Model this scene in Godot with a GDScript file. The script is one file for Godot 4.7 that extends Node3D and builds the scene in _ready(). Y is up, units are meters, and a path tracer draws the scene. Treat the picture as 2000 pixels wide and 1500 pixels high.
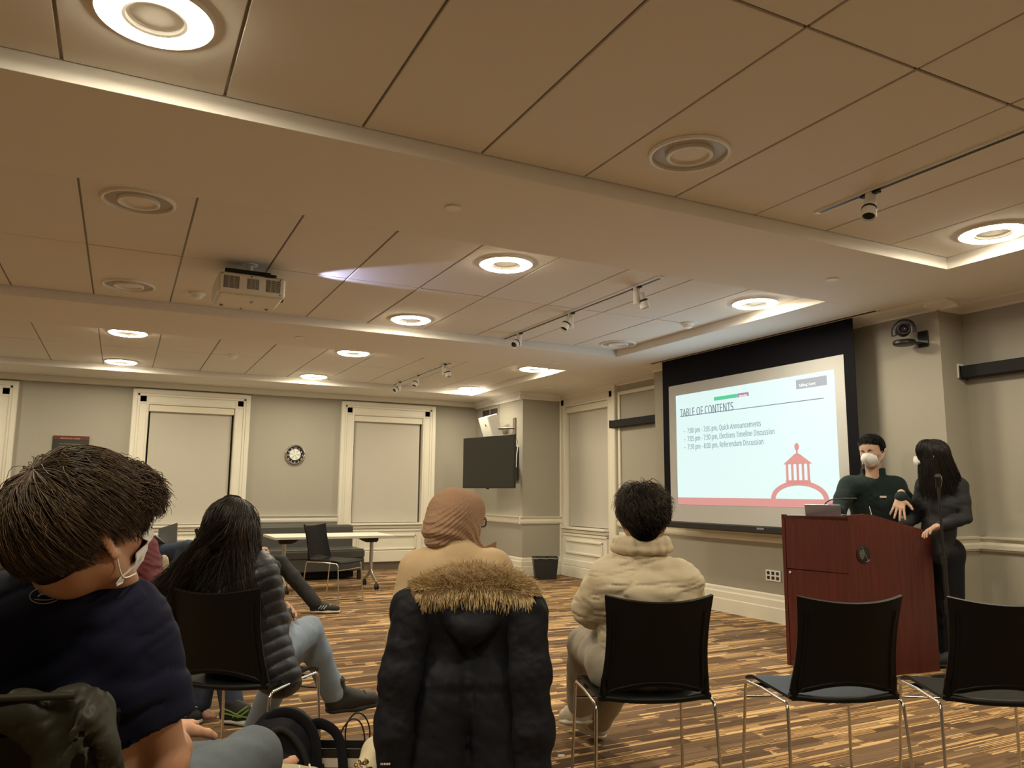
extends Node3D
# A seminar room seen from the back row. Units are metres, y up; the camera stands at the origin.

var rng := RandomNumberGenerator.new()
var M := {}
var jobs: Array = []

# ---------------------------------------------------------------- mesh building
class MB:
	var v := PackedVector3Array()
	var n := PackedVector3Array()
	var uv := PackedVector2Array()
	var c := PackedColorArray()
	var ix := PackedInt32Array()
	var col := Color.WHITE
	var colored := false

	func vert(p: Vector3, nn: Vector3, t := Vector2.ZERO) -> int:
		v.append(p); n.append(nn); uv.append(t); c.append(col)
		return v.size() - 1

	func tri(a: int, b: int, d: int) -> void:
		var g := (v[b] - v[a]).cross(v[d] - v[a])
		if g.dot(n[a] + n[b] + n[d]) > 0.0:
			ix.append(a); ix.append(d); ix.append(b)
		else:
			ix.append(a); ix.append(b); ix.append(d)

	func quad(a: int, b: int, d: int, e: int) -> void:
		tri(a, b, d); tri(a, d, e)

	func face(pts: Array, nn := Vector3.ZERO) -> void:
		if nn == Vector3.ZERO:
			nn = (pts[1] - pts[0]).cross(pts[2] - pts[0]).normalized()
		var b := v.size()
		for p in pts: vert(p, nn)
		for i in range(1, pts.size() - 1): tri(b, b + i, b + i + 1)

	# chamfered box
	func box(ctr: Vector3, size: Vector3, bev := 0.0, xf := Transform3D()) -> void:
		var h := size * 0.5
		bev = minf(bev, minf(h.x, minf(h.y, h.z)) * 0.98)
		var id := {}
		for ax in 3:
			for s in [-1, 1]:
				for su in [-1, 1]:
					for sv in [-1, 1]:
						var u := (ax + 1) % 3
						var w := (ax + 2) % 3
						var p := Vector3.ZERO
						p[ax] = s * h[ax]
						p[u] = su * (h[u] - bev)
						p[w] = sv * (h[w] - bev)
						var nn := Vector3.ZERO
						nn[ax] = s
						var sg := [0, 0, 0]
						sg[ax] = s; sg[u] = su; sg[w] = sv
						id[[ax, sg[0], sg[1], sg[2]]] = vert(xf * (ctr + p), (xf.basis * nn).normalized())
		for ax in 3:
			var u := (ax + 1) % 3
			var w := (ax + 2) % 3
			for s in [-1, 1]:
				var q := []
				for k in [[-1, -1], [1, -1], [1, 1], [-1, 1]]:
					var sg := [0, 0, 0]
					sg[ax] = s; sg[u] = k[0]; sg[w] = k[1]
					q.append(id[[ax, sg[0], sg[1], sg[2]]])
				quad(q[0], q[1], q[2], q[3])
		if bev <= 0.0: return
		for ax in 3: # edges along ax between faces u and w
			var u := (ax + 1) % 3
			var w := (ax + 2) % 3
			for su in [-1, 1]:
				for sv in [-1, 1]:
					var q := []
					for k in [[u, -1], [u, 1], [w, 1], [w, -1]]:
						var sg := [0, 0, 0]
						sg[ax] = k[1]; sg[u] = su; sg[w] = sv
						q.append(id[[k[0], sg[0], sg[1], sg[2]]])
					quad(q[0], q[1], q[2], q[3])
		for a in [-1, 1]:
			for b in [-1, 1]:
				for d in [-1, 1]:
					tri(id[[0, a, b, d]], id[[1, a, b, d]], id[[2, a, b, d]])

	# box given by its two corners
	func slab(a: Vector3, b: Vector3, bev := 0.0) -> void:
		box((a + b) * 0.5, (b - a).abs(), bev)

	# round tube along points; flat < 1 squashes it along the up hint
	func tube(pts: Array, rad, sides := 10, caps := true, flat := 1.0, up := Vector3.ZERO) -> void:
		var m := pts.size()
		var t0: Vector3 = (pts[1] - pts[0]).normalized()
		var r := up
		if r == Vector3.ZERO:
			r = Vector3.UP if absf(t0.y) < 0.9 else Vector3.RIGHT
		r = (r - t0 * r.dot(t0)).normalized()
		var base := v.size()
		var run := 0.0
		for i in m:
			var t: Vector3
			if i == 0: t = t0
			elif i == m - 1: t = (pts[i] - pts[i - 1]).normalized()
			else: t = ((pts[i] - pts[i - 1]).normalized() + (pts[i + 1] - pts[i]).normalized()).normalized()
			if i > 0: run += pts[i].distance_to(pts[i - 1])
			r = (r - t * r.dot(t)).normalized()
			var s := t.cross(r)
			var rr: float = rad[i] if rad is Array else rad
			for k in sides + 1:
				var a := TAU * k / sides
				var d := r * cos(a) * flat + s * sin(a)
				var nn := (r * cos(a) + s * sin(a) * flat).normalized()
				vert(pts[i] + d * rr, nn, Vector2(float(k) / sides, run))
		for i in m - 1:
			for k in sides:
				var a := base + i * (sides + 1) + k
				quad(a, a + 1, a + sides + 2, a + sides + 1)
		if caps:
			for e in [0, m - 1]:
				var t: Vector3 = (pts[0] - pts[1]) if e == 0 else (pts[m - 1] - pts[m - 2])
				t = t.normalized()
				var b2 := v.size()
				for k in sides: vert(v[base + e * (sides + 1) + k], t)
				for k in range(1, sides - 1): tri(b2, b2 + k, b2 + k + 1)

	# lathe: profile of Vector2(radius, height) turned about y, corners sharper than 40 degrees stay crisp
	func lathe(prof: Array, seg := 24, xf := Transform3D(), closed := false) -> void:
		var m := prof.size()
		var last := m if closed else m - 1
		for i in last:
			var p: Vector2 = prof[i]
			var q: Vector2 = prof[(i + 1) % m]
			var d := q - p
			if d.length() < 1e-6: continue
			var nn := Vector2(d.y, -d.x).normalized()
			var n0 := nn
			var n1 := nn
			if i > 0 or closed:
				var e: Vector2 = (p - prof[(i - 1 + m) % m])
				var ne := Vector2(e.y, -e.x).normalized()
				if ne.dot(nn) > 0.75: n0 = (ne + nn).normalized()
			if i < last - 1 or closed:
				var e: Vector2 = (prof[(i + 2) % m] - q)
				var ne := Vector2(e.y, -e.x).normalized()
				if ne.dot(nn) > 0.75: n1 = (ne + nn).normalized()
			var b := v.size()
			for k in seg + 1:
				var a := TAU * k / seg
				var cs := Vector3(cos(a), 0, sin(a))
				vert(xf * (cs * p.x + Vector3.UP * p.y), (xf.basis * (cs * n0.x + Vector3.UP * n0.y)).normalized(), Vector2(float(k) / seg, 0))
				vert(xf * (cs * q.x + Vector3.UP * q.y), (xf.basis * (cs * n1.x + Vector3.UP * n1.y)).normalized(), Vector2(float(k) / seg, 1))
			for k in seg: quad(b + k * 2, b + k * 2 + 1, b + k * 2 + 3, b + k * 2 + 2)

	# flat polygon (in xf's xy plane) given thickness along xf's z
	func plate(poly: PackedVector2Array, depth: float, xf := Transform3D()) -> void:
		var t := Geometry2D.triangulate_polygon(poly)
		for s in [1.0, -1.0]:
			var b := v.size()
			for p in poly: vert(xf * Vector3(p.x, p.y, s * depth * 0.5), (xf.basis * Vector3(0, 0, s)).normalized(), p)
			for i in range(0, t.size(), 3): tri(b + t[i], b + t[i + 1], b + t[i + 2])
		var cw := Geometry2D.is_polygon_clockwise(poly)
		for i in poly.size():
			var p := poly[i]
			var q := poly[(i + 1) % poly.size()]
			var e := (q - p).normalized()
			var nn2 := Vector2(-e.y, e.x) if cw else Vector2(e.y, -e.x)
			var nn := (xf.basis * Vector3(nn2.x, nn2.y, 0)).normalized()
			var b := v.size()
			vert(xf * Vector3(p.x, p.y, depth * 0.5), nn); vert(xf * Vector3(q.x, q.y, depth * 0.5), nn)
			vert(xf * Vector3(q.x, q.y, -depth * 0.5), nn); vert(xf * Vector3(p.x, p.y, -depth * 0.5), nn)
			quad(b, b + 1, b + 2, b + 3)

	# a sheet from a grid of points, with smooth normals; thick > 0 adds a back and rims
	func sheet(g: Array, thick := 0.0) -> void:
		var rows := g.size()
		var cols: int = g[0].size()
		var nr := []
		for i in rows:
			var line := []
			for j in cols:
				var du: Vector3 = g[i][mini(j + 1, cols - 1)] - g[i][maxi(j - 1, 0)]
				var dv: Vector3 = g[mini(i + 1, rows - 1)][j] - g[maxi(i - 1, 0)][j]
				line.append(du.cross(dv).normalized())
			nr.append(line)
		var both := [0.0] if thick <= 0.0 else [thick * 0.5, -thick * 0.5]
		for s in both:
			var b := v.size()
			for i in rows:
				for j in cols:
					vert(g[i][j] + nr[i][j] * s, nr[i][j] * (1.0 if s >= 0.0 else -1.0), Vector2(float(j) / (cols - 1), float(i) / (rows - 1)))
			for i in rows - 1:
				for j in cols - 1:
					quad(b + i * cols + j, b + i * cols + j + 1, b + (i + 1) * cols + j + 1, b + (i + 1) * cols + j)
		if thick > 0.0:
			var ring := []
			for j in cols: ring.append([0, j])
			for i in range(1, rows): ring.append([i, cols - 1])
			for j in range(cols - 2, -1, -1): ring.append([rows - 1, j])
			for i in range(rows - 2, 0, -1): ring.append([i, 0])
			var mid: Vector3 = g[rows / 2][cols / 2]
			for k in ring.size():
				var a: Array = ring[k]
				var d: Array = ring[(k + 1) % ring.size()]
				var pa: Vector3 = g[a[0]][a[1]]
				var pd: Vector3 = g[d[0]][d[1]]
				var na: Vector3 = nr[a[0]][a[1]]
				var nd: Vector3 = nr[d[0]][d[1]]
				var out := (pd - pa).cross(na).normalized()
				if out.dot(pa - mid) < 0.0: out = -out
				var b := v.size()
				vert(pa + na * thick * 0.5, out); vert(pd + nd * thick * 0.5, out)
				vert(pd - nd * thick * 0.5, out); vert(pa - na * thick * 0.5, out)
				quad(b, b + 1, b + 2, b + 3)

	func ball(ctr: Vector3, rad: Vector3, seg := 16, bas := Basis()) -> void:
		var b := v.size()
		var rows := seg / 2
		for i in rows + 1:
			var th := PI * i / rows
			for k in seg + 1:
				var a := TAU * k / seg
				var d := Vector3(sin(th) * cos(a), cos(th), sin(th) * sin(a))
				vert(ctr + bas * (d * rad), (bas * (d / rad)).normalized())
		for i in rows:
			for k in seg:
				var q := b + i * (seg + 1) + k
				quad(q, q + 1, q + seg + 2, q + seg + 1)

	func mesh() -> ArrayMesh:
		var a := []
		a.resize(Mesh.ARRAY_MAX)
		a[Mesh.ARRAY_VERTEX] = v
		a[Mesh.ARRAY_NORMAL] = n
		a[Mesh.ARRAY_TEX_UV] = uv
		if colored: a[Mesh.ARRAY_COLOR] = c
		a[Mesh.ARRAY_INDEX] = ix
		var m := ArrayMesh.new()
		m.add_surface_from_arrays(Mesh.PRIMITIVE_TRIANGLES, a)
		return m

# ---------------------------------------------------------------- soft bodies: tapered capsules joined with a smooth minimum, meshed as surface nets
class SDF:
	var A := PackedVector3Array()
	var B := PackedVector3Array()
	var N := PackedVector3Array()
	var F := PackedFloat32Array()
	var R0 := PackedFloat32Array()
	var R1 := PackedFloat32Array()
	var K := PackedFloat32Array()
	var cut := PackedInt32Array()
	var fmax := 1.0
	var disp: Callable
	var amp := 0.0
	var cell := 0.01
	var xf := Transform3D()

	# a bone from a to b; flat > 1 makes it thin along nrm
	func bone(a: Vector3, b: Vector3, r0: float, r1: float, k := 0.02, nrm := Vector3.ZERO, flat := 1.0) -> SDF:
		A.append(a); B.append(b - a); R0.append(r0); R1.append(r1); K.append(k)
		N.append(nrm.normalized() if flat != 1.0 else Vector3.ZERO); F.append(flat - 1.0); cut.append(0)
		fmax = maxf(fmax, flat)
		return self

	func carve(a: Vector3, b: Vector3, r0: float, r1: float, k := 0.01, nrm := Vector3.ZERO, flat := 1.0) -> SDF:
		bone(a, b, r0, r1, k, nrm, flat)
		cut[cut.size() - 1] = 1
		return self

	func chain(pts: Array, rads: Array, k := 0.02, nrm := Vector3.ZERO, flat := 1.0) -> SDF:
		for i in pts.size() - 1: bone(pts[i], pts[i + 1], rads[i], rads[i + 1], k, nrm, flat)
		return self

	func ev(p: Vector3, ids: PackedInt32Array) -> float:
		var d := 10.0
		for i in ids:
			var pa := p - A[i]
			if F[i] != 0.0: pa += N[i] * (pa.dot(N[i]) * F[i])
			var ba := B[i]
			var l := ba.length_squared()
			var t := clampf(pa.dot(ba) / l, 0.0, 1.0) if l > 0.0 else 0.0
			var q := (pa - ba * t).length() - lerpf(R0[i], R1[i], t)
			var k := K[i]
			if cut[i] == 0:
				var h := k - absf(d - q)
				d = minf(d, q)
				if h > 0.0: d -= h * h / (4.0 * k)
			else:
				var h := k - absf(d + q)
				d = maxf(d, -q)
				if h > 0.0: d += h * h / (4.0 * k)
		return d

	func build() -> MB:
		var lo := Vector3.ONE * 1e9
		var hi := -lo
		for i in A.size():
			if cut[i]: continue
			var e := Vector3.ONE * (maxf(R0[i], R1[i]) + amp)
			lo = lo.min(A[i] - e).min(A[i] + B[i] - e)
			hi = hi.max(A[i] + e).max(A[i] + B[i] + e)
		var pad := cell * 2.0 + 0.015
		lo -= Vector3.ONE * pad
		hi += Vector3.ONE * pad
		const S := 6
		var bx := int(ceil((hi.x - lo.x) / (cell * S)))
		var by := int(ceil((hi.y - lo.y) / (cell * S)))
		var bz := int(ceil((hi.z - lo.z) / (cell * S)))
		var nx := bx * S + 1
		var ny := by * S + 1
		var nz := bz * S + 1
		var val := PackedFloat32Array()
		val.resize(nx * ny * nz)
		val.fill(99.0)
		var vi := PackedInt32Array()
		vi.resize(nx * ny * nz)
		vi.fill(-1)
		var active := []
		var rad := cell * S * 0.8661
		for z in bz:
			for y in by:
				for x in bx:
					var c := lo + Vector3(x + 0.5, y + 0.5, z + 0.5) * (cell * S)
					var ids := PackedInt32Array()
					var any := false
					for i in A.size():
						var pa := c - A[i]
						var l := B[i].length_squared()
						var t := clampf(pa.dot(B[i]) / l, 0.0, 1.0) if l > 0.0 else 0.0
						var q := (pa - B[i] * t).length() - maxf(R0[i], R1[i])
						if q < rad + K[i] + amp + 0.01:
							ids.append(i)
							if cut[i] == 0: any = true
					if not any: continue
					if absf(ev(c, ids)) > fmax * (rad + 0.01) + amp: continue
					active.append(Vector3i(x * S, y * S, z * S))
					for k in S + 1:
						for j in S + 1:
							var o := ((z * S + k) * ny + y * S + j) * nx + x * S
							for i in S + 1:
								if val[o + i] != 99.0: continue
								var p := lo + Vector3(x * S + i, y * S + j, z * S + k) * cell
								var d := ev(p, ids)
								if amp > 0.0 and absf(d) < amp * 3.0 + cell * 2.0: d -= disp.call(p)
								val[o + i] = d
		var mb := MB.new()
		var sy := nx
		var sz := nx * ny
		for o3 in active:
			for k in S:
				for j in S:
					for i in S:
						var o: int = ((o3.z + k) * ny + o3.y + j) * nx + o3.x + i
						var a0 := val[o]; var a1 := val[o + 1]; var a2 := val[o + sy]; var a3 := val[o + sy + 1]
						var b0 := val[o + sz]; var b1 := val[o + sz + 1]; var b2 := val[o + sz + sy]; var b3 := val[o + sz + sy + 1]
						var neg := int(a0 < 0) + int(a1 < 0) + int(a2 < 0) + int(a3 < 0) + int(b0 < 0) + int(b1 < 0) + int(b2 < 0) + int(b3 < 0)
						if neg == 0 or neg == 8: continue
						var s := Vector3.ZERO
						var m := 0
						if (a0 < 0) != (a1 < 0): s += Vector3(a0 / (a0 - a1), 0, 0); m += 1
						if (a2 < 0) != (a3 < 0): s += Vector3(a2 / (a2 - a3), 1, 0); m += 1
						if (b0 < 0) != (b1 < 0): s += Vector3(b0 / (b0 - b1), 0, 1); m += 1
						if (b2 < 0) != (b3 < 0): s += Vector3(b2 / (b2 - b3), 1, 1); m += 1
						if (a0 < 0) != (a2 < 0): s += Vector3(0, a0 / (a0 - a2), 0); m += 1
						if (a1 < 0) != (a3 < 0): s += Vector3(1, a1 / (a1 - a3), 0); m += 1
						if (b0 < 0) != (b2 < 0): s += Vector3(0, b0 / (b0 - b2), 1); m += 1
						if (b1 < 0) != (b3 < 0): s += Vector3(1, b1 / (b1 - b3), 1); m += 1
						if (a0 < 0) != (b0 < 0): s += Vector3(0, 0, a0 / (a0 - b0)); m += 1
						if (a1 < 0) != (b1 < 0): s += Vector3(1, 0, a1 / (a1 - b1)); m += 1
						if (a2 < 0) != (b2 < 0): s += Vector3(0, 1, a2 / (a2 - b2)); m += 1
						if (a3 < 0) != (b3 < 0): s += Vector3(1, 1, a3 / (a3 - b3)); m += 1
						var g := Vector3(a1 + a3 + b1 + b3 - a0 - a2 - b0 - b2, a2 + a3 + b2 + b3 - a0 - a1 - b0 - b1, b0 + b1 + b2 + b3 - a0 - a1 - a2 - a3)
						vi[o] = mb.vert(lo + (Vector3(o3.x + i, o3.y + j, o3.z + k) + s / m) * cell, g.normalized())
		for o3 in active:
			for k in S:
				for j in S:
					for i in S:
						var o: int = ((o3.z + k) * ny + o3.y + j) * nx + o3.x + i
						if vi[o] < 0: continue
						var a := val[o] < 0.0
						if o3.y + j > 0 and o3.z + k > 0 and a != (val[o + 1] < 0.0):
							mbq(mb, vi[o], vi[o - sy], vi[o - sy - sz], vi[o - sz])
						if o3.x + i > 0 and o3.z + k > 0 and a != (val[o + sy] < 0.0):
							mbq(mb, vi[o], vi[o - 1], vi[o - 1 - sz], vi[o - sz])
						if o3.x + i > 0 and o3.y + j > 0 and a != (val[o + sz] < 0.0):
							mbq(mb, vi[o], vi[o - 1], vi[o - 1 - sy], vi[o - sy])
		return mb

	func mbq(mb: MB, a: int, b: int, c: int, d: int) -> void:
		if a < 0 or b < 0 or c < 0 or d < 0: return
		mb.quad(a, b, c, d)

# ---------------------------------------------------------------- scene objects
func tag(o: Node, label: String, category: String, group := "", kind := "") -> Node:
	if label: o.set_meta("label", label)
	if category: o.set_meta("category", category)
	if group: o.set_meta("group", group)
	if kind: o.set_meta("kind", kind)
	return o

var used := {}
func put(o: Node, parent: Node) -> void:
	if parent == self:
		var base := String(o.name)
		if used.has(base):
			o.name = "%s_%03d" % [base, used[base]]
			used[base] += 1
		else: used[base] = 1
		add_child(o)
		return
	var key := "%d/%s" % [parent.get_instance_id(), o.name]
	if used.has(key):
		var k: int = used[key]
		used[key] = k + 1
		o.name = "%s_%03d" % [o.name, k]
	else: used[key] = 1
	parent.add_child(o)

func thing(called: String, label: String, category: String, at := Vector3.ZERO, turn := 0.0, group := "") -> Node3D:
	var o := Node3D.new()
	o.name = called
	put(o, self)
	o.position = at
	o.rotation.y = turn
	tag(o, label, category, group)
	return o

func obj(called: String, mb, mat: Material, parent: Node = self) -> MeshInstance3D:
	var o := MeshInstance3D.new()
	o.name = called
	o.mesh = mb.mesh() if mb is MB else mb
	o.material_override = mat
	put(o, parent)
	return o

func struct(called: String, mb: MB, mat: Material, label: String, category: String, parent: Node = self) -> MeshInstance3D:
	var o := obj(called, mb, mat, parent)
	if parent == self: tag(o, label, category, "", "structure")
	return o

# one or more SDFs meshed later (in threads) into one MeshInstance3D; points are given in world space and moved to the parent's space
func soft(called: String, sdfs: Array, mat: Material, parent: Node) -> MeshInstance3D:
	var o := MeshInstance3D.new()
	o.name = called
	o.material_override = mat
	put(o, parent)
	jobs.append({"o": o, "s": sdfs, "r": []})
	return o

var flat_jobs: Array = []
func run_job(i: int) -> void:
	var j: Array = flat_jobs[i]
	var t := Time.get_ticks_msec()
	j[2] = j[1].build()

func run_jobs() -> void:
	for j in jobs:
		for s in j.s: flat_jobs.append([j, s, null])
	var id := WorkerThreadPool.add_group_task(run_job, flat_jobs.size(), 4, true)
	WorkerThreadPool.wait_for_group_task_completion(id)
	for f in flat_jobs: f[0].r.append(f[2])
	for j in jobs:
		var inv: Transform3D = j.o.get_parent().global_transform.affine_inverse() if j.o.get_parent() is Node3D else Transform3D()
		var all := MB.new()
		for mb in j.r:
			var b: int = all.v.size()
			for k in mb.v.size():
				all.v.append(inv * mb.v[k]); all.n.append((inv.basis * mb.n[k]).normalized())
			all.uv.append_array(mb.uv); all.c.append_array(mb.c)
			for k in mb.ix: all.ix.append(k + b)
		j.o.mesh = all.mesh()

func C(hex: String) -> Color: return Color(hex)

func mat(col: Color, rough := 0.6, metal := 0.0, o := {}) -> StandardMaterial3D:
	var m := StandardMaterial3D.new()
	m.albedo_color = col
	m.roughness = rough
	m.metallic = metal
	if o.has("spec"): m.metallic_specular = o.spec
	if o.has("bump"): # [frequency, depth in cm, scale]
		m.heightmap_enabled = true
		m.heightmap_texture = noise_tex(o.bump[0])
		m.heightmap_scale = o.bump[1]
		m.uv1_triplanar = true
		m.uv1_scale = Vector3.ONE * o.bump[2]
	if o.has("tex"):
		m.albedo_texture = o.tex
		if o.has("scale"):
			m.uv1_triplanar = true
			m.uv1_scale = o.scale
	if o.has("emit"):
		m.emission_enabled = true
		m.emission = col
		m.emission_energy_multiplier = o.emit
	if o.has("coat"):
		m.clearcoat_enabled = true
		m.clearcoat = o.coat
		m.clearcoat_roughness = 0.25
	if o.has("rim"):
		m.rim_enabled = true
		m.rim = o.rim
		m.rim_tint = 0.6
	if o.has("sss"):
		m.subsurf_scatter_enabled = true
		m.subsurf_scatter_strength = o.sss
	if o.has("vc"): m.vertex_color_use_as_albedo = true
	return m

var noises := {}
func noise_tex(freq: float) -> NoiseTexture2D:
	if not noises.has(freq):
		var t := NoiseTexture2D.new()
		t.width = 256; t.height = 256
		t.seamless = true
		var f := FastNoiseLite.new()
		f.seed = 7
		f.frequency = freq
		f.fractal_octaves = 4
		t.noise = f
		noises[freq] = t
	return noises[freq]

func ry(deg: float) -> Basis: return Basis(Vector3.UP, deg_to_rad(deg))

func _ready() -> void:
	# camera
	var cam := Camera3D.new()
	cam.name = "camera"
	add_child(cam)
	cam.position = Vector3(0, 1.2, 0)
	cam.rotation = Vector3(0.1397994, -0.4669207, 0.0077833)
	cam.fov = 53.14
	cam.near = 0.05
	cam.current = true
	# air, exposure
	var we := WorldEnvironment.new()
	we.name = "environment"
	var env := Environment.new()
	env.background_mode = Environment.BG_COLOR
	env.background_color = Color(0.01, 0.01, 0.015)
	env.tonemap_mode = Environment.TONE_MAPPER_LINEAR
	env.tonemap_exposure = 1.22
	env.sdfgi_enabled = true
	env.ssao_enabled = true
	env.ssil_enabled = true
	we.environment = env
	add_child(we)
	rng.seed = 20
	materials()
	lamps()
	room()
	ceiling()
	fittings()
	furniture()
	people()
	run_jobs()

const LAMP_WARM := Color(1.0, 0.88, 0.66) # linear
const LAMP_E := 2.3
const ZF := -11.75   # far wall
const YS := 2.68     # soffit
const YT := 2.758    # ceiling tiles

func lin(r: float, g: float, b: float) -> Color: return Color(r, g, b).linear_to_srgb()

func materials() -> void:
	M.wall = mat(lin(0.36, 0.34, 0.285), 0.85)
	M.trim = mat(lin(0.74, 0.71, 0.61), 0.45)
	M.white = mat(lin(0.86, 0.85, 0.82), 0.5)
	M.ceil = mat(lin(0.78, 0.75, 0.71), 0.9)
	M.tile = mat(lin(0.76, 0.73, 0.69), 0.95)
	M.dark = mat(lin(0.05, 0.045, 0.04), 0.9)
	M.shade = mat(lin(0.52, 0.49, 0.43), 0.9)
	M.cassette = mat(lin(0.72, 0.68, 0.56), 0.5)
	M.black = mat(lin(0.012, 0.012, 0.012), 0.45)
	M.blackmatte = mat(lin(0.012, 0.012, 0.013), 0.9)
	M.plastic = mat(lin(0.004, 0.004, 0.004), 0.5, 0, {"spec": 0.32})
	M.chrome = mat(lin(0.75, 0.74, 0.72), 0.18, 1.0)
	M.steel = mat(lin(0.55, 0.54, 0.52), 0.35, 1.0)
	M.bronze = mat(lin(0.23, 0.20, 0.16), 0.45, 0.6)
	M.lampglow = mat(Color(1.0, 0.95, 0.82), 0.5, 0, {"emit": 36.0})
	M.lampoff = mat(lin(0.42, 0.40, 0.37), 0.5)
	M.lampcore = mat(lin(0.8, 0.77, 0.72), 0.6)
	M.glass = mat(Color(0.6, 0.65, 0.7, 0.1), 0.05)
	M.glass.transparency = BaseMaterial3D.TRANSPARENCY_ALPHA
	M.vinyl = mat(lin(0.06, 0.06, 0.055), 0.42, 0, {"bump": [0.25, 0.01, 9.0]})
	M.carpet = carpet()
	M.wood = mahogany()

func carpet() -> StandardMaterial3D:
	var im := Image.create(1536, 1536, false, Image.FORMAT_RGB8)
	var r := RandomNumberGenerator.new()
	r.seed = 4
	im.fill(C("bb9a70"))
	var tones := [C("d3b080"), C("c5a274"), C("b79468"), C("a9865e"), C("967753"), C("d9b98a")]
	var y := 0
	while y < 1536: # 6-pixel yarn rows, 1.5 mm a pixel
		var h := r.randi_range(4, 7)
		var x := -r.randi_range(0, 300)
		while x < 1536:
			var w := r.randi_range(60, 420)
			im.fill_rect(Rect2i(x, y, w, h), tones[r.randi() % tones.size()])
			x += w
		x = -r.randi_range(0, 200)
		while x < 1536: # dark yarn between the rows
			var w := r.randi_range(40, 300)
			if r.randf() < 0.62: im.fill_rect(Rect2i(x, y, w, 2 if r.randf() < 0.7 else 3), [C("5c452f"), C("685038"), C("503b28")][r.randi() % 3])
			x += w
		y += h
	for k in 900: # dark dashes
		var p := Vector2i(r.randi_range(-80, 1536), r.randi_range(0, 1530))
		var w := r.randi_range(60, 190)
		var hh := r.randi_range(8, 26)
		var tone := [C("6a5440"), C("745d47"), C("5f4b3a"), C("7d664f")][r.randi() % 4] as Color
		for q in range(0, hh, 4):
			im.fill_rect(Rect2i(p.x + r.randi_range(-3, 3), p.y + q, w, 3), tone)
			if r.randf() < 0.5: im.fill_rect(Rect2i(p.x, p.y + q + 3, w, 1), tone.lightened(0.12))
			else: im.fill_rect(Rect2i(p.x, p.y + q + 3, w, 1), tone.darkened(0.1))
	var m := StandardMaterial3D.new()
	m.albedo_texture = ImageTexture.create_from_image(im)
	m.roughness = 0.95
	m.metallic_specular = 0.2
	m.uv1_triplanar = true
	m.uv1_world_triplanar = true
	m.uv1_scale = Vector3.ONE / 4.4
	return m

func mahogany() -> StandardMaterial3D:
	var f := FastNoiseLite.new()
	f.seed = 3
	f.frequency = 0.02
	f.fractal_octaves = 4
	var im := Image.create(256, 512, false, Image.FORMAT_RGB8)
	for y in 512:
		for x in 256:
			var k := f.get_noise_2d(x * 3.0, y * 0.16) * 0.5 + 0.5
			var g := f.get_noise_2d(x * 14.0 + 500.0, y * 0.5) * 0.5 + 0.5
			im.set_pixel(x, y, C("3d1712").lerp(C("6b2c24"), clampf(k * 0.75 + g * 0.35 - 0.05, 0, 1)))
	var m := StandardMaterial3D.new()
	m.albedo_texture = ImageTexture.create_from_image(im)
	m.roughness = 0.38
	m.uv1_triplanar = true
	m.uv1_scale = Vector3(2.2, 1.0, 2.2)
	return m

# ---------------------------------------------------------------- lamps
func ring_lamp(lit: bool) -> Node3D:
	var t := Node3D.new()
	t.name = "ring_lamp"
	var a := MB.new() # outer rim, inner rim
	a.lathe([Vector2(0.187, 0.0), Vector2(0.187, -0.012), Vector2(0.182, -0.016), Vector2(0.172, -0.014), Vector2(0.170, 0.0)], 48)
	obj("rim", a, M.white, t)
	var b := MB.new()
	if lit: b.lathe([Vector2(0.170, 0.0), Vector2(0.168, -0.020), Vector2(0.158, -0.027), Vector2(0.124, -0.028), Vector2(0.110, -0.022), Vector2(0.106, 0.0)], 48)
	else: b.lathe([Vector2(0.172, 0.0), Vector2(0.160, -0.003), Vector2(0.112, -0.003), Vector2(0.106, 0.0)], 48)
	obj("diffuser", b, M.lampglow if lit else M.lampoff, t)
	var c := MB.new()
	c.lathe([Vector2(0.106, 0.0), Vector2(0.106, -0.018), Vector2(0.100, -0.021), Vector2(0.090, -0.018), Vector2(0.088, -0.004)], 48)
	obj("inner_rim", c, M.white, t)
	var d := MB.new()
	d.lathe([Vector2(0.09, -0.004), Vector2(0.07, -0.008), Vector2(0.0, -0.009)], 40)
	obj("centre_disc", d, M.lampcore, t)
	if lit:
		var l := AreaLight3D.new()
		l.name = "light"
		l.area_size = Vector2(0.3, 0.3)
		l.light_color = LAMP_WARM.linear_to_srgb()
		l.light_energy = LAMP_E * 0.74
		l.area_range = 20.0
		l.shadow_enabled = true
		l.position = Vector3(0, -0.034, 0)
		l.rotation.x = -PI / 2
		t.add_child(l)
	return t

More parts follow.
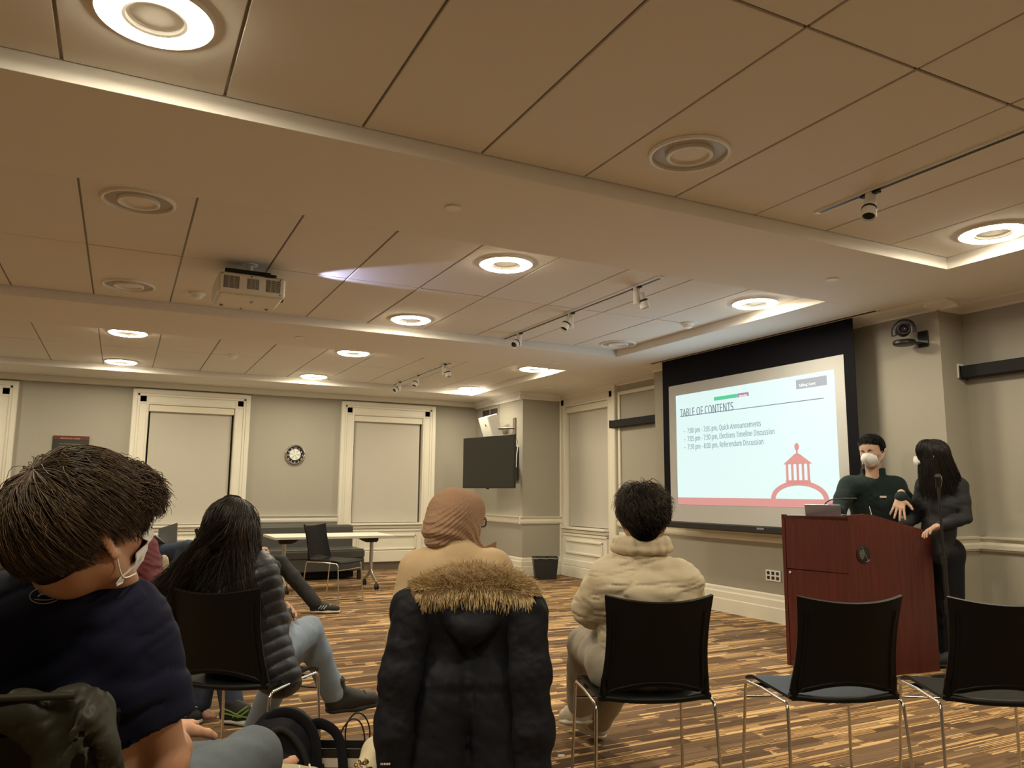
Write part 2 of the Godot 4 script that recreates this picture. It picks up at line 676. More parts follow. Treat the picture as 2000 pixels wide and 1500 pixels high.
func lamps() -> void:
	var lit := ring_lamp(true)
	var off := ring_lamp(false)
	var where := [ # x, z, lit, label
		[-0.005, -2.635, 1, "lit white ring lamp in the ceiling at the top left picture edge, half cut off"],
		[4.53, -2.64, 1, "lit ring lamp at the right picture edge beside the corner of the nearest tray"],
		[2.255, -4.58, 1, "lit ring lamp in the middle tray nearest the front beam, above the projector beam"],
		[4.54, -4.59, 1, "lit ring lamp in the middle tray just above the projection screen"],
		[2.255, -6.53, 1, "lit ring lamp in the middle tray near the inner end of the three spotlights"],
		[-0.04, -8.46, 1, "lit ring lamp in the far tray, partly hidden by the beam, above left plaque"],
		[2.25, -8.46, 1, "lit ring lamp in the far tray, partly hidden by the beam, above the clock wall"],
		[4.57, -8.46, 1, "lit ring lamp in the far tray, partly hidden by the beam, by the tray edge"],
		[-0.1, -10.48, 1, "lit ring lamp in the far tray, nearest the wall above the left window"],
		[2.26, -10.52, 1, "lit ring lamp in the far tray, nearest the wall between the two far windows"],
		[4.63, -10.58, 1, "lit ring lamp in the far tray, in its corner above the wall television"],
		[2.24, -2.64, 0, "unlit round ring lamp in the nearest tray, grey between two white rims"],
		[-0.018, -4.50, 0, "unlit round ring lamp in the middle tray near the front beam, left of projector"],
		[-0.05, -6.47, 0, "unlit round ring lamp in the middle tray along the rear beam, left of projector"],
		[4.577, -6.60, 0, "unlit round ring lamp in the middle tray corner beyond the spotlights"],
		[2.24, -0.72, 1, "lit ring lamp overhead, behind the camera"], [-2.3, -2.64, 1, "lit ring lamp left of the frame in the nearest tray"],
		[-2.3, -6.53, 1, "lit ring lamp left of the frame in the middle tray"], [-2.3, -10.5, 1, "lit ring lamp left of the frame in the far tray"],
		[-0.02, -0.72, 1, "lit ring lamp overhead, left behind the camera"], [4.53, -0.72, 1, "lit ring lamp behind the camera on the right"],
	]
	for w in where:
		var o: Node3D = (lit if w[2] else off).duplicate()
		o.name = "ring_lamp"
		put(o, self)
		o.position = Vector3(w[0], YT, w[1])
		tag(o, w[3], "ceiling lamp", "lit ring lamps in the ceiling" if w[2] else "unlit ring lamps in the ceiling")
	lit.free(); off.free()

# ---------------------------------------------------------------- room shell
const CASING := [[0.0, 0.0], [0.0, 0.03], [0.02, 0.036], [0.034, 0.026], [0.11, 0.026], [0.118, 0.042], [0.142, 0.042], [0.15, 0.056], [0.2, 0.062], [0.208, 0.05], [0.208, 0.0]]
const RAIL := [[0.0, 0.0], [0.018, 0.006], [0.018, 0.02], [0.03, 0.02], [0.034, 0.05], [0.03, 0.075], [0.034, 0.09], [0.05, 0.098], [0.054, 0.113], [0.0, 0.113]]   # out, up
const BASE := [[0.0, 0.0], [0.024, 0.0], [0.024, 0.13], [0.019, 0.14], [0.019, 0.2], [0.012, 0.215], [0.01, 0.245], [0.0, 0.26]]
const CROWN := [[0.0, 0.0], [0.02, 0.0], [0.03, 0.015], [0.09, 0.03], [0.16, 0.038], [0.18, 0.05], [0.0, 0.05]]

func poly(a: Array, s := 1.0) -> PackedVector2Array:
	var p := PackedVector2Array()
	for q in a: p.append(Vector2(q[0] * s, q[1] * s))
	return p

# moulding of profile (out, up) along a wall from a to b; out is the direction away from the wall
func moulding(mb: MB, prof: Array, a: Vector3, b: Vector3, out: Vector3, up := Vector3.UP) -> void:
	var d := (b - a).normalized()
	mb.plate(poly(prof), a.distance_to(b), Transform3D(Basis(out, up, d), (a + b) * 0.5))

func room() -> void:
	var f := MB.new()
	f.slab(Vector3(-5, -0.1, -12), Vector3(6.2, 0, 3.3))
	struct("floor", f, M.carpet, "brown striped carpet with dark dashes across the whole room", "floor")
	# far wall round its windows
	var wx := [[-2.62, -1.475], [0.274, 1.41], [3.172, 4.305]]
	var w := MB.new()
	var xs := [-5.0, -2.62, -1.475, 0.274, 1.41, 3.172, 4.305, 6.1]
	for i in range(0, 8, 2): w.slab(Vector3(xs[i], 0, ZF - 0.2), Vector3(xs[i + 1], 2.8, ZF))
	for q in wx:
		w.slab(Vector3(q[0], 0, ZF - 0.2), Vector3(q[1], 0.7, ZF))
		w.slab(Vector3(q[0], 2.37, ZF - 0.2), Vector3(q[1], 2.8, ZF))
	struct("wall_far", w, M.wall, "taupe far wall with recessed panels between white cased windows", "wall")
	# right wall: recessed plane, the chase that carries the screen, the corner box
	var r := MB.new()
	r.slab(Vector3(5.92, 0, -12), Vector3(6.12, 2.8, -9.92))
	r.slab(Vector3(5.92, 0, -8.77), Vector3(6.12, 2.8, 3.3))
	r.slab(Vector3(5.92, 0, -9.92), Vector3(6.12, 0.7, -8.77))
	r.slab(Vector3(5.92, 2.47, -9.92), Vector3(6.12, 2.8, -8.77))
	r.slab(Vector3(5.62, 0, -7.36), Vector3(5.95, 2.8, -3.746))
	r.slab(Vector3(5.25, 0, -12), Vector3(5.95, 2.8, -10.05))
	struct("wall_right", r, M.wall, "taupe right wall with a projecting chase behind the screen and a corner box", "wall")
	var l := MB.new()
	l.slab(Vector3(-5.2, 0, -12), Vector3(-5, 2.8, 3.3))
	struct("wall_left", l, M.wall, "taupe left wall outside the picture", "wall")
	var bk := MB.new()
	bk.slab(Vector3(-5, 0, 3.1), Vector3(6.1, 2.8, 3.3))
	struct("wall_back", bk, M.wall, "taupe back wall behind the camera", "wall")
	# windows
	for i in 3:
		var lab: String = ["white cased window with a lowered roller shade at the left picture edge", "white cased far window with lowered grey shade left of the clock", "white cased far window with lowered grey shade right of the clock"][i]
		window("window_%d" % (i + 1), lab, Transform3D(Basis.IDENTITY, Vector3((wx[i][0] + wx[i][1]) * 0.5, 0, ZF)), (wx[i][1] - wx[i][0]) * 0.5, 2.37, false)
	window("window_4", "white cased window with lowered shade on the right wall beyond the screen", Transform3D(Basis(Vector3.UP, -PI / 2), Vector3(5.92, 0, -9.345)), 0.575, 2.47, true)
	# chair rails
	var tr := MB.new()
	for q in [[-1.27, 0.066], [1.618, 2.964], [4.513, 5.25]]:
		moulding(tr, RAIL, Vector3(q[0], 0.723, ZF), Vector3(q[1], 0.723, ZF), Vector3.BACK)
	struct("trim_1", tr, M.trim, "cream chair rail along the far wall panels", "trim")
	var tr2 := MB.new()
	moulding(tr2, RAIL, Vector3(5.25, 0.735, ZF), Vector3(5.25, 0.735, -10.05), Vector3.LEFT)
	moulding(tr2, RAIL, Vector3(5.2, 0.735, -10.05), Vector3(5.92, 0.735, -10.05), Vector3.BACK)
	struct("trim_2", tr2, M.trim, "cream chair rail round the corner box under the television", "trim")
	var tr3 := MB.new()
	moulding(tr3, RAIL, Vector3(5.92, 0.752, -8.56), Vector3(5.92, 0.752, -7.36), Vector3.LEFT)
	moulding(tr3, RAIL, Vector3(5.62, 0.735, -7.36), Vector3(5.62, 0.735, -3.70), Vector3.LEFT)
	moulding(tr3, RAIL, Vector3(5.57, 0.78, -3.746), Vector3(5.92, 0.78, -3.746), Vector3.BACK)
	moulding(tr3, RAIL, Vector3(5.92, 0.78, -3.72), Vector3(5.92, 0.78, 3.1), Vector3.LEFT)
	struct("trim_3", tr3, M.trim, "cream chair rail along the right wall under the screen", "trim")
	# panel moulding frame on the recessed strip beyond the screen
	var tr4 := MB.new()
	for q in [[0.30, 0.69], [0.93, 2.55]]:
		tr4.slab(Vector3(5.895, q[0], -8.54), Vector3(5.92, q[1], -8.49), 0.006)
		tr4.slab(Vector3(5.895, q[0], -7.42), Vector3(5.92, q[1], -7.37), 0.006)
		tr4.slab(Vector3(5.895, q[0], -8.49), Vector3(5.92, q[0] + 0.05, -7.42), 0.006)
		tr4.slab(Vector3(5.895, q[1] - 0.05, -8.49), Vector3(5.92, q[1], -7.42), 0.006)
	struct("trim_4", tr4, M.trim, "cream panel moulding between the right window and the screen", "trim")
	# head trim over the far panels and the crown on the right wall
	var tr5 := MB.new()
	tr5.slab(Vector3(-5, 2.595, ZF), Vector3(5.25, 2.69, ZF + 0.06), 0.01)
	struct("trim_5", tr5, M.trim, "cream head trim between far wall and ceiling", "trim")
	var tr6 := MB.new()
	moulding(tr6, CROWN, Vector3(5.62, 2.632, -7.36), Vector3(5.62, 2.632, -3.57), Vector3.LEFT)
	moulding(tr6, CROWN, Vector3(5.45, 2.632, -3.746), Vector3(5.92, 2.632, -3.746), Vector3.BACK)
	moulding(tr6, CROWN, Vector3(5.92, 2.632, -3.746), Vector3(5.92, 2.632, 3.1), Vector3.LEFT)
	moulding(tr6, CROWN, Vector3(5.92, 2.632, -10.05), Vector3(5.92, 2.632, -7.36), Vector3.LEFT)
	moulding(tr6, [[0, 0], [0.02, 0], [0.03, 0.05], [0.08, 0.08], [0.08, 0.12], [0, 0.12]], Vector3(5.25, 2.57, ZF), Vector3(5.25, 2.57, -9.98), Vector3.LEFT)
	moulding(tr6, [[0, 0], [0.02, 0], [0.03, 0.05], [0.08, 0.08], [0.08, 0.12], [0, 0.12]], Vector3(5.18, 2.57, -10.05), Vector3(5.92, 2.57, -10.05), Vector3.BACK)
	struct("trim_6", tr6, M.ceil, "plain crown moulding along the top of the right wall", "trim")
	# baseboards
	var b1 := MB.new()
	for q in [[-1.27, 0.066], [1.618, 2.964], [4.513, 5.25]]:
		moulding(b1, BASE, Vector3(q[0], 0, ZF), Vector3(q[1], 0, ZF), Vector3.BACK)
	struct("baseboard_far", b1, M.trim, "cream baseboard along the far wall", "baseboard")
	var b2 := MB.new()
	moulding(b2, BASE, Vector3(5.25, 0, ZF), Vector3(5.25, 0, -10.03), Vector3.LEFT)
	moulding(b2, BASE, Vector3(5.23, 0, -10.05), Vector3(5.92, 0, -10.05), Vector3.BACK)
	moulding(b2, BASE, Vector3(5.92, 0, -8.56), Vector3(5.92, 0, -7.36), Vector3.LEFT)
	moulding(b2, BASE, Vector3(5.62, 0, -7.38), Vector3(5.62, 0, -3.72), Vector3.LEFT)
	moulding(b2, BASE, Vector3(5.6, 0, -3.746), Vector3(5.92, 0, -3.746), Vector3.BACK)
	moulding(b2, BASE, Vector3(5.92, 0, -3.72), Vector3(5.92, 0, 3.1), Vector3.LEFT)
	struct("baseboard_right", b2, M.trim, "cream stepped baseboard along the right wall", "baseboard")

# a cased window bay in its own frame: x along the wall, z out of the wall
func window(called: String, label: String, at: Transform3D, hw: float, top: float, low: bool) -> void:
	var t := Node3D.new()
	t.name = called
	put(t, self)
	t.transform = at
	tag(t, label, "window", "", "structure")
	var c := MB.new()
	var cas := poly(CASING)
	var up := top + 0.2
	for s in [-1.0, 1.0]:
		c.plate(cas, up, Transform3D(Basis(Vector3(s, 0, 0), Vector3(0, 0, 1), Vector3(0, 1, 0)), Vector3(s * hw, up * 0.5, 0)))
	c.plate(cas, hw * 2 + 0.3, Transform3D(Basis(Vector3(0, 1, 0), Vector3(0, 0, 1), Vector3(1, 0, 0)), Vector3(0, top, 0)))
	obj("casing", c, M.trim, t)
	var rv := MB.new() # reveals
	rv.slab(Vector3(-hw, 0.7, -0.2), Vector3(-hw + 0.004, top, 0)); rv.slab(Vector3(hw - 0.004, 0.7, -0.2), Vector3(hw, top, 0))
	rv.slab(Vector3(-hw, top - 0.004, -0.2), Vector3(hw, top, 0))
	obj("reveal", rv, M.trim, t)
	var ca := MB.new()
	ca.slab(Vector3(-hw + 0.005, top - 0.095, -0.09), Vector3(hw - 0.005, top - 0.004, 0.012), 0.006)
	obj("shade_cassette", ca, M.cassette, t)
	var sh := MB.new()
	sh.slab(Vector3(-hw + 0.028, 0.715, -0.052), Vector3(hw - 0.032, top - 0.09, -0.048))
	sh.box(Vector3(0, 0.722, -0.05), Vector3(hw * 2 - 0.06, 0.018, 0.012), 0.004)
	obj("roller_shade", sh, M.shade, t)
	var gl := MB.new()
	gl.slab(Vector3(-hw, 0.7, -0.16), Vector3(hw, top, -0.154))
	obj("pane", gl, M.glass, t)
	var bkd := MB.new()
	bkd.slab(Vector3(-hw, 0.7, -0.23), Vector3(hw, top, -0.2))
	obj("storm_shutter", bkd, M.dark, t)
	# sill and panelled apron
	var ap := MB.new()
	ap.box(Vector3(0, 0.692, 0.03), Vector3(hw * 2 + 0.02, 0.03, 0.16), 0.008)
	ap.box(Vector3(0, 0.65, 0.02), Vector3(hw * 2 + 0.01, 0.05, 0.13), 0.012)
	ap.box(Vector3(0, 0.60, 0.02), Vector3(hw * 2, 0.045, 0.11), 0.012)
	obj("sill", ap, M.trim, t)
	var pn := MB.new()
	var y0 := 0.0 if low else 0.13
	pn.slab(Vector3(-hw, y0, 0), Vector3(hw, 0.6, 0.06))
	var ya := 0.33 if low else 0.3
	for q in [[-hw + 0.09, 0.50, hw - 0.09, 0.53], [-hw + 0.09, ya, hw - 0.09, ya + 0.03], [-hw + 0.09, ya, -hw + 0.12, 0.53], [hw - 0.12, ya, hw - 0.09, 0.53]]:
		pn.slab(Vector3(q[0], q[1], 0.05), Vector3(q[2], q[3], 0.08), 0.008)
	if low:
		pn.slab(Vector3(-hw, 0, 0.05), Vector3(hw, 0.16, 0.09), 0.01)
		pn.slab(Vector3(-hw, 0.16, 0.05), Vector3(hw, 0.25, 0.08), 0.01)
	else:
		pn.slab(Vector3(-hw - 0.02, 0.12, 0.03), Vector3(hw + 0.02, 0.29, 0.09), 0.01)
	obj("apron_panel", pn, M.trim, t)
	if not low:
		var ft := MB.new()
		for s in [-1.0, 1.0]: ft.lathe([Vector2(0.03, 0.0), Vector2(0.012, 0.1), Vector2(0.012, 0.13)], 12, Transform3D(Basis(), Vector3(s * (hw - 0.12), 0, 0.07)))
		obj("radiator_foot", ft, M.white, t)
		var kick := MB.new()
		kick.slab(Vector3(-hw, 0, 0), Vector3(hw, 0.12, 0.02))
		obj("recessed_kickboard", kick, M.bronze, t)

# ---------------------------------------------------------------- ceiling: soffit beams, three sunk trays of tiles
func ceiling() -> void:
	var c := Node3D.new()
	c.name = "ceiling"
	put(c, self)
	tag(c, "pale ceiling with wide flat beams round three sunk trays of tiles", "ceiling", "", "structure")
	var bz := [[-12.0, -10.84], [-8.0, -6.93], [-4.09, -3.10], [-0.25, 3.3]]
	for q in bz:
		var b := MB.new()
		b.slab(Vector3(-5.2, YS, q[0]), Vector3(6.12, 2.95, q[1]), 0.003)
		obj("beam", b, M.ceil, c)
	for q in [[-10.84, -8.0], [-6.93, -4.09], [-3.10, -0.25]]:
		for x in [[4.78, 6.12], [-5.2, -4.255]]:
			var b := MB.new()
			b.slab(Vector3(x[0], YS, q[0]), Vector3(x[1], 2.95, q[1]), 0.003)
			obj("edge_soffit", b, M.ceil, c)
		var k := MB.new()
		k.slab(Vector3(-4.4, 2.80, q[0] - 0.1), Vector3(4.9, 2.9, q[1] + 0.1))
		obj("backing", k, M.dark, c)
		var g := MB.new() # grid bars behind the joints
		var mid: float = (q[0] + q[1]) * 0.5 + (0.02 if q[0] < -4.0 else -0.02)
		g.slab(Vector3(-4.255, YT + 0.010, mid - 0.012), Vector3(4.78, YT + 0.03, mid + 0.012))
		for i in 17: g.slab(Vector3(-4.255 + 0.5647 * i - 0.012, YT + 0.010, q[0]), Vector3(-4.255 + 0.5647 * i + 0.012, YT + 0.03, q[1]))
		obj("tile_grid", g, M.bronze, c)
		var tile := MB.new()
		tile.box(Vector3.ZERO, Vector3(0.5647 - 0.011, 0.02, (q[1] - q[0]) * 0.5 - 0.011), 0.003)
		var tm := tile.mesh()
		for i in 16:
			for s in 2:
				var o := obj("ceiling_tile", tm, M.tile, c)
				var za: float = q[0] if s == 0 else mid
				var zb: float = mid if s == 0 else q[1]
				o.position = Vector3(-4.255 + 0.5647 * (i + 0.5), YT + 0.01 + rng.randf_range(-0.0012, 0.0012), (za + zb) * 0.5)
				o.scale.z = (zb - za - 0.011) / ((q[1] - q[0]) * 0.5 - 0.011)

# round the corners of a polyline
func bend(pts: Array, r: float, k := 5) -> Array:
	var out := [pts[0]]
	for i in range(1, pts.size() - 1):
		var p: Vector3 = pts[i]
		var a: Vector3 = pts[i - 1] - p
		var b: Vector3 = pts[i + 1] - p
		var q := minf(r, minf(a.length(), b.length()) * 0.49)
		var s := p + a.normalized() * q
		var e := p + b.normalized() * q
		for j in k + 1:
			var t := float(j) / k
			out.append(s.lerp(p, t).lerp(p.lerp(e, t), t))
	out.append(pts[-1])
	return out

func curve(pts: Array, step := 6) -> Array: # Catmull-Rom through the points
	var out := []
	for i in pts.size() - 1:
		var a: Vector3 = pts[maxi(i - 1, 0)]
		var d: Vector3 = pts[mini(i + 2, pts.size() - 1)]
		for j in step: out.append(pts[i].cubic_interpolate(pts[i + 1], a, d, float(j) / step))
	out.append(pts[-1])
	return out

func letters(txt: String, h: float, m: Material, parent: Node, at: Transform3D, squeeze := 1.0, font := "Droid Sans", called := "lettering") -> MeshInstance3D:
	var tm := TextMesh.new()
	var sf := SystemFont.new()
	sf.font_names = PackedStringArray([font])
	tm.font = sf
	tm.text = txt
	tm.font_size = 64
	tm.pixel_size = h / 64.0 / 0.72
	tm.depth = 0.002
	tm.horizontal_alignment = HORIZONTAL_ALIGNMENT_LEFT
	tm.curve_step = 2.0
	var o := obj(called, tm, m, parent)
	o.transform = at
	o.scale = Vector3(squeeze, 1, 1)
	return o

func spotlight(x: float, z: float, dir: Vector3, label: String) -> void:
	var t := thing("track_spotlight", label, "spotlight", Vector3(x, YT - 0.012, z), 0, "small white spotlights on the ceiling tracks")
	var a := MB.new()
	a.box(Vector3(0, -0.006, 0), Vector3(0.03, 0.012, 0.11), 0.003)
	obj("track_adapter", a, M.black, t)
	var s := MB.new()
	s.lathe([Vector2(0, 0), Vector2(0.024, 0), Vector2(0.026, -0.004), Vector2(0.026, -0.125), Vector2(0.022, -0.13), Vector2(0, -0.13)], 20)
	obj("stem", s, M.white, t)
	var d := dir.normalized()
	var r := Vector3.UP.cross(d).normalized()
	var xf := Transform3D(Basis(r, d, r.cross(d)), Vector3(0, -0.1, 0) + Vector3(d.x, 0, d.z).normalized() * 0.05)
	var h := MB.new()
	h.lathe([Vector2(0, -0.06), Vector2(0.024, -0.06), Vector2(0.03, -0.05), Vector2(0.03, 0.0), Vector2(0.036, 0.004), Vector2(0.036, 0.06), Vector2(0.032, 0.06), Vector2(0.026, 0.02)], 20, xf)
	obj("lamp_head", h, M.white, t)
	var b := MB.new()
	b.lathe([Vector2(0.037, -0.004), Vector2(0.038, 0.0), Vector2(0.038, 0.006), Vector2(0.036, 0.01)], 20, xf)
	b.lathe([Vector2(0.03, 0.045), Vector2(0.0, 0.025)], 20, xf)
	obj("baffle", b, M.black, t)

func track(z0: float, z1: float, x: float, label: String) -> void:
	var t := thing("light_track", label, "light track", Vector3(x, YT, (z0 + z1) * 0.5))
	var h := (z1 - z0) * 0.5
	var a := MB.new()
	for s in [-1.0, 1.0]:
		a.box(Vector3(s * 0.017, -0.004, 0), Vector3(0.007, 0.014, h * 2), 0.002)
		a.box(Vector3(0, -0.004, s * (h + 0.012)), Vector3(0.041, 0.014, 0.026), 0.002)
	obj("rail", a, M.white, t)
	var b := MB.new()
	b.box(Vector3(0, -0.003, 0), Vector3(0.028, 0.012, h * 2), 0.001)
	obj("slot", b, M.black, t)

func fittings() -> void:
	track(-2.88, -0.7, 3.355, "black slotted light track on the nearest ceiling tray at right")
	track(-6.96, -4.36, 3.40, "black slotted light track on the middle ceiling tray with three spotlights")
	track(-11.0 + 0.2, -8.55, 3.48, "short looking light track on the far ceiling tray")
	spotlight(3.36, -2.56, Vector3(-0.5, -1.0, 0.25), "white track spotlight alone on the nearest ceiling track at right")
	spotlight(3.40, -6.60, Vector3(-0.8, -0.6, 0.5), "white track spotlight on the middle track, farthest from the screen's near edge, at track end")
	spotlight(3.40, -5.62, Vector3(-0.5, -0.8, 0.1), "white track spotlight in the middle of the three on the middle track")
	spotlight(3.39, -4.64, Vector3(0.3, -1.0, 0.1), "white track spotlight on the middle track nearest the front beam")
	spotlight(3.46, -10.45, Vector3(-0.8, -0.6, 0.4), "white track spotlight on the far track closest to the far windows")
	spotlight(3.47, -9.72, Vector3(-0.4, -0.9, 0.3), "white track spotlight in the middle of the three on the far track")
	spotlight(3.45, -8.70, Vector3(0.2, -1.0, 0.3), "white track spotlight on the far track closest to the rear beam")
	for s in [[1.459, -3.597, 0.043, "flat round sprinkler cover on the front beam, left of the two"], [4.304, -3.62, 0.043, "flat round sprinkler cover on the front beam above the screen"], [1.459, -7.514, 0.043, "flat round sprinkler cover on the rear beam right of the projector"], [4.368, -7.557, 0.043, "flat round sprinkler cover on the rear beam near the television corner"], [1.459, -11.35, 0.043, "flat round sprinkler cover by the far wall above the clock"], [5.3, -9.4, 0.09, "round speaker cover flush in the ceiling before the right window"]]:
		var t := thing("sprinkler_cover" if s[2] < 0.05 else "ceiling_speaker", s[3], "sprinkler" if s[2] < 0.05 else "speaker", Vector3(s[0], YS, s[1]), 0, "round sprinkler covers on the beams" if s[2] < 0.05 else "")
		var a := MB.new()
		a.lathe([Vector2(0, -0.008), Vector2(s[2] * 0.93, -0.008), Vector2(s[2], -0.005), Vector2(s[2], -0.001)], 28)
		obj("cover_plate", a, M.white, t)
		var b := MB.new()
		b.lathe([Vector2(s[2] * 0.9, 0), Vector2(s[2] * 0.9, -0.003)], 28)
		obj("gap_ring", b, M.dark, t)
	for s in [[1.062, -9.335, "small white smoke detector in the far tray on a tile joint"], [0.44, -6.48, "small white smoke detector just left of the projector"], [4.57, -5.471, "white dome detector in the middle tray above the screen"]]:
		var t := thing("smoke_detector", s[2], "detector", Vector3(s[0], YT, s[1]))
		var a := MB.new()
		a.lathe([Vector2(0.062, 0.0), Vector2(0.062, -0.014), Vector2(0.055, -0.02), Vector2(0.044, -0.022)], 28)
		obj("base", a, M.white, t)
		var b := MB.new()
		b.lathe([Vector2(0.044, -0.022), Vector2(0.04, -0.042), Vector2(0.022, -0.052), Vector2(0.0, -0.054)], 24)
		obj("dome", b, M.white, t)
	var sl := thing("ceiling_slot", "thin dark slot in the ceiling that the screen hangs from", "slot", Vector3(5.36, YS, -5.6))
	var sm := MB.new()
	sm.box(Vector3(0, -0.001, -0.0), Vector3(0.05, 0.006, 2.98), 0.001)
	obj("opening", sm, M.dark, sl)
	var sf := MB.new()
	for s in [-1.0, 1.0]: sf.box(Vector3(s * 0.035, -0.003, 0), Vector3(0.02, 0.008, 3.02), 0.002)
	obj("frame", sf, M.ceil, sl)
	projector()
	screen()
	television()
	# clock
	var c := thing("wall_clock", "round chrome wall clock with black hour ring between the far windows", "clock", Vector3(2.292, 1.73, ZF))
	var face := Transform3D(Basis(Vector3.RIGHT, PI / 2), Vector3.ZERO)
	var m1 := MB.new()
	m1.lathe([Vector2(0.142, 0.0), Vector2(0.148, 0.02), Vector2(0.146, 0.038), Vector2(0.136, 0.044), Vector2(0.126, 0.034)], 48, face)
	obj("rim", m1, M.chrome, c)
	var m2 := MB.new()
	m2.lathe([Vector2(0.127, 0.030), Vector2(0.083, 0.030)], 48, face)
	obj("hour_ring", m2, M.blackmatte, c)
	var m3 := MB.new()
	m3.colored = true
	for k in 48: # brushed dial in pie slices
		var t0 := TAU * k / 48
		var t1 := TAU * (k + 1) / 48
		var g := 0.45 + 0.35 * absf(sin(t0 * 3.0 + 0.6))
		m3.col = Color(g, g, g * 0.94)
		m3.face([Vector3(0, 0, 0.031), Vector3(cos(t0), sin(t0), 0.372) * 0.0833, Vector3(cos(t1), sin(t1), 0.372) * 0.0833], Vector3.BACK)
	obj("dial", m3, mat(Color.WHITE, 0.4, 0.3, {"vc": 1}), c)
	for k in range(1, 13):
		var a := PI / 2 - TAU * k / 12
		letters(str(k), 0.024, M.white, c, Transform3D(Basis(), Vector3(cos(a) * 0.105 - (0.008 if k < 10 else 0.016), sin(a) * 0.105 - 0.012, 0.032)), 1.0, "Droid Sans", "numeral")
	for q in [[0.075, 0.28, 0.011], [0.055, 3.75, 0.013]]:
		var hm := MB.new()
		var d := Vector3(cos(q[1]), sin(q[1]), 0)
		hm.tube([d * -0.015 + Vector3(0, 0, 0.036), d * q[0] + Vector3(0, 0, 0.036)], [q[2] * 0.5, 0.002], 6)
		obj("hand", hm, M.white, c)
	# plaque
	var p := thing("wall_plaque", "dark wall plaque with a maroon header band and lines of text", "plaque", Vector3(-0.626, 1.66, ZF + 0.012))
	var pb := MB.new()
	pb.box(Vector3(0, -0.035, 0), Vector3(0.42, 0.43, 0.02), 0.004)
	obj("panel", pb, mat(C("2b2d26"), 0.5), p)
	var ph := MB.new()
	ph.box(Vector3(0, 0.205, 0.001), Vector3(0.42, 0.055, 0.022), 0.004)
	obj("header_band", ph, mat(C("5a241c"), 0.5), p)
	letters("METROPOLE LOUNGE", 0.018, mat(C("d9a48a"), 0.6), p, Transform3D(Basis(), Vector3(-0.125, 0.198, 0.0125)), 0.95)
	var ink := mat(C("7d8272"), 0.7)
	for k in 6:
		var ln := MB.new()
		var x := -0.13
		while x < 0.12 - 0.05 * (k % 2): # words too small to read
			var wd := rng.randf_range(0.012, 0.035)
			ln.box(Vector3(x + wd * 0.5, 0.125 - 0.035 * k - 0.006 * (k / 2), 0.0105), Vector3(wd, 0.007, 0.0012))
			x += wd + 0.007
		obj("text_line", ln, ink, p)
	# wall plates
	var o := thing("outlet_strip", "white six-socket outlet plate low on the wall beside the lectern", "outlet", Vector3(5.62, 0.43, -5.57))
	var ob := MB.new()
	ob.box(Vector3(-0.006, 0, 0), Vector3(0.012, 0.105, 0.19), 0.003)
	obj("plate", ob, M.white, o)
	for i in 3:
		for j in 2:
			var s := MB.new()
			s.box(Vector3(-0.012, -0.022 + 0.044 * j, -0.058 + 0.058 * i), Vector3(0.004, 0.03, 0.036), 0.0015)
			obj("socket", s, M.black, o)
	var sw := thing("wall_jack", "small white wall plate with silver plug beside the right black bar", "wall plate", Vector3(5.84, 2.17, -3.746))
	var sb := MB.new()
	sb.box(Vector3(0, 0, 0.005), Vector3(0.075, 0.115, 0.01), 0.003)
	obj("plate", sb, M.white, sw)
	var s2 := MB.new()
	s2.box(Vector3(0.015, 0.005, 0.012), Vector3(0.016, 0.04, 0.006), 0.002)
	obj("socket", s2, M.dark, sw)
	var s3 := MB.new()
	s3.tube([Vector3(0.015, -0.015, 0.01), Vector3(0.015, -0.018, 0.03), Vector3(0.06, -0.035, 0.03)], 0.008, 8)
	obj("plug", s3, M.steel, sw)
	# black bars: rolled blackout hangers
	for b in [[-8.62, -7.37, 2.113, "long black rail box on the wall between right window and screen"], [-3.74, -1.6, 2.158, "long black rail box on the right wall at the picture edge"]]:
		var t := thing("rail_box", b[3], "rail", Vector3(5.92, b[2], (b[0] + b[1]) * 0.5))
		var bm := MB.new()
		bm.box(Vector3(-0.055, 0, 0), Vector3(0.1, 0.098, b[1] - b[0] - 0.02), 0.012)
		obj("body", bm, M.blackmatte, t)
		var e := MB.new()
		for s in [-1.0, 1.0]: e.box(Vector3(-0.055, 0, s * ((b[1] - b[0]) * 0.5 - 0.006)), Vector3(0.106, 0.106, 0.012), 0.004)
		obj("end_cap", e, M.black, t)
	# tracking camera on the chase
	var pc := thing("conference_camera", "black swivelling conference camera on a wall bracket right of screen", "camera", Vector3(5.62, 2.44, -3.93))
	var m := MB.new()
	m.box(Vector3(-0.006, -0.01, 0.05), Vector3(0.012, 0.13, 0.09), 0.004)
	m.box(Vector3(-0.07, -0.045, 0.03), Vector3(0.13, 0.014, 0.06), 0.004)
	obj("bracket", m, M.black, pc)
	m = MB.new()
	m.lathe([Vector2(0, -0.022), Vector2(0.07, -0.022), Vector2(0.084, -0.012), Vector2(0.085, 0.004), Vector2(0.075, 0.018), Vector2(0.03, 0.026), Vector2(0, 0.026)], 28, Transform3D(Basis(), Vector3(-0.14, -0.04, -0.02)))
	obj("base", m, M.black, pc)
	m = MB.new()
	var arch := []
	for k in 13:
		var a := -0.35 + (PI + 0.7) * k / 12
		arch.append(Vector3(-0.14, 0.055 + sin(a) * 0.068, -0.02 + cos(a) * 0.08))
	m.tube(arch, 0.03, 10, true, 0.5, Vector3.RIGHT)
	obj("yoke", m, M.black, pc)
	m = MB.new()
	var look := Basis(Vector3.UP, deg_to_rad(55)) * Basis(Vector3.RIGHT, PI / 2)
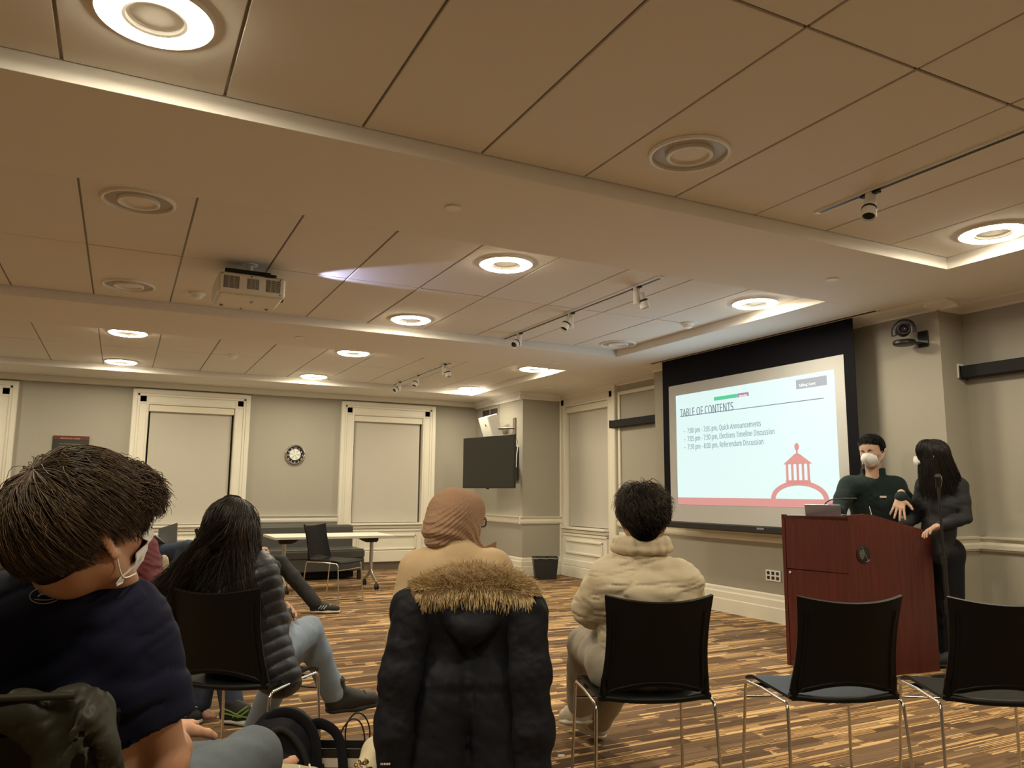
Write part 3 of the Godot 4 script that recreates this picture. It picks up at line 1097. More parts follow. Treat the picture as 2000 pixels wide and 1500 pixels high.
	m.lathe([Vector2(0, -0.05), Vector2(0.04, -0.05), Vector2(0.05, -0.04), Vector2(0.05, 0.05), Vector2(0.043, 0.06), Vector2(0.036, 0.06), Vector2(0.03, 0.045)], 24, Transform3D(Basis(Vector3.UP, deg_to_rad(-50)) * Basis(Vector3.RIGHT, PI / 2), Vector3(-0.14, 0.062, -0.02)))
	obj("barrel", m, M.black, pc)
	m = MB.new()
	m.ball(Vector3(-0.14, 0.062, -0.02) + Basis(Vector3.UP, deg_to_rad(-50)) * Vector3(0, 0, 0.04), Vector3(0.03, 0.03, 0.015), 16, Basis(Vector3.UP, deg_to_rad(-50)))
	obj("lens", m, mat(lin(0.03, 0.03, 0.05), 0.08), pc)
	# trash can
	var tc := thing("trash_can", "black rectangular trash can with a grey liner by the corner", "trash can", Vector3(5.38, 0, -9.6), deg_to_rad(-22))
	m = MB.new()
	var fr := []
	for q in [[0.145, 0.0], [0.175, 0.30]]:
		fr.append([Vector3(-q[0], q[1], -q[0] * 0.62), Vector3(q[0], q[1], -q[0] * 0.62), Vector3(q[0], q[1], q[0] * 0.62), Vector3(-q[0], q[1], q[0] * 0.62)])
	for k in 4: m.face([fr[0][k], fr[0][(k + 1) % 4], fr[1][(k + 1) % 4], fr[1][k]], ((fr[0][k] + fr[0][(k + 1) % 4]) * Vector3(1, 0, 1)).normalized())
	for k in 4: m.face([fr[0][k] * 0.97 + Vector3.UP * 0.01, fr[0][(k + 1) % 4] * 0.97 + Vector3.UP * 0.01, fr[1][(k + 1) % 4] * 0.97, fr[1][k] * 0.97], -((fr[0][k] + fr[0][(k + 1) % 4]) * Vector3(1, 0, 1)).normalized())
	m.face(fr[0])
	obj("bin", m, M.black, tc)
	m = MB.new()
	var rim: Array = fr[1] + [fr[1][0]]
	m.tube(bend(rim, 0.02), 0.007, 8)
	obj("rim", m, M.black, tc)
	m = MB.new()
	var ln := []
	for k in 33:
		var u := k / 32.0 * 4.0
		var s := int(u) % 4
		ln.append((fr[1][s] as Vector3).lerp(fr[1][(s + 1) % 4], u - floor(u)) * Vector3(1.02, 1, 1.03) + Vector3.UP * (0.004 * sin(k * 2.1) - 0.012))
	m.tube(ln, 0.006, 6)
	obj("bag_liner", m, mat(lin(0.3, 0.31, 0.3), 0.35), tc)

func projector() -> void:
	var p := thing("projector", "white ceiling projector with three grilles on its side, hung on a pole", "projector", Vector3(0.70, YT, -5.55), deg_to_rad(0))
	var m := MB.new()
	m.lathe([Vector2(0.055, 0.0), Vector2(0.055, -0.006), Vector2(0.022, -0.012), Vector2(0.02, -0.09), Vector2(0.0, -0.09)], 20, Transform3D(Basis(), Vector3(0, 0, 0.08)))
	obj("pole", m, M.white, p)
	m = MB.new()
	m.box(Vector3(0.0, -0.088, 0.06), Vector3(0.34, 0.022, 0.24), 0.006)
	m.box(Vector3(-0.02, -0.077, 0.17), Vector3(0.3, 0.02, 0.02), 0.004)
	m.box(Vector3(0.12, -0.095, 0.19), Vector3(0.07, 0.016, 0.04), 0.004)
	obj("mount_plate", m, M.blackmatte, p)
	m = MB.new()
	m.box(Vector3(0.008, -0.172, 0.0), Vector3(0.44, 0.145, 0.41), 0.018)
	m.box(Vector3(0.008, -0.247, 0.0), Vector3(0.40, 0.012, 0.37), 0.006)
	obj("body", m, mat(lin(0.72, 0.68, 0.60), 0.45), p)
	for q in [[-0.128, 0.1, 0.085], [0.012, 0.075, 0.072], [0.145, 0.095, 0.085]]:
		m = MB.new()
		m.box(Vector3(q[0], -0.168, 0.2055), Vector3(q[1], q[2], 0.003), 0.012)
		obj("grille", m, M.dark, p)
		var sl := MB.new()
		for k in 11: sl.box(Vector3(q[0], -0.168 - q[2] * 0.44 + q[2] * 0.088 * k, 0.2075), Vector3(q[1] - 0.006, 0.0028, 0.003))
		for k in 2: sl.box(Vector3(q[0] + q[1] * (0.17 - 0.34 * k), -0.168, 0.2075), Vector3(0.004, q[2], 0.003))
		obj("grille_slats", sl, mat(lin(0.5, 0.47, 0.42), 0.5), p)
	for q in [[-0.19, -0.115], [0.19, -0.118], [0.192, -0.225], [0.0, -0.118]]:
		m = MB.new()
		m.ball(Vector3(q[0], q[1], 0.206), Vector3(0.006, 0.006, 0.003), 8)
		obj("screw", m, M.bronze, p)
	m = MB.new()
	m.box(Vector3(0.03, -0.2525, 0.03), Vector3(0.02, 0.003, 0.06), 0.001, Transform3D(Basis(Vector3.UP, 0.0), Vector3.ZERO))
	m.lathe([Vector2(0.0, -0.262), Vector2(0.012, -0.262), Vector2(0.014, -0.25)], 10, Transform3D(Basis(), Vector3(-0.15, 0, -0.14)))
	m.lathe([Vector2(0.0, -0.262), Vector2(0.012, -0.262), Vector2(0.014, -0.25)], 10, Transform3D(Basis(), Vector3(0.16, 0, -0.14)))
	obj("foot", m, M.bronze, p)
	m = MB.new()
	m.lathe([Vector2(0.045, 0.0), Vector2(0.045, 0.03), Vector2(0.036, 0.03), Vector2(0.03, 0.012)], 24, Transform3D(Basis(Vector3.BACK, -PI / 2), Vector3(0.226, -0.165, -0.06)))
	obj("lens_barrel", m, M.black, p)
	m = MB.new()
	m.ball(Vector3(0.236, -0.165, -0.06), Vector3(0.012, 0.032, 0.032), 14)
	obj("lens", m, mat(Color(0.85, 0.88, 1.0), 0.2, 0, {"emit": 1.5}), p)
	var s := SpotLight3D.new() # stray light of the lens on the ceiling
	s.name = "stray_beam"
	s.light_color = Color(0.80, 0.82, 1.0)
	s.light_energy = 0.5
	s.spot_angle = 24
	s.spot_angle_attenuation = 0.4
	s.spot_range = 8
	s.light_size = 0.02
	s.shadow_enabled = true
	p.add_child(s)
	s.position = Vector3(0.29, -0.15, -0.02)
	s.look_at_from_position(s.global_position, Vector3(2.2, 2.86, -5.1))

func screen() -> void:
	# projection screen in its own frame: x to the right as seen from the room, z towards the room
	var s := thing("projection_screen", "large pull-down projection screen with black border showing a red and white slide", "projection screen", Vector3(5.39, 0, -5.63), -PI / 2)
	var hw := 1.28
	var m := MB.new()
	m.slab(Vector3(-hw, 2.378, -0.004), Vector3(hw, 2.69, 0.0))
	m.slab(Vector3(-hw, 0.90, -0.004), Vector3(-1.172, 2.378, 0.0))
	m.slab(Vector3(1.172, 0.90, -0.004), Vector3(hw, 2.378, 0.0))
	obj("black_border", m, mat(lin(0.006, 0.006, 0.009), 0.85, 0, {"spec": 0.25}), s)
	m = MB.new()
	m.slab(Vector3(-1.172, 0.90, -0.003), Vector3(1.172, 2.378, 0.001))
	obj("white_fabric", m, mat(lin(0.50, 0.51, 0.51), 0.9), s)
	m = MB.new()
	m.box(Vector3(0, 0.868, 0.0), Vector3(hw * 2, 0.07, 0.035), 0.012)
	obj("weight_bar", m, M.black, s)
	m = MB.new()
	m.box(Vector3(0.16, 0.878, 0.019), Vector3(0.09, 0.016, 0.002))
	obj("maker_plate", m, mat(lin(0.25, 0.24, 0.4), 0.4), s)
	var glow := func(c: Color, e: float):
		var gm := mat(c, 0.9, 0, {"emit": e})
		gm.albedo_color = c.darkened(0.55)
		return gm
	m = MB.new()
	m.slab(Vector3(-1.05, 1.155, 0.001), Vector3(1.07, 2.262, 0.0025))
	obj("slide_image", m, glow.call(Color(0.90, 1.0, 1.0), 0.70), s)
	var red: Material = glow.call(Color(0.91, 0.64, 0.62), 0.62)
	m = MB.new()
	m.slab(Vector3(-1.05, 1.083, 0.001), Vector3(1.07, 1.158, 0.003))
	obj("slide_footer_band", m, red, s)
	var ink: Material = glow.call(Color(0.50, 0.56, 0.64), 0.5)
	var thin: Material = glow.call(Color(0.56, 0.68, 0.72), 0.62)
	letters("TABLE OF CONTENTS", 0.085, ink, s, Transform3D(Basis(), Vector3(-0.98, 2.062, 0.004)), 0.74)
	m = MB.new()
	m.slab(Vector3(-0.98, 2.024, 0.002), Vector3(0.95, 2.031, 0.004))
	obj("slide_rule", m, ink, s)
	var rows := ["7:00 pm - 7:05 pm, Quick Announcements", "7:05 pm - 7:30 pm, Elections Timeline Discussion", "7:30 pm - 8:00 pm, Referendum Discussion"]
	for k in 3:
		letters(rows[k], 0.054, thin, s, Transform3D(Basis(), Vector3(-0.87, 1.865 - 0.087 * k, 0.004)), 0.76)
		letters("-", 0.06, thin, s, Transform3D(Basis(), Vector3(-0.93, 1.865 - 0.087 * k, 0.004)))
	m = MB.new()
	m.slab(Vector3(-0.436, 2.145, 0.002), Vector3(-0.103, 2.182, 0.004))
	obj("slide_green_tab", m, glow.call(Color(0.35, 0.82, 0.62), 0.72), s)
	m = MB.new()
	m.slab(Vector3(-0.098, 2.145, 0.002), Vector3(0.055, 2.182, 0.004))
	obj("slide_purple_tab", m, glow.call(Color(0.74, 0.55, 0.70), 0.62), s)
	letters("• Recording", 0.02, glow.call(Color(0.98, 0.95, 1.0), 0.85), s, Transform3D(Basis(), Vector3(-0.085, 2.156, 0.0045)), 0.85)
	m = MB.new()
	m.slab(Vector3(0.65, 2.138, 0.002), Vector3(0.99, 2.222, 0.004))
	obj("slide_grey_tab", m, glow.call(Color(0.72, 0.74, 0.78), 0.62), s)
	letters("Talking: Guest", 0.024, glow.call(Color(0.97, 1.0, 1.0), 0.85), s, Transform3D(Basis(), Vector3(0.68, 2.168, 0.0045)), 0.9)
	# the cupola emblem on the slide
	var cx := 0.625
	m = MB.new()
	var pl := func(pts: Array):
		var p := PackedVector2Array()
		for q in pts: p.append(Vector2(cx + q[0], q[1]))
		m.plate(p, 0.002, Transform3D(Basis(), Vector3(0, 0, 0.004)))
	var arc := []
	for k in 21: arc.append([cos(PI * k / 20) * 0.33, 1.155 + sin(PI * k / 20) * 0.165])
	for k in 21: arc.append([-cos(PI * k / 20) * 0.275, 1.155 + sin(PI * k / 20) * 0.122])
	pl.call(arc)
	pl.call([[-0.14, 1.29], [0.14, 1.29], [0.14, 1.325], [-0.14, 1.325]])
	for k in 5: pl.call([[-0.135 + 0.061 * k, 1.32], [-0.109 + 0.061 * k, 1.32], [-0.109 + 0.061 * k, 1.475], [-0.135 + 0.061 * k, 1.475]])
	pl.call([[-0.165, 1.468], [0.165, 1.468], [0.025, 1.56], [-0.025, 1.56]])
	pl.call([[-0.012, 1.55], [0.012, 1.55], [0.006, 1.61], [-0.006, 1.61]])
	var bulb := []
	for k in 16: bulb.append([cos(TAU * k / 16) * 0.026, 1.622 + sin(TAU * k / 16) * 0.034])
	pl.call(bulb)
	obj("slide_emblem", m, red, s)
	var l := AreaLight3D.new()
	l.name = "slide_light"
	l.area_size = Vector2(2.1, 1.15)
	l.light_color = Color(0.80, 0.92, 1.0)
	l.light_energy = 0.9
	l.area_range = 20.0
	l.shadow_enabled = true
	s.add_child(l)
	l.position = Vector3(0, 1.69, 0.03)
	l.rotation.y = PI

func television() -> void:
	var a := Vector3(4.631, 1.63, -10.83)
	var b := Vector3(4.87, 1.63, -9.58)
	var r := (b - a).normalized()
	var n := r.cross(Vector3.UP)
	var t := thing("television", "black wall television on a swing arm in the far right corner", "television", (a + b) * 0.5)
	t.basis = Basis(r, Vector3.UP, n)
	var w := a.distance_to(b)
	var m := MB.new()
	m.box(Vector3(0, 0, -0.02), Vector3(w, 0.755, 0.04), 0.008)
	obj("bezel", m, M.black, t)
	m = MB.new()
	m.box(Vector3(0, 0.004, 0.0005), Vector3(w - 0.022, 0.728, 0.003))
	obj("display", m, mat(lin(0.016, 0.016, 0.014), 0.35), t)
	m = MB.new()
	m.box(Vector3(0, -0.385, -0.01), Vector3(0.06, 0.016, 0.02), 0.004)
	obj("sensor", m, M.black, t)
	m = MB.new()
	m.box(Vector3(0.3, 0.0, -0.07), Vector3(0.5, 0.36, 0.06), 0.01)
	m.box(Vector3(0.42, 0.02, -0.11), Vector3(0.04, 0.5, 0.03), 0.005)
	m.box(Vector3(0.2, 0.02, -0.11), Vector3(0.04, 0.5, 0.03), 0.005)
	obj("back_box", m, M.black, t)
	m = MB.new()
	var inv := t.transform.affine_inverse()
	var wallp := Vector3(5.25, 1.62, -10.25)
	m.tube([inv * Vector3(4.86, 1.62, -10.1), inv * wallp], 0.022, 8)
	m.tube([inv * Vector3(4.86, 1.70, -10.1), inv * (wallp + Vector3.UP * 0.08)], 0.022, 8)
	obj("swing_arm", m, M.black, t)
	m = MB.new()
	m.box(Vector3(-0.012, 0, 0), Vector3(0.02, 0.5, 0.16), 0.004, inv * Transform3D(Basis(), wallp))
	obj("wall_bracket", m, M.black, t)
	m = MB.new()
	m.tube(curve([inv * Vector3(5.0, 1.98, -9.8), inv * Vector3(5.12, 1.9, -9.95), inv * Vector3(5.05, 1.72, -9.85), inv * Vector3(5.02, 1.55, -9.8)]), 0.006, 6)
	obj("cable", m, M.white, t)
	# speaker above it
	var s := thing("wall_speaker", "white boxy speaker tilted down above the corner television", "speaker", Vector3(5.0, 2.17, -10.62))
	s.basis = Basis(r, Vector3.UP, n) * Basis(Vector3.BACK, 0.08) * Basis(Vector3.RIGHT, 0.3)
	m = MB.new()
	m.box(Vector3.ZERO, Vector3(0.25, 0.38, 0.2), 0.012)
	obj("cabinet", m, M.white, s)
	m = MB.new()
	m.box(Vector3(0, 0, 0.101), Vector3(0.23, 0.36, 0.008), 0.004)
	obj("grille", m, mat(lin(0.8, 0.78, 0.70), 0.7), s)
	m = MB.new()
	m.box(Vector3(0.03, 0.06, 0.107), Vector3(0.022, 0.03, 0.003))
	obj("badge", m, M.black, s)
	m = MB.new()
	var si := s.transform.affine_inverse()
	m.box(Vector3.ZERO, Vector3(0.02, 0.3, 0.08), 0.003, si * Transform3D(Basis(), Vector3(5.24, 2.16, -10.3)))
	m.tube([si * Vector3(5.05, 2.16, -10.55), si * Vector3(5.24, 2.16, -10.3)], 0.02, 8)
	obj("bracket", m, M.bronze, s)
	# return-air grille behind
	var g := thing("return_air_grille", "dark louvred air grille high on the corner box behind the speaker", "vent", Vector3(5.25, 2.28, -11.17), -PI / 2)
	m = MB.new()
	m.box(Vector3(0, 0, 0.004), Vector3(0.6, 0.50, 0.008))
	obj("backing", m, M.dark, g)
	m = MB.new()
	for q in [[0, 0.25, 0.64, 0.03], [0, -0.25, 0.64, 0.03], [-0.305, 0, 0.03, 0.5], [0.305, 0, 0.03, 0.5], [0, 0, 0.02, 0.5]]:
		m.box(Vector3(q[0], q[1], 0.008), Vector3(q[2], q[3], 0.016), 0.004)
	obj("frame", m, M.wall, g)
	for k in 22:
		m = MB.new()
		m.box(Vector3(0, -0.225 + 0.0214 * k, 0.01), Vector3(0.58, 0.004, 0.016), 0, Transform3D(Basis(), Vector3.ZERO))
		obj("slat", m, M.bronze, g)

# ---------------------------------------------------------------- furniture
func chair_model() -> Node3D:
	var t := Node3D.new()
	t.name = "stacking_chair"
	# seat shell: a shallow dished sheet
	var g := []
	for i in 13:
		var v := i / 12.0
		var row := []
		for j in 13:
			var u := j / 6.0 - 1.0
			var z := 0.205 - 0.43 * v
			var y := 0.452 - 0.012 * (1 - u * u) * sin(PI * v) - 0.022 * pow(maxf(0.0, (v - 0.8) / 0.2), 2) + 0.004 * absf(u)
			row.append(Vector3(u * (0.205 + 0.008 * v), y, z))
		g.append(row)
	var m := MB.new()
	m.sheet(g, 0.011)
	obj("seat", m, M.plastic, t)
	# backrest: bowed panel with an arched lower edge over the hand slot
	g = []
	for i in 15:
		var v := i / 14.0
		var row := []
		for j in 17:
			var u := j / 8.0 - 1.0
			var yb := 0.478 + 0.026 * clampf(1.0 - pow(u / 0.72, 2), 0.0, 1.0)
			var y := lerpf(yb, 0.818, v)
			var hw := 0.208 - 0.016 * sin(PI * clampf((y - 0.47) / 0.36, 0, 1)) - 0.006 * (y - 0.47) / 0.35
			row.append(Vector3(u * hw, y + 0.022 * v * u * u - 0.006 * v, 0.182 + 0.085 * (y - 0.47) / 0.35 + (0.052 * (1 - u * u)) * (0.35 + 0.65 * (y - 0.47) / 0.35)))
		g.append(row)
	m = MB.new()
	m.sheet(g, 0.012)
	obj("backrest", m, M.plastic, t)
	m = MB.new() # raised lip round the panel's back
	var lip := []
	for i in range(12, -1, -1): lip.append(g[i][1] + Vector3(0, 0, 0.006))
	for j in range(2, 15): lip.append(g[0][j] + Vector3(0, 0.012, 0.006))
	for i in range(0, 13): lip.append(g[i][15] + Vector3(0, 0, 0.006))
	m.tube(lip, 0.007, 8)
	obj("back_lip", m, M.plastic, t)
	m = MB.new() # thick lower rail that joins back and seat
	m.tube(curve([Vector3(-0.208, 0.462, 0.18), Vector3(-0.1, 0.455, 0.205), Vector3(0, 0.453, 0.21), Vector3(0.1, 0.455, 0.205), Vector3(0.208, 0.462, 0.18)]), 0.017, 10, true, 0.75, Vector3.UP)
	for s in [-1.0, 1.0]: m.tube([Vector3(s * 0.19, 0.455, 0.185), Vector3(s * 0.194, 0.53, 0.2)], [0.017, 0.009], 8)
	obj("lower_rail", m, M.plastic, t)
	for s in [-1.0, 1.0]:
		m = MB.new()
		var x: float = s * 0.222
		m.tube(bend([Vector3(x, 0.44, -0.02), Vector3(x, 0.44, 0.2), Vector3(x * 1.06, 0.0065, 0.245), Vector3(x * 1.06, 0.0065, -0.235), Vector3(x, 0.43, -0.2), Vector3(x, 0.44, -0.02)], 0.03), 0.0062, 10)
		obj("leg_frame", m, M.chrome, t)
	m = MB.new()
	m.tube([Vector3(-0.222, 0.362, -0.205), Vector3(0.222, 0.362, -0.205)], 0.005, 10)
	obj("stretcher", m, M.chrome, t)
	m = MB.new()
	for s in [-1.0, 1.0]: m.box(Vector3(s * 0.15, 0.432, -0.1), Vector3(0.14, 0.016, 0.03), 0.004)
	obj("seat_clip", m, M.black, t)
	return t

func furniture() -> void:
	var proto := chair_model()
	for c in [[1.873, -2.572, 21.0, "black stacking chair under the man in the tan puffer jacket"], [2.518, -2.277, 22.0, "empty black stacking chair before the lectern, its seat shining blue"], [3.05, -1.974, 34.0, "empty black stacking chair at the right picture edge"], [0.512, -3.419, 39.0, "black stacking chair under the long-haired woman in quilted jacket"], [1.266, -2.825, 20.0, "black stacking chair mostly hidden behind the hung fur-hooded parka"], [-0.085, -1.815, 17.5, "black chair under the man in navy shirt at lower left"], [2.14, -8.535, 138.0, "empty black chair turned round in front of the white folding table"], [0.12, -4.98, 127.0, "black chair of the masked person in maroon"], [0.13, -8.19, 127.0, "black chair under the person holding a laptop"], [0.99, -8.09, 107.0, "black chair under the person with clasped hands in dark trousers"]]:
		var o := proto.duplicate()
		o.name = "stacking_chair"
		put(o, self)
		o.position = Vector3(c[0], 0, c[1])
		o.rotation.y = deg_to_rad(-c[2])
		tag(o, c[3], "chair", "black stacking chairs")
	proto.free()
	bench(1.45, 3.07, "dark grey upholstered bench under the clock, behind the white table")
	bench(-2.6, 0.02, "dark grey upholstered bench at left under the plaque")
	table()
	lectern()

func bench(x0: float, x1: float, label: String) -> void:
	var t := thing("upholstered_bench", label, "bench", Vector3((x0 + x1) * 0.5, 0, -10.9), 0, "dark grey benches along the far wall")
	var w := x1 - x0
	var m := MB.new()
	m.box(Vector3(0, 0.345, 0.03), Vector3(w, 0.13, 0.68), 0.03)
	obj("seat_cushion", m, M.vinyl, t)
	m = MB.new()
	m.box(Vector3(0, 0.205, 0.02), Vector3(w - 0.01, 0.17, 0.66), 0.012)
	obj("seat_base", m, M.vinyl, t)
	m = MB.new()
	m.box(Vector3(0, 0.46, -0.36), Vector3(w - 0.01, 0.50, 0.2), 0.03)
	obj("back_cushion", m, M.vinyl, t)
	m = MB.new()
	m.tube([Vector3(-w * 0.5 + 0.02, 0.41, 0.355), Vector3(w * 0.5 - 0.02, 0.41, 0.355)], 0.006, 6)
	obj("piping", m, mat(lin(0.12, 0.12, 0.11), 0.4), t)
	m = MB.new()
	m.box(Vector3(0, 0.07, -0.05), Vector3(w - 0.2, 0.1, 0.4), 0.004)
	obj("plinth", m, M.blackmatte, t)
	for s in [-1.0, 1.0]:
		for z in [-0.3, 0.3]:
			m = MB.new()
			m.box(Vector3(s * (w * 0.5 - 0.06), 0.06, z), Vector3(0.05, 0.12, 0.05), 0.006)
			obj("leg", m, M.blackmatte, t)

func table() -> void:
	var t := thing("folding_table", "white-topped flip table on castered grey legs before the bench", "table", Vector3(2.35, 0, -9.65))
	var m := MB.new()
	m.box(Vector3(0, 0.648, 0), Vector3(1.45, 0.024, 0.8), 0.004)
	obj("table_top", m, mat(lin(0.80, 0.77, 0.66), 0.4), t)
	m = MB.new()
	for s in [-1.0, 1.0]:
		m.box(Vector3(0, 0.646, s * 0.401), Vector3(1.452, 0.028, 0.006), 0.002)
		m.box(Vector3(s * 0.726, 0.646, 0), Vector3(0.006, 0.028, 0.8), 0.002)
	obj("edge_band", m, mat(lin(0.42, 0.40, 0.34), 0.5), t)
	for s in [-1.0, 1.0]:
		var x: float = s * 0.54
		m = MB.new()
		var pr := PackedVector2Array([Vector2(-0.20, 0.0), Vector2(0.07, 0.0), Vector2(0.075, -0.05), Vector2(0.055, -0.075), Vector2(-0.075, -0.075), Vector2(-0.13, -0.05)])
		if s < 0:
			for k in pr.size(): pr[k].x = -pr[k].x
		m.plate(pr, 0.09, Transform3D(Basis(), Vector3(x, 0.635, 0)))
		obj("bracket", m, M.black, t)
		m = MB.new()
		m.tube([Vector3(x, 0.57, 0), Vector3(x, 0.19, 0)], [0.024, 0.024], 12)
		for z in [-1.0, 1.0]: m.tube(curve([Vector3(x, 0.22, 0), Vector3(x, 0.17, z * 0.05), Vector3(x, 0.085, z * 0.25)]), [0.024, 0.024, 0.024, 0.023, 0.022, 0.021, 0.02, 0.019, 0.018, 0.017, 0.016, 0.015, 0.014], 10)
		obj("leg", m, M.steel if s > 0 else M.steel, t)
		for z in [-1.0, 1.0]:
			m = MB.new()
			for k in [-1.0, 1.0]: m.lathe([Vector2(0, -0.009), Vector2(0.03, -0.009), Vector2(0.034, -0.004), Vector2(0.034, 0.004), Vector2(0.03, 0.009), Vector2(0, 0.009)], 18, Transform3D(Basis(Vector3.BACK, PI / 2), Vector3(x + k * 0.014, 0.034, z * 0.27)))
			m.box(Vector3(x, 0.062, z * 0.262), Vector3(0.04, 0.03, 0.04), 0.01)
			obj("caster", m, M.black, t)

func lectern() -> void:
	var t := thing("lectern", "tall mahogany lectern with two angled front panels and sloping right top", "lectern", Vector3(4.7, 0, -3.9))
	var o := Vector3(4.7, 0, -3.9)
	var A := Vector3(4.32, 0, -4.186) - o
	var B := Vector3(4.41, 0, -3.68) - o
	var Cc := Vector3(5.13, 0, -3.587) - o
	var D := Vector3(5.17, 0, -3.72) - o
	var E := Vector3(4.62, 0, -4.36) - o
	var panel := func(called: String, a: Vector3, b: Vector3, pts: Array, th := 0.025, mt: Material = M.wood):
		var m := MB.new()
		var d := (b - a).normalized()
		var p := PackedVector2Array()
		for q in pts: p.append(Vector2(q[0] * a.distance_to(b), q[1]))
		m.plate(p, th, Transform3D(Basis(d, Vector3.UP, d.cross(Vector3.UP)), a - d.cross(Vector3.UP) * th * 0.5))
		obj(called, m, mt, t)
	panel.call("front_door", A, B, [[0.06, 0.05], [0.995, 0.05], [0.995, 0.668], [0.06, 0.668]], 0.02)
	panel.call("front_panel", A, B, [[0.06, 0.674], [0.995, 0.674], [0.995, 1.055], [0.06, 1.048]], 0.02)
	panel.call("front_panel", B, Cc, [[0.0, 0.0], [1.0, 0.0], [1.0, 0.925], [0.93, 0.955], [0.28, 1.066], [0.2, 1.07], [0.0, 1.06]])
	panel.call("side_panel", A, B, [[0, 0.0], [0.05, 0.0], [0.05, 1.055], [0, 1.055]], 0.03)
	panel.call("plinth", A, B, [[0.06, 0.0], [1.0, 0.0], [1.0, 0.048], [0.06, 0.048]], 0.02)
	panel.call("side_panel", Cc, D, [[0, 0.0], [1, 0.0], [1, 0.93], [0, 0.93]])
	panel.call("back_panel", D, E, [[0, 0.0], [1, 0.0], [1, 0.95], [0, 0.9]])
	panel.call("side_panel", E, A, [[0, 0.0], [1, 0.0], [1, 1.05], [0, 0.95]])
	var m := MB.new()
	var top := PackedVector2Array([Vector2(A.x, -A.z), Vector2(B.x, -B.z), Vector2(lerpf(B.x, Cc.x, 0.26), -lerpf(B.z, Cc.z, 0.26) + 0.01), Vector2(lerpf(D.x, E.x, 0.6), -lerpf(D.z, E.z, 0.6)), Vector2(E.x, -E.z)])
	m.plate(top, 0.02, Transform3D(Basis(Vector3.RIGHT, Vector3.FORWARD, Vector3.UP), Vector3(0, 1.035, 0)))
	obj("desk_top", m, M.wood, t)
	m = MB.new()
	m.face([B.lerp(Cc, 0.6) + Vector3(0, 1.0, -0.02), Cc + Vector3(-0.02, 0.925, -0.02), D + Vector3(-0.02, 0.925, 0), D.lerp(E, 0.4) + Vector3(0, 0.98, 0)])
	obj("sloping_top", m, M.wood, t)
	m = MB.new() # folded side shelf hanging on the left
	var dn := (E - A).normalized()
	m.box(Vector3(-0.012, 0.595, -0.16), Vector3(0.02, 0.55, 0.3), 0.004, Transform3D(Basis(Vector3(0, 0, 0) - dn.cross(Vector3.UP), Vector3.UP, -dn), A + dn * 0.02))
	obj("folded_shelf", m, M.wood, t)
	m = MB.new()
	var d1 := (B - A).normalized()
	var n1 := d1.cross(Vector3.UP)
	m.ball(A.lerp(B, 0.11) + Vector3.UP * 0.645 + n1 * 0.004, Vector3(0.011, 0.011, 0.011), 12)
	obj("lock", m, M.chrome, t)
	# round black badge with a silver shield
	var d2 := (Cc - B).normalized()
	var n2 := d2.cross(Vector3.UP)
	var at := B.lerp(Cc, 0.155) + Vector3.UP * 0.80 + n2 * 0.001
	var bas := Basis(d2, n2, d2.cross(n2))
	m = MB.new()
	m.lathe([Vector2(0.058, 0.0), Vector2(0.058, 0.004), Vector2(0.052, 0.007), Vector2(0.0, 0.007)], 32, Transform3D(bas, at))
	obj("badge", m, M.black, t)
	m = MB.new()
	var xf := Transform3D(Basis(d2, Vector3.UP, n2), at + n2 * 0.008)
	m.plate(PackedVector2Array([Vector2(-0.04, 0.02), Vector2(-0.018, 0.034), Vector2(0.004, 0.02), Vector2(0.004, -0.01), Vector2(-0.006, -0.026), Vector2(-0.018, -0.034), Vector2(-0.03, -0.026), Vector2(-0.04, -0.01)]), 0.002, xf)
	obj("badge_shield", m, mat(lin(0.09, 0.09, 0.085), 0.5), t)
	m = MB.new()
	m.tube([xf * Vector3(-0.016, 0.05, 0.001), xf * Vector3(0.034, -0.046, 0.001)], 0.002, 6)
	m.tube([xf * Vector3(0.012, -0.05, 0.001), xf * Vector3(0.046, -0.036, 0.001)], 0.002, 6)
	m.tube([xf * Vector3(-0.04, 0.004, 0.002), xf * Vector3(0.004, 0.004, 0.002)], 0.0015, 6)
	obj("badge_staff", m, M.steel, t)
	# laptop on it
	var l := thing("laptop", "silver laptop open on the lectern in front of the standing man", "laptop", Vector3(4.55, 1.045, -3.98), deg_to_rad(-60))
	m = MB.new()
	m.box(Vector3(0, 0.008, 0.0), Vector3(0.24, 0.014, 0.17), 0.004)
	obj("base", m, M.steel, l)
	m = MB.new()
	m.box(Vector3(0, 0.055, 0.108), Vector3(0.24, 0.12, 0.007), 0.003, Transform3D(Basis(Vector3.RIGHT, 0.25), Vector3.ZERO))
	obj("lid", m, mat(lin(0.34, 0.37, 0.44), 0.3, 0.7), l)
	# gooseneck microphone
	var gk := thing("gooseneck_microphone", "thin black gooseneck microphone curving over the lectern laptop", "microphone", Vector3(4.47, 1.045, -3.93))
	m = MB.new()
	m.tube(curve([Vector3(0, 0, 0), Vector3(0.0, 0.07, 0.0), Vector3(0.04, 0.115, 0.02), Vector3(0.12, 0.125, 0.06)]), 0.0045, 8)
	obj("neck", m, M.black, gk)
	m = MB.new()
	m.tube([Vector3(0.12, 0.125, 0.06), Vector3(0.21, 0.127, 0.105)], [0.0085, 0.0085], 10)
	obj("capsule", m, M.black, gk)
	m = MB.new()
	m.lathe([Vector2(0, 0), Vector2(0.025, 0), Vector2(0.022, 0.01), Vector2(0, 0.012)], 16)
	obj("base", m, M.black, gk)
	var pen := thing("stylus", "thin white stylus standing on the lectern top beside the laptop", "stylus", Vector3(4.665, 1.045, -3.70))
	m = MB.new()
	m.tube([Vector3(0.01, 0, 0), Vector3(-0.012, 0.075, 0)], [0.004, 0.002], 8)
	obj("shaft", m, M.white, pen)
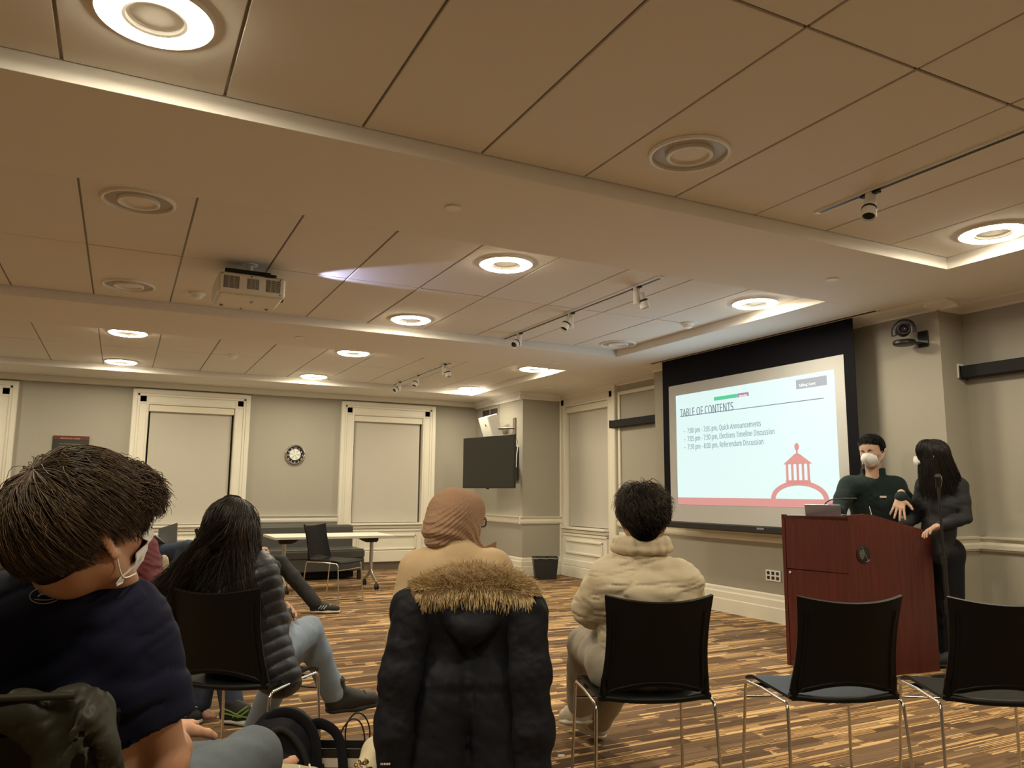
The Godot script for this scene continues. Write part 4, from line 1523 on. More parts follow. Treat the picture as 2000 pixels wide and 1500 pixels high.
	# microphone stand
	var ms := thing("microphone_stand", "black microphone stand between the lectern and the standing woman", "microphone stand", Vector3(4.93, 0, -3.36))
	m = MB.new()
	m.lathe([Vector2(0, 0), Vector2(0.13, 0), Vector2(0.13, 0.012), Vector2(0.1, 0.022), Vector2(0.02, 0.03), Vector2(0, 0.03)], 32)
	obj("base", m, M.black, ms)
	var top_at := Vector3(4.70, 1.30, -3.27) - Vector3(4.93, 0, -3.36)
	top_at = Vector3(-0.075, 1.28, 0.04)
	var mid := top_at * 0.6
	m = MB.new()
	m.tube([Vector3(0, 0.02, 0), mid], 0.0155, 12)
	obj("lower_tube", m, M.black, ms)
	m = MB.new()
	m.tube([mid, top_at], 0.009, 12)
	obj("upper_tube", m, M.black, ms)
	m = MB.new()
	m.tube([top_at * 0.335, top_at * 0.405], 0.021, 12)
	m.tube([mid * 0.97, mid * 1.04], 0.018, 12)
	obj("clutch", m, M.blackmatte, ms)
	m = MB.new()
	m.box(top_at * 0.39 + Vector3(-0.012, 0, 0.02), Vector3(0.016, 0.012, 0.012), 0.002)
	m.box(top_at * 0.35 + Vector3(-0.008, 0, 0.021), Vector3(0.016, 0.05, 0.008), 0.002)
	obj("clutch_label", m, M.steel, ms)
	m = MB.new()
	m.tube([top_at + Vector3(0.012, -0.03, -0.01), top_at + Vector3(-0.005, 0.02, 0.01), top_at + Vector3(-0.03, 0.05, 0.02)], [0.017, 0.02, 0.018], 12)
	obj("clip", m, M.black, ms)
	m = MB.new()
	m.tube(curve([top_at + Vector3(0.02, -0.02, 0), top_at + Vector3(0.035, 0.03, 0), top_at + Vector3(0.0, 0.055, 0.01), top_at + Vector3(-0.03, 0.03, 0.02)]), 0.007, 8)
	obj("clip_spring", m, M.steel, ms)

# ---------------------------------------------------------------- people: shared anatomy
var nz := FastNoiseLite.new()
var nzr := FastNoiseLite.new()

func v3(a: Array) -> Vector3: return Vector3(a[0], a[1], a[2])

# frame of a head: x to the person's left, y up, z out of the face
func head_frame(c: Vector3, face: Vector3, tilt := 0.0, scale := 1.0) -> Transform3D:
	var z := face.normalized()
	var x := Vector3.UP.cross(z).normalized()
	var b := Basis(x, z.cross(x), z) * Basis(Vector3.BACK, tilt)
	return Transform3D(b.scaled_local(Vector3.ONE * scale), c)

func head_sdf(h: Transform3D, neck: Vector3, cell := 0.0045, broad := 1.0, ears := true, ear_turn := 0.7) -> SDF:
	var s := SDF.new()
	s.cell = cell
	var k: float = h.basis.x.length()
	var P := func(x, y, z): return h * Vector3(x * broad, y, z)
	s.bone(P.call(0, 0.035, -0.034), P.call(0, 0.032, 0.028), 0.079 * k, 0.071 * k, 0.03)
	s.bone(P.call(0, 0.05, 0.045), P.call(0, 0.02, 0.045), 0.056 * k, 0.052 * k, 0.03)
	s.bone(P.call(0, -0.02, 0.03), P.call(0, -0.07, 0.048), 0.058 * k, 0.036 * k, 0.03)
	for e in [-1.0, 1.0]:
		s.bone(P.call(e * 0.05, -0.04, 0.0), P.call(e * 0.018, -0.088, 0.06), 0.024 * k, 0.018 * k, 0.03)
		s.bone(P.call(e * 0.042, -0.012, 0.06), P.call(e * 0.052, -0.008, 0.03), 0.019 * k, 0.018 * k, 0.02)
		s.bone(P.call(e * 0.012, 0.021, 0.094), P.call(e * 0.042, 0.024, 0.076), 0.009 * k, 0.009 * k, 0.012)
		s.bone(P.call(e * 0.010, -0.030, 0.098), P.call(e * 0.008, -0.028, 0.106), 0.0085 * k, 0.008 * k, 0.008)
		s.carve(P.call(e * 0.031, 0.006, 0.104), P.call(e * 0.034, 0.006, 0.1), 0.017 * k, 0.014 * k, 0.014)
		# eyelids
		s.bone(P.call(e * 0.022, 0.0045, 0.081), P.call(e * 0.042, 0.0045, 0.077), 0.0105 * k, 0.0105 * k, 0.004)
		if not ears: continue
		var en: Vector3 = (h.basis * Vector3(e * sqrt(1.0 - ear_turn * ear_turn), 0, ear_turn)).normalized()
		s.bone(P.call(e * 0.084, 0.014, -0.020), P.call(e * 0.080, -0.026, -0.006), 0.022 * k, 0.012 * k, 0.006, en, 2.6)
		s.carve(P.call(e * 0.088, 0.006, -0.006), P.call(e * 0.087, -0.012, -0.002), 0.010 * k, 0.007 * k, 0.005)
	s.bone(P.call(0, 0.014, 0.092), P.call(0, -0.026, 0.110), 0.0085 * k, 0.0115 * k, 0.012)
	s.bone(P.call(-0.016, -0.056, 0.086), P.call(0.016, -0.056, 0.086), 0.007 * k, 0.007 * k, 0.006)
	s.bone(P.call(-0.014, -0.066, 0.083), P.call(0.014, -0.066, 0.083), 0.008 * k, 0.008 * k, 0.006)
	s.bone(P.call(0, -0.09, 0.064), P.call(0, -0.09, 0.06), 0.021 * k, 0.021 * k, 0.02)
	s.bone(P.call(0, -0.035, -0.025), neck, 0.056 * k, 0.06 * k, 0.03)
	return s

func eyes(h: Transform3D, parent: Node, dark := C("2a1c12")) -> void:
	var inv: Transform3D = parent.global_transform.affine_inverse()
	for e in [-1.0, 1.0]:
		var m := MB.new()
		m.ball(inv * (h * Vector3(e * 0.031, 0.0025, 0.0815)), Vector3(0.0115, 0.0045, 0.0115) * h.basis.x.length(), 14, (inv.basis * h.basis).orthonormalized())
		obj("eye", m, M.eyewhite, parent)
		m = MB.new()
		m.ball(inv * (h * Vector3(e * 0.031, 0.0025, 0.0885)), Vector3(0.0052, 0.0042, 0.0052) * h.basis.x.length(), 12, (inv.basis * h.basis).orthonormalized())
		obj("iris", m, mat(dark, 0.2), parent)

# five fingers and a palm; fwd from wrist to knuckles, pn out of the palm, th towards the thumb
func hand_sdf(w: Vector3, fwd: Vector3, pn: Vector3, curls: Array, spread := 0.0, left := false, cell := 0.0032, thumb_in := 0.3) -> SDF:
	var s := SDF.new()
	s.cell = cell
	fwd = fwd.normalized()
	pn = (pn - fwd * pn.dot(fwd)).normalized()
	var th := fwd.cross(pn) * (1.0 if left else -1.0)
	s.bone(w - fwd * 0.035, w + fwd * 0.012, 0.027, 0.026, 0.02, pn, 1.3)
	var lens := [0.92, 1.0, 0.94, 0.76]
	for i in 4:
		var side := 0.031 - 0.0205 * i
		var kn := w + fwd * (0.088 - absf(i - 1) * 0.005) + th * side
		s.bone(w + fwd * 0.012 + th * side * 0.5, kn, 0.0145, 0.0112, 0.02, pn, 1.15)
		var d := (fwd + th * spread * (1.2 - i * 0.8)).normalized()
		var p := kn
		var r := 0.0098 - 0.0006 * absf(i - 1)
		var c: float = curls[i]
		for q in 3:
			c = curls[i] * [0.7, 1.1, 0.6][q]
			d = d.rotated(d.cross(pn).normalized(), c)
			pn = pn # curl bends towards the palm
			var l: float = [0.044, 0.026, 0.021][q] * lens[i]
			s.bone(p, p + d * l, r, r * 0.88, 0.004)
			p += d * l
			r *= 0.88
	var tb := w + fwd * 0.018 + th * 0.026
	var td := (fwd * 0.62 + th * 0.72 + pn * thumb_in).normalized()
	s.bone(w + fwd * 0.02 + th * 0.012, tb + td * 0.03, 0.016, 0.0125, 0.018)
	s.bone(tb + td * 0.03, tb + td * 0.06, 0.0115, 0.0105, 0.006)
	var td2 := (td + fwd * 0.35 + pn * thumb_in).normalized()
	s.bone(tb + td * 0.06, tb + td * 0.06 + td2 * 0.026, 0.0105, 0.0085, 0.005)
	return s

# torso, arms and legs of figure f grown by off
func torso(s: SDF, f: Dictionary, off := 0.0, up_to_neck := true) -> void:
	var front: Vector3 = f.front
	var w: float = f.get("build", 1.0)
	var right := front.cross(Vector3.UP).normalized()
	var pel: Vector3 = f.pelvis
	var ch: Vector3 = f.chest
	for e in [-1.0, 1.0]:
		s.bone(pel + right * e * 0.06, pel.lerp(ch, 0.45) + right * e * 0.055, 0.115 * w + off, 0.10 * w + off, 0.05, front, 1.12)
		s.bone(pel.lerp(ch, 0.45) + right * e * 0.055, ch + right * e * 0.065, 0.10 * w + off, 0.115 * w + off, 0.05, front, 1.12)
	s.bone(f.shR.lerp(f.shL, 0.12), f.shL.lerp(f.shR, 0.12), 0.068 * w + off, 0.068 * w + off, 0.06)
	s.bone(ch.lerp(f.neck, 0.35), f.neck, 0.085 * w + off, 0.058 * w + off, 0.06)

func arm(s: SDF, f: Dictionary, side: String, off := 0.0, to_wrist := 1.0) -> void:
	var sh: Vector3 = f["sh" + side]
	var el: Vector3 = f["el" + side]
	var w: float = f.get("build", 1.0)
	s.bone(sh, sh.lerp(el, 0.45), 0.055 * w + off, 0.049 * w + off, 0.05)
	s.bone(sh.lerp(el, 0.45), el, 0.049 * w + off, 0.040 * w + off, 0.02)
	if to_wrist > 0.0:
		var wr: Vector3 = el.lerp(f["wr" + side], to_wrist)
		s.bone(el, el.lerp(wr, 0.3), 0.041 * w + off, 0.043 * w + off, 0.02)
		s.bone(el.lerp(wr, 0.3), wr, 0.043 * w + off, lerpf(0.04, 0.027, to_wrist) + off, 0.02)

func leg(s: SDF, f: Dictionary, side: String, off := 0.0, cuff := 0.0) -> void:
	var hp: Vector3 = f["hip" + side]
	var kn: Vector3 = f["kn" + side]
	var an: Vector3 = f["an" + side]
	s.bone(hp, kn, 0.088 + off, 0.056 + off, 0.04)
	s.bone(kn, kn.lerp(an, 0.35), 0.056 + off, 0.056 + off, 0.02)
	s.bone(kn.lerp(an, 0.35), an, 0.056 + off, 0.037 + off + cuff, 0.02)

func foot(s: SDF, an: Vector3, toe: Vector3) -> void:
	s.bone(an, an.lerp(toe, 0.35) + Vector3.DOWN * 0.035, 0.030, 0.024, 0.02)
	s.bone(an + Vector3.DOWN * 0.045, an.lerp(toe, 0.75) + Vector3.DOWN * 0.012, 0.024, 0.016, 0.02)

func body_sdf(f: Dictionary, cell := 0.014) -> SDF:
	var s := SDF.new()
	s.cell = cell
	torso(s, f)
	for e in ["R", "L"]:
		arm(s, f, e)
		leg(s, f, e)
		foot(s, f["an" + e], f["toe" + e])
	s.bone(f.neck, f.head + Vector3.DOWN * 0.03, 0.057, 0.055, 0.03)
	return s

func figure(label: String, at: Vector3) -> Node3D:
	return thing("person", label, "person", at)

# fabric folds: stretched ridged noise
func folds(amp: float, sx: float, sy: float, sz: float) -> Callable:
	return func(p: Vector3) -> float:
		return amp * (nzr.get_noise_3d(p.x * sx, p.y * sy, p.z * sz))

# a shoe: upper and sole as their own parts; an = ankle, toe = toe tip at ground height
func shoe(parent: Node, called: String, heel: Vector3, toe: Vector3, up: Vector3, upper: Material, sole: Material, h := 0.065, boot := 0.0, toe_r := 0.036) -> Array:
	var d := (toe - heel).normalized()
	up = (up - d * up.dot(d)).normalized()
	var l := heel.distance_to(toe)
	var s := SDF.new()
	s.cell = 0.006
	var side := d.cross(up)
	s.bone(heel + d * 0.036 + up * 0.048, heel + d * (l * 0.45) + up * 0.05, 0.036, 0.040, 0.03)
	s.bone(heel + d * (l * 0.45) + up * 0.05, toe - d * 0.04 + up * 0.042, 0.040, toe_r - 0.004, 0.03)
	s.bone(heel + d * 0.036 + up * 0.05, heel + d * 0.042 + up * (0.04 + h + boot), 0.036, 0.040 if boot > 0 else 0.034, 0.02)
	s.bone(heel + d * 0.09 + up * (0.05 + h * 0.6), heel + d * 0.15 + up * 0.065, 0.028, 0.028, 0.03)
	s.carve(heel + d * 0.05 + up * (0.06 + h + boot), heel + d * 0.06 + up * (0.12 + h + boot), 0.026, 0.05, 0.008)
	s.carve(heel - up * 0.5 - d * 0.2, toe - up * 0.5 + d * 0.2, 0.515, 0.515, 0.004)
	soft(called, [s], upper, parent)
	var o := SDF.new()
	o.cell = 0.006
	o.bone(heel + d * 0.036 + up * 0.018, heel + d * (l * 0.55) + up * 0.016, 0.038, 0.043, 0.03, up, 2.4)
	o.bone(heel + d * (l * 0.55) + up * 0.016, toe - d * 0.038 + up * 0.02, 0.043, toe_r, 0.03, up, 2.4)
	soft("sole", [o], sole, parent)
	var lace := MB.new()
	var inv: Transform3D = parent.global_transform.affine_inverse()
	for k in 4:
		var c := heel + d * (0.115 + 0.026 * k) + up * (0.094 - 0.004 * k + h * 0.14 * (1.0 - k / 4.0))
		lace.tube([inv * (c - side * 0.02 - up * 0.006), inv * (c + up * 0.003), inv * (c + side * 0.02 - up * 0.006)], 0.0026, 6)
	obj("laces", lace, M.black if boot > 0 else sole, parent)
	return [s, o, d, up, side]

# ---------------------------------------------------------------- hair
# strands combed over an ellipsoid from the crown; at = head frame, rad = scalp radii, hang = where they leave the head
func strands(mb: MB, h: Transform3D, rad: Vector3, crown: Vector3, n: int, len0: float, len1: float, cols: Array, o := {}) -> void:
	var r := RandomNumberGenerator.new()
	r.seed = n + int(len0 * 1000)
	mb.colored = true
	var lift: float = o.get("lift", 0.012)
	var curl: float = o.get("curl", 0.0)
	var hang: float = o.get("hang", -0.25)
	var wd: float = o.get("width", 0.0011)
	var low: float = o.get("low", -0.35)      # scalp reaches down to here at the back
	var front: float = o.get("front", 0.15)   # and down to here at the face
	var segs: int = o.get("segs", 8)
	var side_low: float = o.get("side", lerpf(low, front, 0.35))
	var turn: float = o.get("turn", 0.35)
	var sweep: float = o.get("sweep", 0.0)
	var back: Vector3 = o.get("back", Vector3(0, -1, -0.25))
	var down: Vector3 = h.basis.inverse() * Vector3.DOWN
	back = back.normalized()
	var hinv := h.basis.inverse()
	crown = crown.normalized()
	for i in n:
		var d := Vector3(r.randfn(), r.randfn(), r.randfn()).normalized()
		var lim := scalp_limit(d, low, side_low, front)
		if d.y < lim: continue
		var L := r.randf_range(len0, len1)
		if o.has("trim"): L *= clampf((d.y - low) * o.trim + 0.25, 0.15, 1.0)
		var clump := Vector3(nz.get_noise_3d(d.x * 190, d.y * 190, d.z * 190), nz.get_noise_3d(d.y * 190 + 50, d.z * 190, d.x * 190), nz.get_noise_3d(d.z * 190, d.x * 190 + 90, d.y * 190))
		var ph := nz.get_noise_3d(d.x * 60 + 20, d.y * 60, d.z * 60) * 12.0 + r.randf() * 0.7
		var st := L / segs
		var pts := PackedVector3Array()
		var free := false
		var lat := 99.0
		var p := Vector3.ZERO
		var v := Vector3.ZERO
		var lf := lift * r.randf_range(0.25, 1.0) * lerpf(1.0, smoothstep(-0.55, 0.15, d.y), 0.8 if o.has("stop") else 0.0)
		for k in segs + 1:
			var u := float(k) / segs
			if not free:
				var e := 1.0 + lf / rad.x * smoothstep(0.0, 0.35, u)
				p = d * rad * e
				if curl > 0.0: p += (Vector3(sin(ph + u * 9.0), cos(ph * 1.3 + u * 8.0), sin(ph * 0.7 + u * 10.0)) * curl * u)
				pts.append(p)
				var t := (d * crown.dot(d) - crown)
				t = (t + clump * 0.55 + down * 0.25 + Vector3(0, 0, sweep))
				t = (t - d * t.dot(d)).normalized()
				var nd := (d + t * st / ((rad.x + rad.y) * 0.5)).normalized()
				v = (nd - d) * rad
				d = nd
				if d.y < hang: free = true
				if o.has("stop") and pts.size() > 2 and d.y < scalp_limit(d, low, side_low, front) - o.stop * r.randf(): break
			else:
				var fall := back
				if o.has("split"): # the two falls of parted long hair, in world directions
					var sp: Array = o.split
					if lat > 9.0: lat = (h.basis * p).dot(sp[0])
					fall = (hinv * ((sp[2] - sp[0] * maxf(0.0, lat + 0.08) * sp[5]).lerp(sp[3], smoothstep(sp[1] - sp[4], sp[1] + sp[4], lat)))).normalized()
				v = v.lerp(fall * st, turn)
				p += v
				var q := p
				if curl > 0.0: q += (Vector3(sin(ph + u * 9.0), cos(ph * 1.3 + u * 8.0), sin(ph * 0.7 + u * 10.0)) * curl * u)
				pts.append(q)
		var tone: Color = cols[r.randi() % cols.size()]
		mb.col = tone * r.randf_range(0.8, 1.2)
		if pts.size() > 2: strand(mb, h, pts, wd)

# how far down the scalp goes at the nape, over the ears and at the face
func scalp_limit(d: Vector3, low: float, side_low: float, front: float) -> float:
	if d.z < 0.0: return lerpf(low, side_low, smoothstep(-0.62, -0.2, d.z))
	return lerpf(side_low, front, smoothstep(0.15, 0.8, d.z))

func strand(mb: MB, h: Transform3D, pts: PackedVector3Array, wd: float) -> void:
	var m := pts.size()
	var b := mb.v.size()
	var side := Vector3.ZERO
	for k in m:
		var t := (pts[mini(k + 1, m - 1)] - pts[maxi(k - 1, 0)]).normalized()
		if k == 0: side = t.cross(Vector3(0.3, 0.8, 0.52)).normalized()
		side = (side - t * side.dot(t)).normalized()
		var o := t.cross(side)
		var w := wd * (1.0 - 0.75 * pow(float(k) / (m - 1), 2.0))
		for q in 3:
			var a := TAU * q / 3.0
			var nn := side * cos(a) + o * sin(a)
			mb.v.append(h * (pts[k] + nn * w)); mb.n.append((h.basis * nn).normalized()); mb.uv.append(Vector2.ZERO); mb.c.append(mb.col)
	for k in m - 1:
		for q in 3:
			var a := b + k * 3 + q
			var a2 := b + k * 3 + (q + 1) % 3
			mb.ix.append_array(PackedInt32Array([a, a2 + 3, a2, a, a + 3, a2 + 3]))

func to_local_mb(mb: MB, parent: Node3D) -> MB:
	var inv := parent.global_transform.affine_inverse()
	for k in mb.v.size():
		mb.v[k] = inv * mb.v[k]
		mb.n[k] = (inv.basis * mb.n[k]).normalized()
	return mb

# folded respirator in the head's frame
func face_mask(h: Transform3D, parent: Node3D, straps := true, out := 0.0, crumple := 0.0) -> void:
	var g := []
	for i in 13:
		var v := i / 12.0
		var row := []
		for j in 17:
			var u := j / 8.0 - 1.0
			var wide := 0.064 - 0.012 * pow(absf(v - 0.45) * 2.0, 2.0)
			var y := lerpf(0.004, -0.108, v) - 0.012 * u * u * (1.0 - 2.0 * v)
			var prow := 0.124 + 0.014 * sin(PI * clampf(v * 1.1, 0, 1)) - 0.048 * v * v
			var z := prow - 0.062 * pow(absf(u), 1.5) + out
			if crumple > 0.0:
				z += crumple * nz.get_noise_2d(u * 160.0, v * 190.0)
				y += crumple * nz.get_noise_2d(u * 130.0 + 90.0, v * 100.0)
			row.append(h * Vector3(u * wide, y, z))
		g.append(row)
	var m := MB.new()
	m.sheet(g, 0.0022)
	obj("face_mask", to_local_mb(m, parent), M.mask, parent)
	if not straps: return
	for e in [-1.0, 1.0]:
		m = MB.new()
		for q in [[-0.020, 0.012], [-0.082, -0.026]]:
			m.tube(curve([h * Vector3(e * 0.060, q[0], 0.062), h * Vector3(e * 0.076, lerpf(q[0], q[1], 0.6), 0.02), h * Vector3(e * 0.0835, q[1], -0.012), h * Vector3(e * 0.084, -0.006, -0.03)]), 0.0016, 6)
		obj("ear_loop", to_local_mb(m, parent), M.mask, parent)

# carry a point along dir until it meets the surface
func on_surface(s: SDF, p: Vector3, dir: Vector3) -> Vector3:
	var start := p
	var ids := PackedInt32Array(range(s.A.size()))
	dir = dir.normalized()
	for k in 60:
		var d := s.ev(p, ids)
		if absf(d) < 0.0006: break
		p += dir * d * 0.8
	return p if p.distance_to(start) < 0.4 else start + dir * 0.06

func people() -> void:
	nz.seed = 11
	nz.frequency = 0.02
	nzr.seed = 5
	nzr.frequency = 1.0
	nzr.fractal_octaves = 2
	M.skin = mat(lin(0.50, 0.27, 0.17), 0.55, 0, {"sss": 0.08})
	M.skinfair = mat(lin(0.52, 0.33, 0.245), 0.55, 0, {"sss": 0.08})
	M.eyewhite = mat(lin(0.6, 0.56, 0.5), 0.25)
	M.mask = mat(lin(0.78, 0.78, 0.77), 0.8)
	M.navy = mat(lin(0.010, 0.011, 0.028), 0.8, 0, {"spec": 0.25})
	M.nylon = mat(lin(0.007, 0.008, 0.013), 0.7, 0, {"spec": 0.35})
	M.puffer = mat(lin(0.020, 0.022, 0.028), 0.45)
	M.tan = mat(lin(0.62, 0.53, 0.38), 0.7)
	M.blouse = mat(lin(0.50, 0.36, 0.21), 0.75)
	M.scarf = mat(lin(0.33, 0.20, 0.125), 0.9, 0, {"bump": [0.12, 0.25, 9.0]})
	M.jeans = mat(lin(0.25, 0.32, 0.42), 0.85, 0, {"bump": [0.4, 0.02, 14.0]})
	M.denimgrey = mat(lin(0.085, 0.105, 0.13), 0.85, 0, {"bump": [0.4, 0.02, 14.0]})
	M.denimdark = mat(lin(0.02, 0.028, 0.055), 0.85)
	M.olive = mat(lin(0.020, 0.020, 0.012), 0.55, 0, {"spec": 0.4})
	M.maroon = mat(lin(0.14, 0.035, 0.045), 0.85)
	M.fleece = mat(lin(0.007, 0.018, 0.018), 0.95, 0, {"rim": 0.15})
	M.knit = mat(lin(0.013, 0.014, 0.018), 0.85, 0, {"rim": 0.25})
	M.greypants = mat(lin(0.36, 0.32, 0.26), 0.85)
	M.leather = mat(lin(0.018, 0.017, 0.013), 0.55)
	M.blackshoe = mat(lin(0.012, 0.013, 0.013), 0.7)
	M.whiteshoe = mat(lin(0.58, 0.53, 0.42), 0.55)
	M.suede = mat(lin(0.36, 0.33, 0.20), 0.9)
	M.hair = mat(Color.WHITE, 0.45, 0, {"vc": 1, "spec": 0.45})
	person_navy()
	person_puffer()
	person_scarf()
	person_tan()
	person_lectern_man()
	person_lectern_woman()
	person_maroon()
	person_laptop()
	person_clasped()
	bags()

func hair_cap(f: Node3D, h: Transform3D, bones: Array, col: Color, cell := 0.007, shrink := 0.0) -> MB:
	# solid core of the hair, added to the strands' mesh
	var s := SDF.new()
	s.cell = cell
	for b in bones: s.bone(h * v3(b[0]), h * v3(b[1]), b[2] - shrink, b[3] - shrink, 0.04)
	obj("hair_base", to_local_mb(s.build(), f), mat(col.linear_to_srgb(), 0.95, 0, {"spec": 0.15}), f)
	var mb := MB.new()
	mb.colored = true
	return mb

func person_navy() -> void:
	var front := Vector3(0.30, 0, -0.954).normalized()
	var right := front.cross(Vector3.UP)
	var f := {"front": front, "pelvis": Vector3(-0.06, 0.55, -1.80), "chest": Vector3(-0.065, 0.82, -1.755), "neck": Vector3(-0.080, 1.045, -1.700), "build": 1.0}
	f.shR = Vector3(0.050, 0.905, -1.69); f.shL = Vector3(-0.255, 0.93, -1.79)
	f.elR = Vector3(0.115, 0.675, -1.71); f.elL = Vector3(-0.38, 0.68, -1.86)
	f.wrR = Vector3(0.145, 0.655, -1.985); f.wrL = Vector3(-0.22, 0.66, -2.10)
	f.hipR = Vector3(0.04, 0.53, -1.78); f.hipL = Vector3(-0.14, 0.53, -1.84)
	f.knR = Vector3(0.335, 0.545, -2.07); f.knL = Vector3(-0.06, 0.50, -2.28)
	f.anR = Vector3(0.36, 0.085, -2.16); f.anL = Vector3(0.36, 0.47, -2.24)
	f.toeR = Vector3(0.44, 0.03, -2.36); f.toeL = Vector3(0.50, 0.50, -2.20)
	f.head = Vector3(-0.056, 1.104, -1.640)
	var o := figure("person in navy t-shirt with thick brown hair and white mask, seated at lower left", Vector3(-0.03, 0, -1.75))
	var h := head_frame(f.head, Vector3(0.74, 0.13, -0.66), -0.13, 1.06)
	var hs := hand_sdf(f.wrR, Vector3(0.2, -0.1, -1), Vector3(0, -1, 0), [0.25, 0.25, 0.3, 0.35], 0.06, false, 0.004)
	var hl := hand_sdf(f.wrL, Vector3(0.5, -0.1, -1), Vector3(0, -1, 0), [0.25, 0.25, 0.3, 0.35], 0.06, true, 0.006)
	soft("body", [body_sdf(f, 0.011), head_sdf(h, f.neck, 0.004, 1.0, true, 0.15), hs, hl], M.skin, o)
	eyes(h, o)
	face_mask_loose(h, o)
	# t-shirt
	var t := SDF.new()
	t.cell = 0.008
	torso(t, f, 0.014)
	for e in ["R", "L"]:
		var sh: Vector3 = f["sh" + e]
		var el: Vector3 = f["el" + e]
		t.bone(sh, sh.lerp(el, 0.58), 0.069, 0.074, 0.06)
		var ad: Vector3 = (el - sh).normalized()
		t.carve(sh.lerp(el, 0.60) + ad * 0.031, sh.lerp(el, 0.60) + ad * 0.10, 0.09, 0.09, 0.006, ad, 3.0)
	t.bone(Vector3(-0.23, 0.978, -1.745), Vector3(0.02, 0.970, -1.675), 0.066, 0.066, 0.06)
	t.carve(f.neck + Vector3(0, 0.03, 0) + front * 0.02, f.neck + Vector3(0, 0.13, 0) + front * 0.02, 0.074, 0.12, 0.008)
	t.amp = 0.009
	t.disp = func(p: Vector3) -> float:
		var q := p - Vector3(0.02, 0.9, -1.7)
		return 0.005 * nzr.get_noise_3d(q.x * 3.0 + q.y * 4.0, q.y * 9.0 - q.x * 4.0, q.z * 3.0) - 0.006 * pow(1.0 - absf(nzr.get_noise_3d(q.x * 3.5 + q.y * 3.0, q.y * 9.0 - q.x * 5.0, q.z * 3.0)), 5.0)
	soft("t_shirt", [t], M.navy, o)
	var col := SDF.new() # neckband
	col.cell = 0.005
	for k in 12:
		var a0 := TAU * k / 12
		var a1 := TAU * (k + 1) / 12
		var c: Vector3 = f.neck + Vector3(0, 0.012, 0) + front * 0.012
		col.bone(c + right * cos(a0) * 0.082 - front * sin(a0) * 0.070 + Vector3.UP * (0.022 * sin(a0)), c + right * cos(a1) * 0.082 - front * sin(a1) * 0.070 + Vector3.UP * (0.022 * sin(a1)), 0.011, 0.011, 0.004)
	soft("neckband", [col], M.navy, o)
	# emblem between the shoulders: outlined oval with a forked mark over a curved line
	var eye := Vector3(0, 1.2, 0)
	var em := MB.new()
	var inv: Transform3D = o.global_transform.affine_inverse()
	var ec := Vector3(-0.160, 1.012, -1.45)
	var put_line := func(pts: Array, r: float):
		var line := []
		for q in pts:
			var p: Vector3 = ec + right * q[0] + Vector3.UP * q[1]
			line.append(inv * (on_surface(t, p - front * 0.12, front) - front * 0.006))
		em.tube(line, r, 6)
	var ov := []
	for k in 33: ov.append([cos(TAU * k / 32) * 0.025, sin(TAU * k / 32) * 0.0135])
	put_line.call(ov, 0.0010)
	put_line.call([[-0.011, 0.0085], [-0.006, 0.0035], [0.006, 0.0035], [0.011, 0.0085]], 0.0014)
	put_line.call([[-0.011, -0.0015], [-0.006, 0.0025], [0.006, 0.0025], [0.011, -0.0015]], 0.0014)
	put_line.call([[-0.016, -0.006], [-0.006, -0.0072], [0.006, -0.0072], [0.016, -0.006]], 0.0010)
	obj("emblem", em, mat(lin(0.32, 0.32, 0.33), 0.5), o)
	# jeans
	var j := SDF.new()
	j.cell = 0.011
	for e in ["R", "L"]: leg(j, f, e, 0.013, 0.02)
	j.bone(f.hipR, f.hipL, 0.11, 0.11, 0.05)
	j.amp = 0.006
	j.disp = folds(0.005, 6.0, 8.0, 14.0)
	soft("jeans", [j], M.denimgrey, o)
	shoe(o, "shoe", Vector3(0.33, 0.0, -2.10), Vector3(0.44, 0.0, -2.36), Vector3.UP, M.suede, M.whiteshoe)
	shoe(o, "shoe", f.anL + Vector3(-0.04, -0.085, 0.03), f.anL + Vector3(0.19, -0.055, 0.06), Vector3(0, 0.8, 0.6), M.suede, M.whiteshoe)
	# hair: solid core and combed strands, swept towards the face
	var cap := hair_cap(o, h, [[[0, 0.045, -0.026], [0, 0.05, 0.03], 0.096, 0.086], [[0, 0.0, -0.036], [0, 0.03, -0.03], 0.080, 0.088], [[0, -0.02, -0.045], [0, 0.0, -0.04], 0.054, 0.062], [[0.04, 0.055, 0.06], [-0.04, 0.055, 0.06], 0.052, 0.052]], Color(0.022, 0.013, 0.007), 0.006, 0.014)
	var tones := [Color(0.05, 0.030, 0.016), Color(0.085, 0.052, 0.027), Color(0.034, 0.020, 0.011), Color(0.12, 0.078, 0.042)]
	var scalp := h * Transform3D(Basis(), Vector3(0, 0.042, -0.002))
	strands(cap, scalp, Vector3(0.095, 0.114, 0.125), Vector3(0.1, 0.85, -0.50), 17000, 0.10, 0.19, tones, {"lift": 0.010, "curl": 0.004, "hang": -2.0, "low": -0.66, "side": -0.24, "front": -0.02, "stop": 0.14, "width": 0.0009, "segs": 8, "sweep": 0.35})
	strands(cap, h * Transform3D(Basis(), Vector3(0, 0.060, 0.070)), Vector3(0.084, 0.066, 0.072), Vector3(0.2, 0.7, -0.6), 3000, 0.06, 0.12, tones, {"lift": 0.016, "curl": 0.013, "hang": -2.0, "low": -0.2, "front": -0.35, "stop": 0.3, "width": 0.0012, "segs": 9})
	strands(cap, scalp, Vector3(0.096, 0.115, 0.122), Vector3(0.1, 0.85, -0.50), 160, 0.05, 0.08, tones, {"lift": 0.024, "curl": 0.008, "hang": -2.0, "low": -0.1, "front": 0.1, "stop": 0.2, "width": 0.0007, "segs": 9})
	obj("hair", to_local_mb(cap, o), M.hair, o)
	# dark jacket hung over his chair
	var jk := thing("draped_jacket", "dark olive shell jacket draped over the navy-shirted man's chair back", "jacket", Vector3(0.0, 0, -1.53))
	var b := SDF.new()
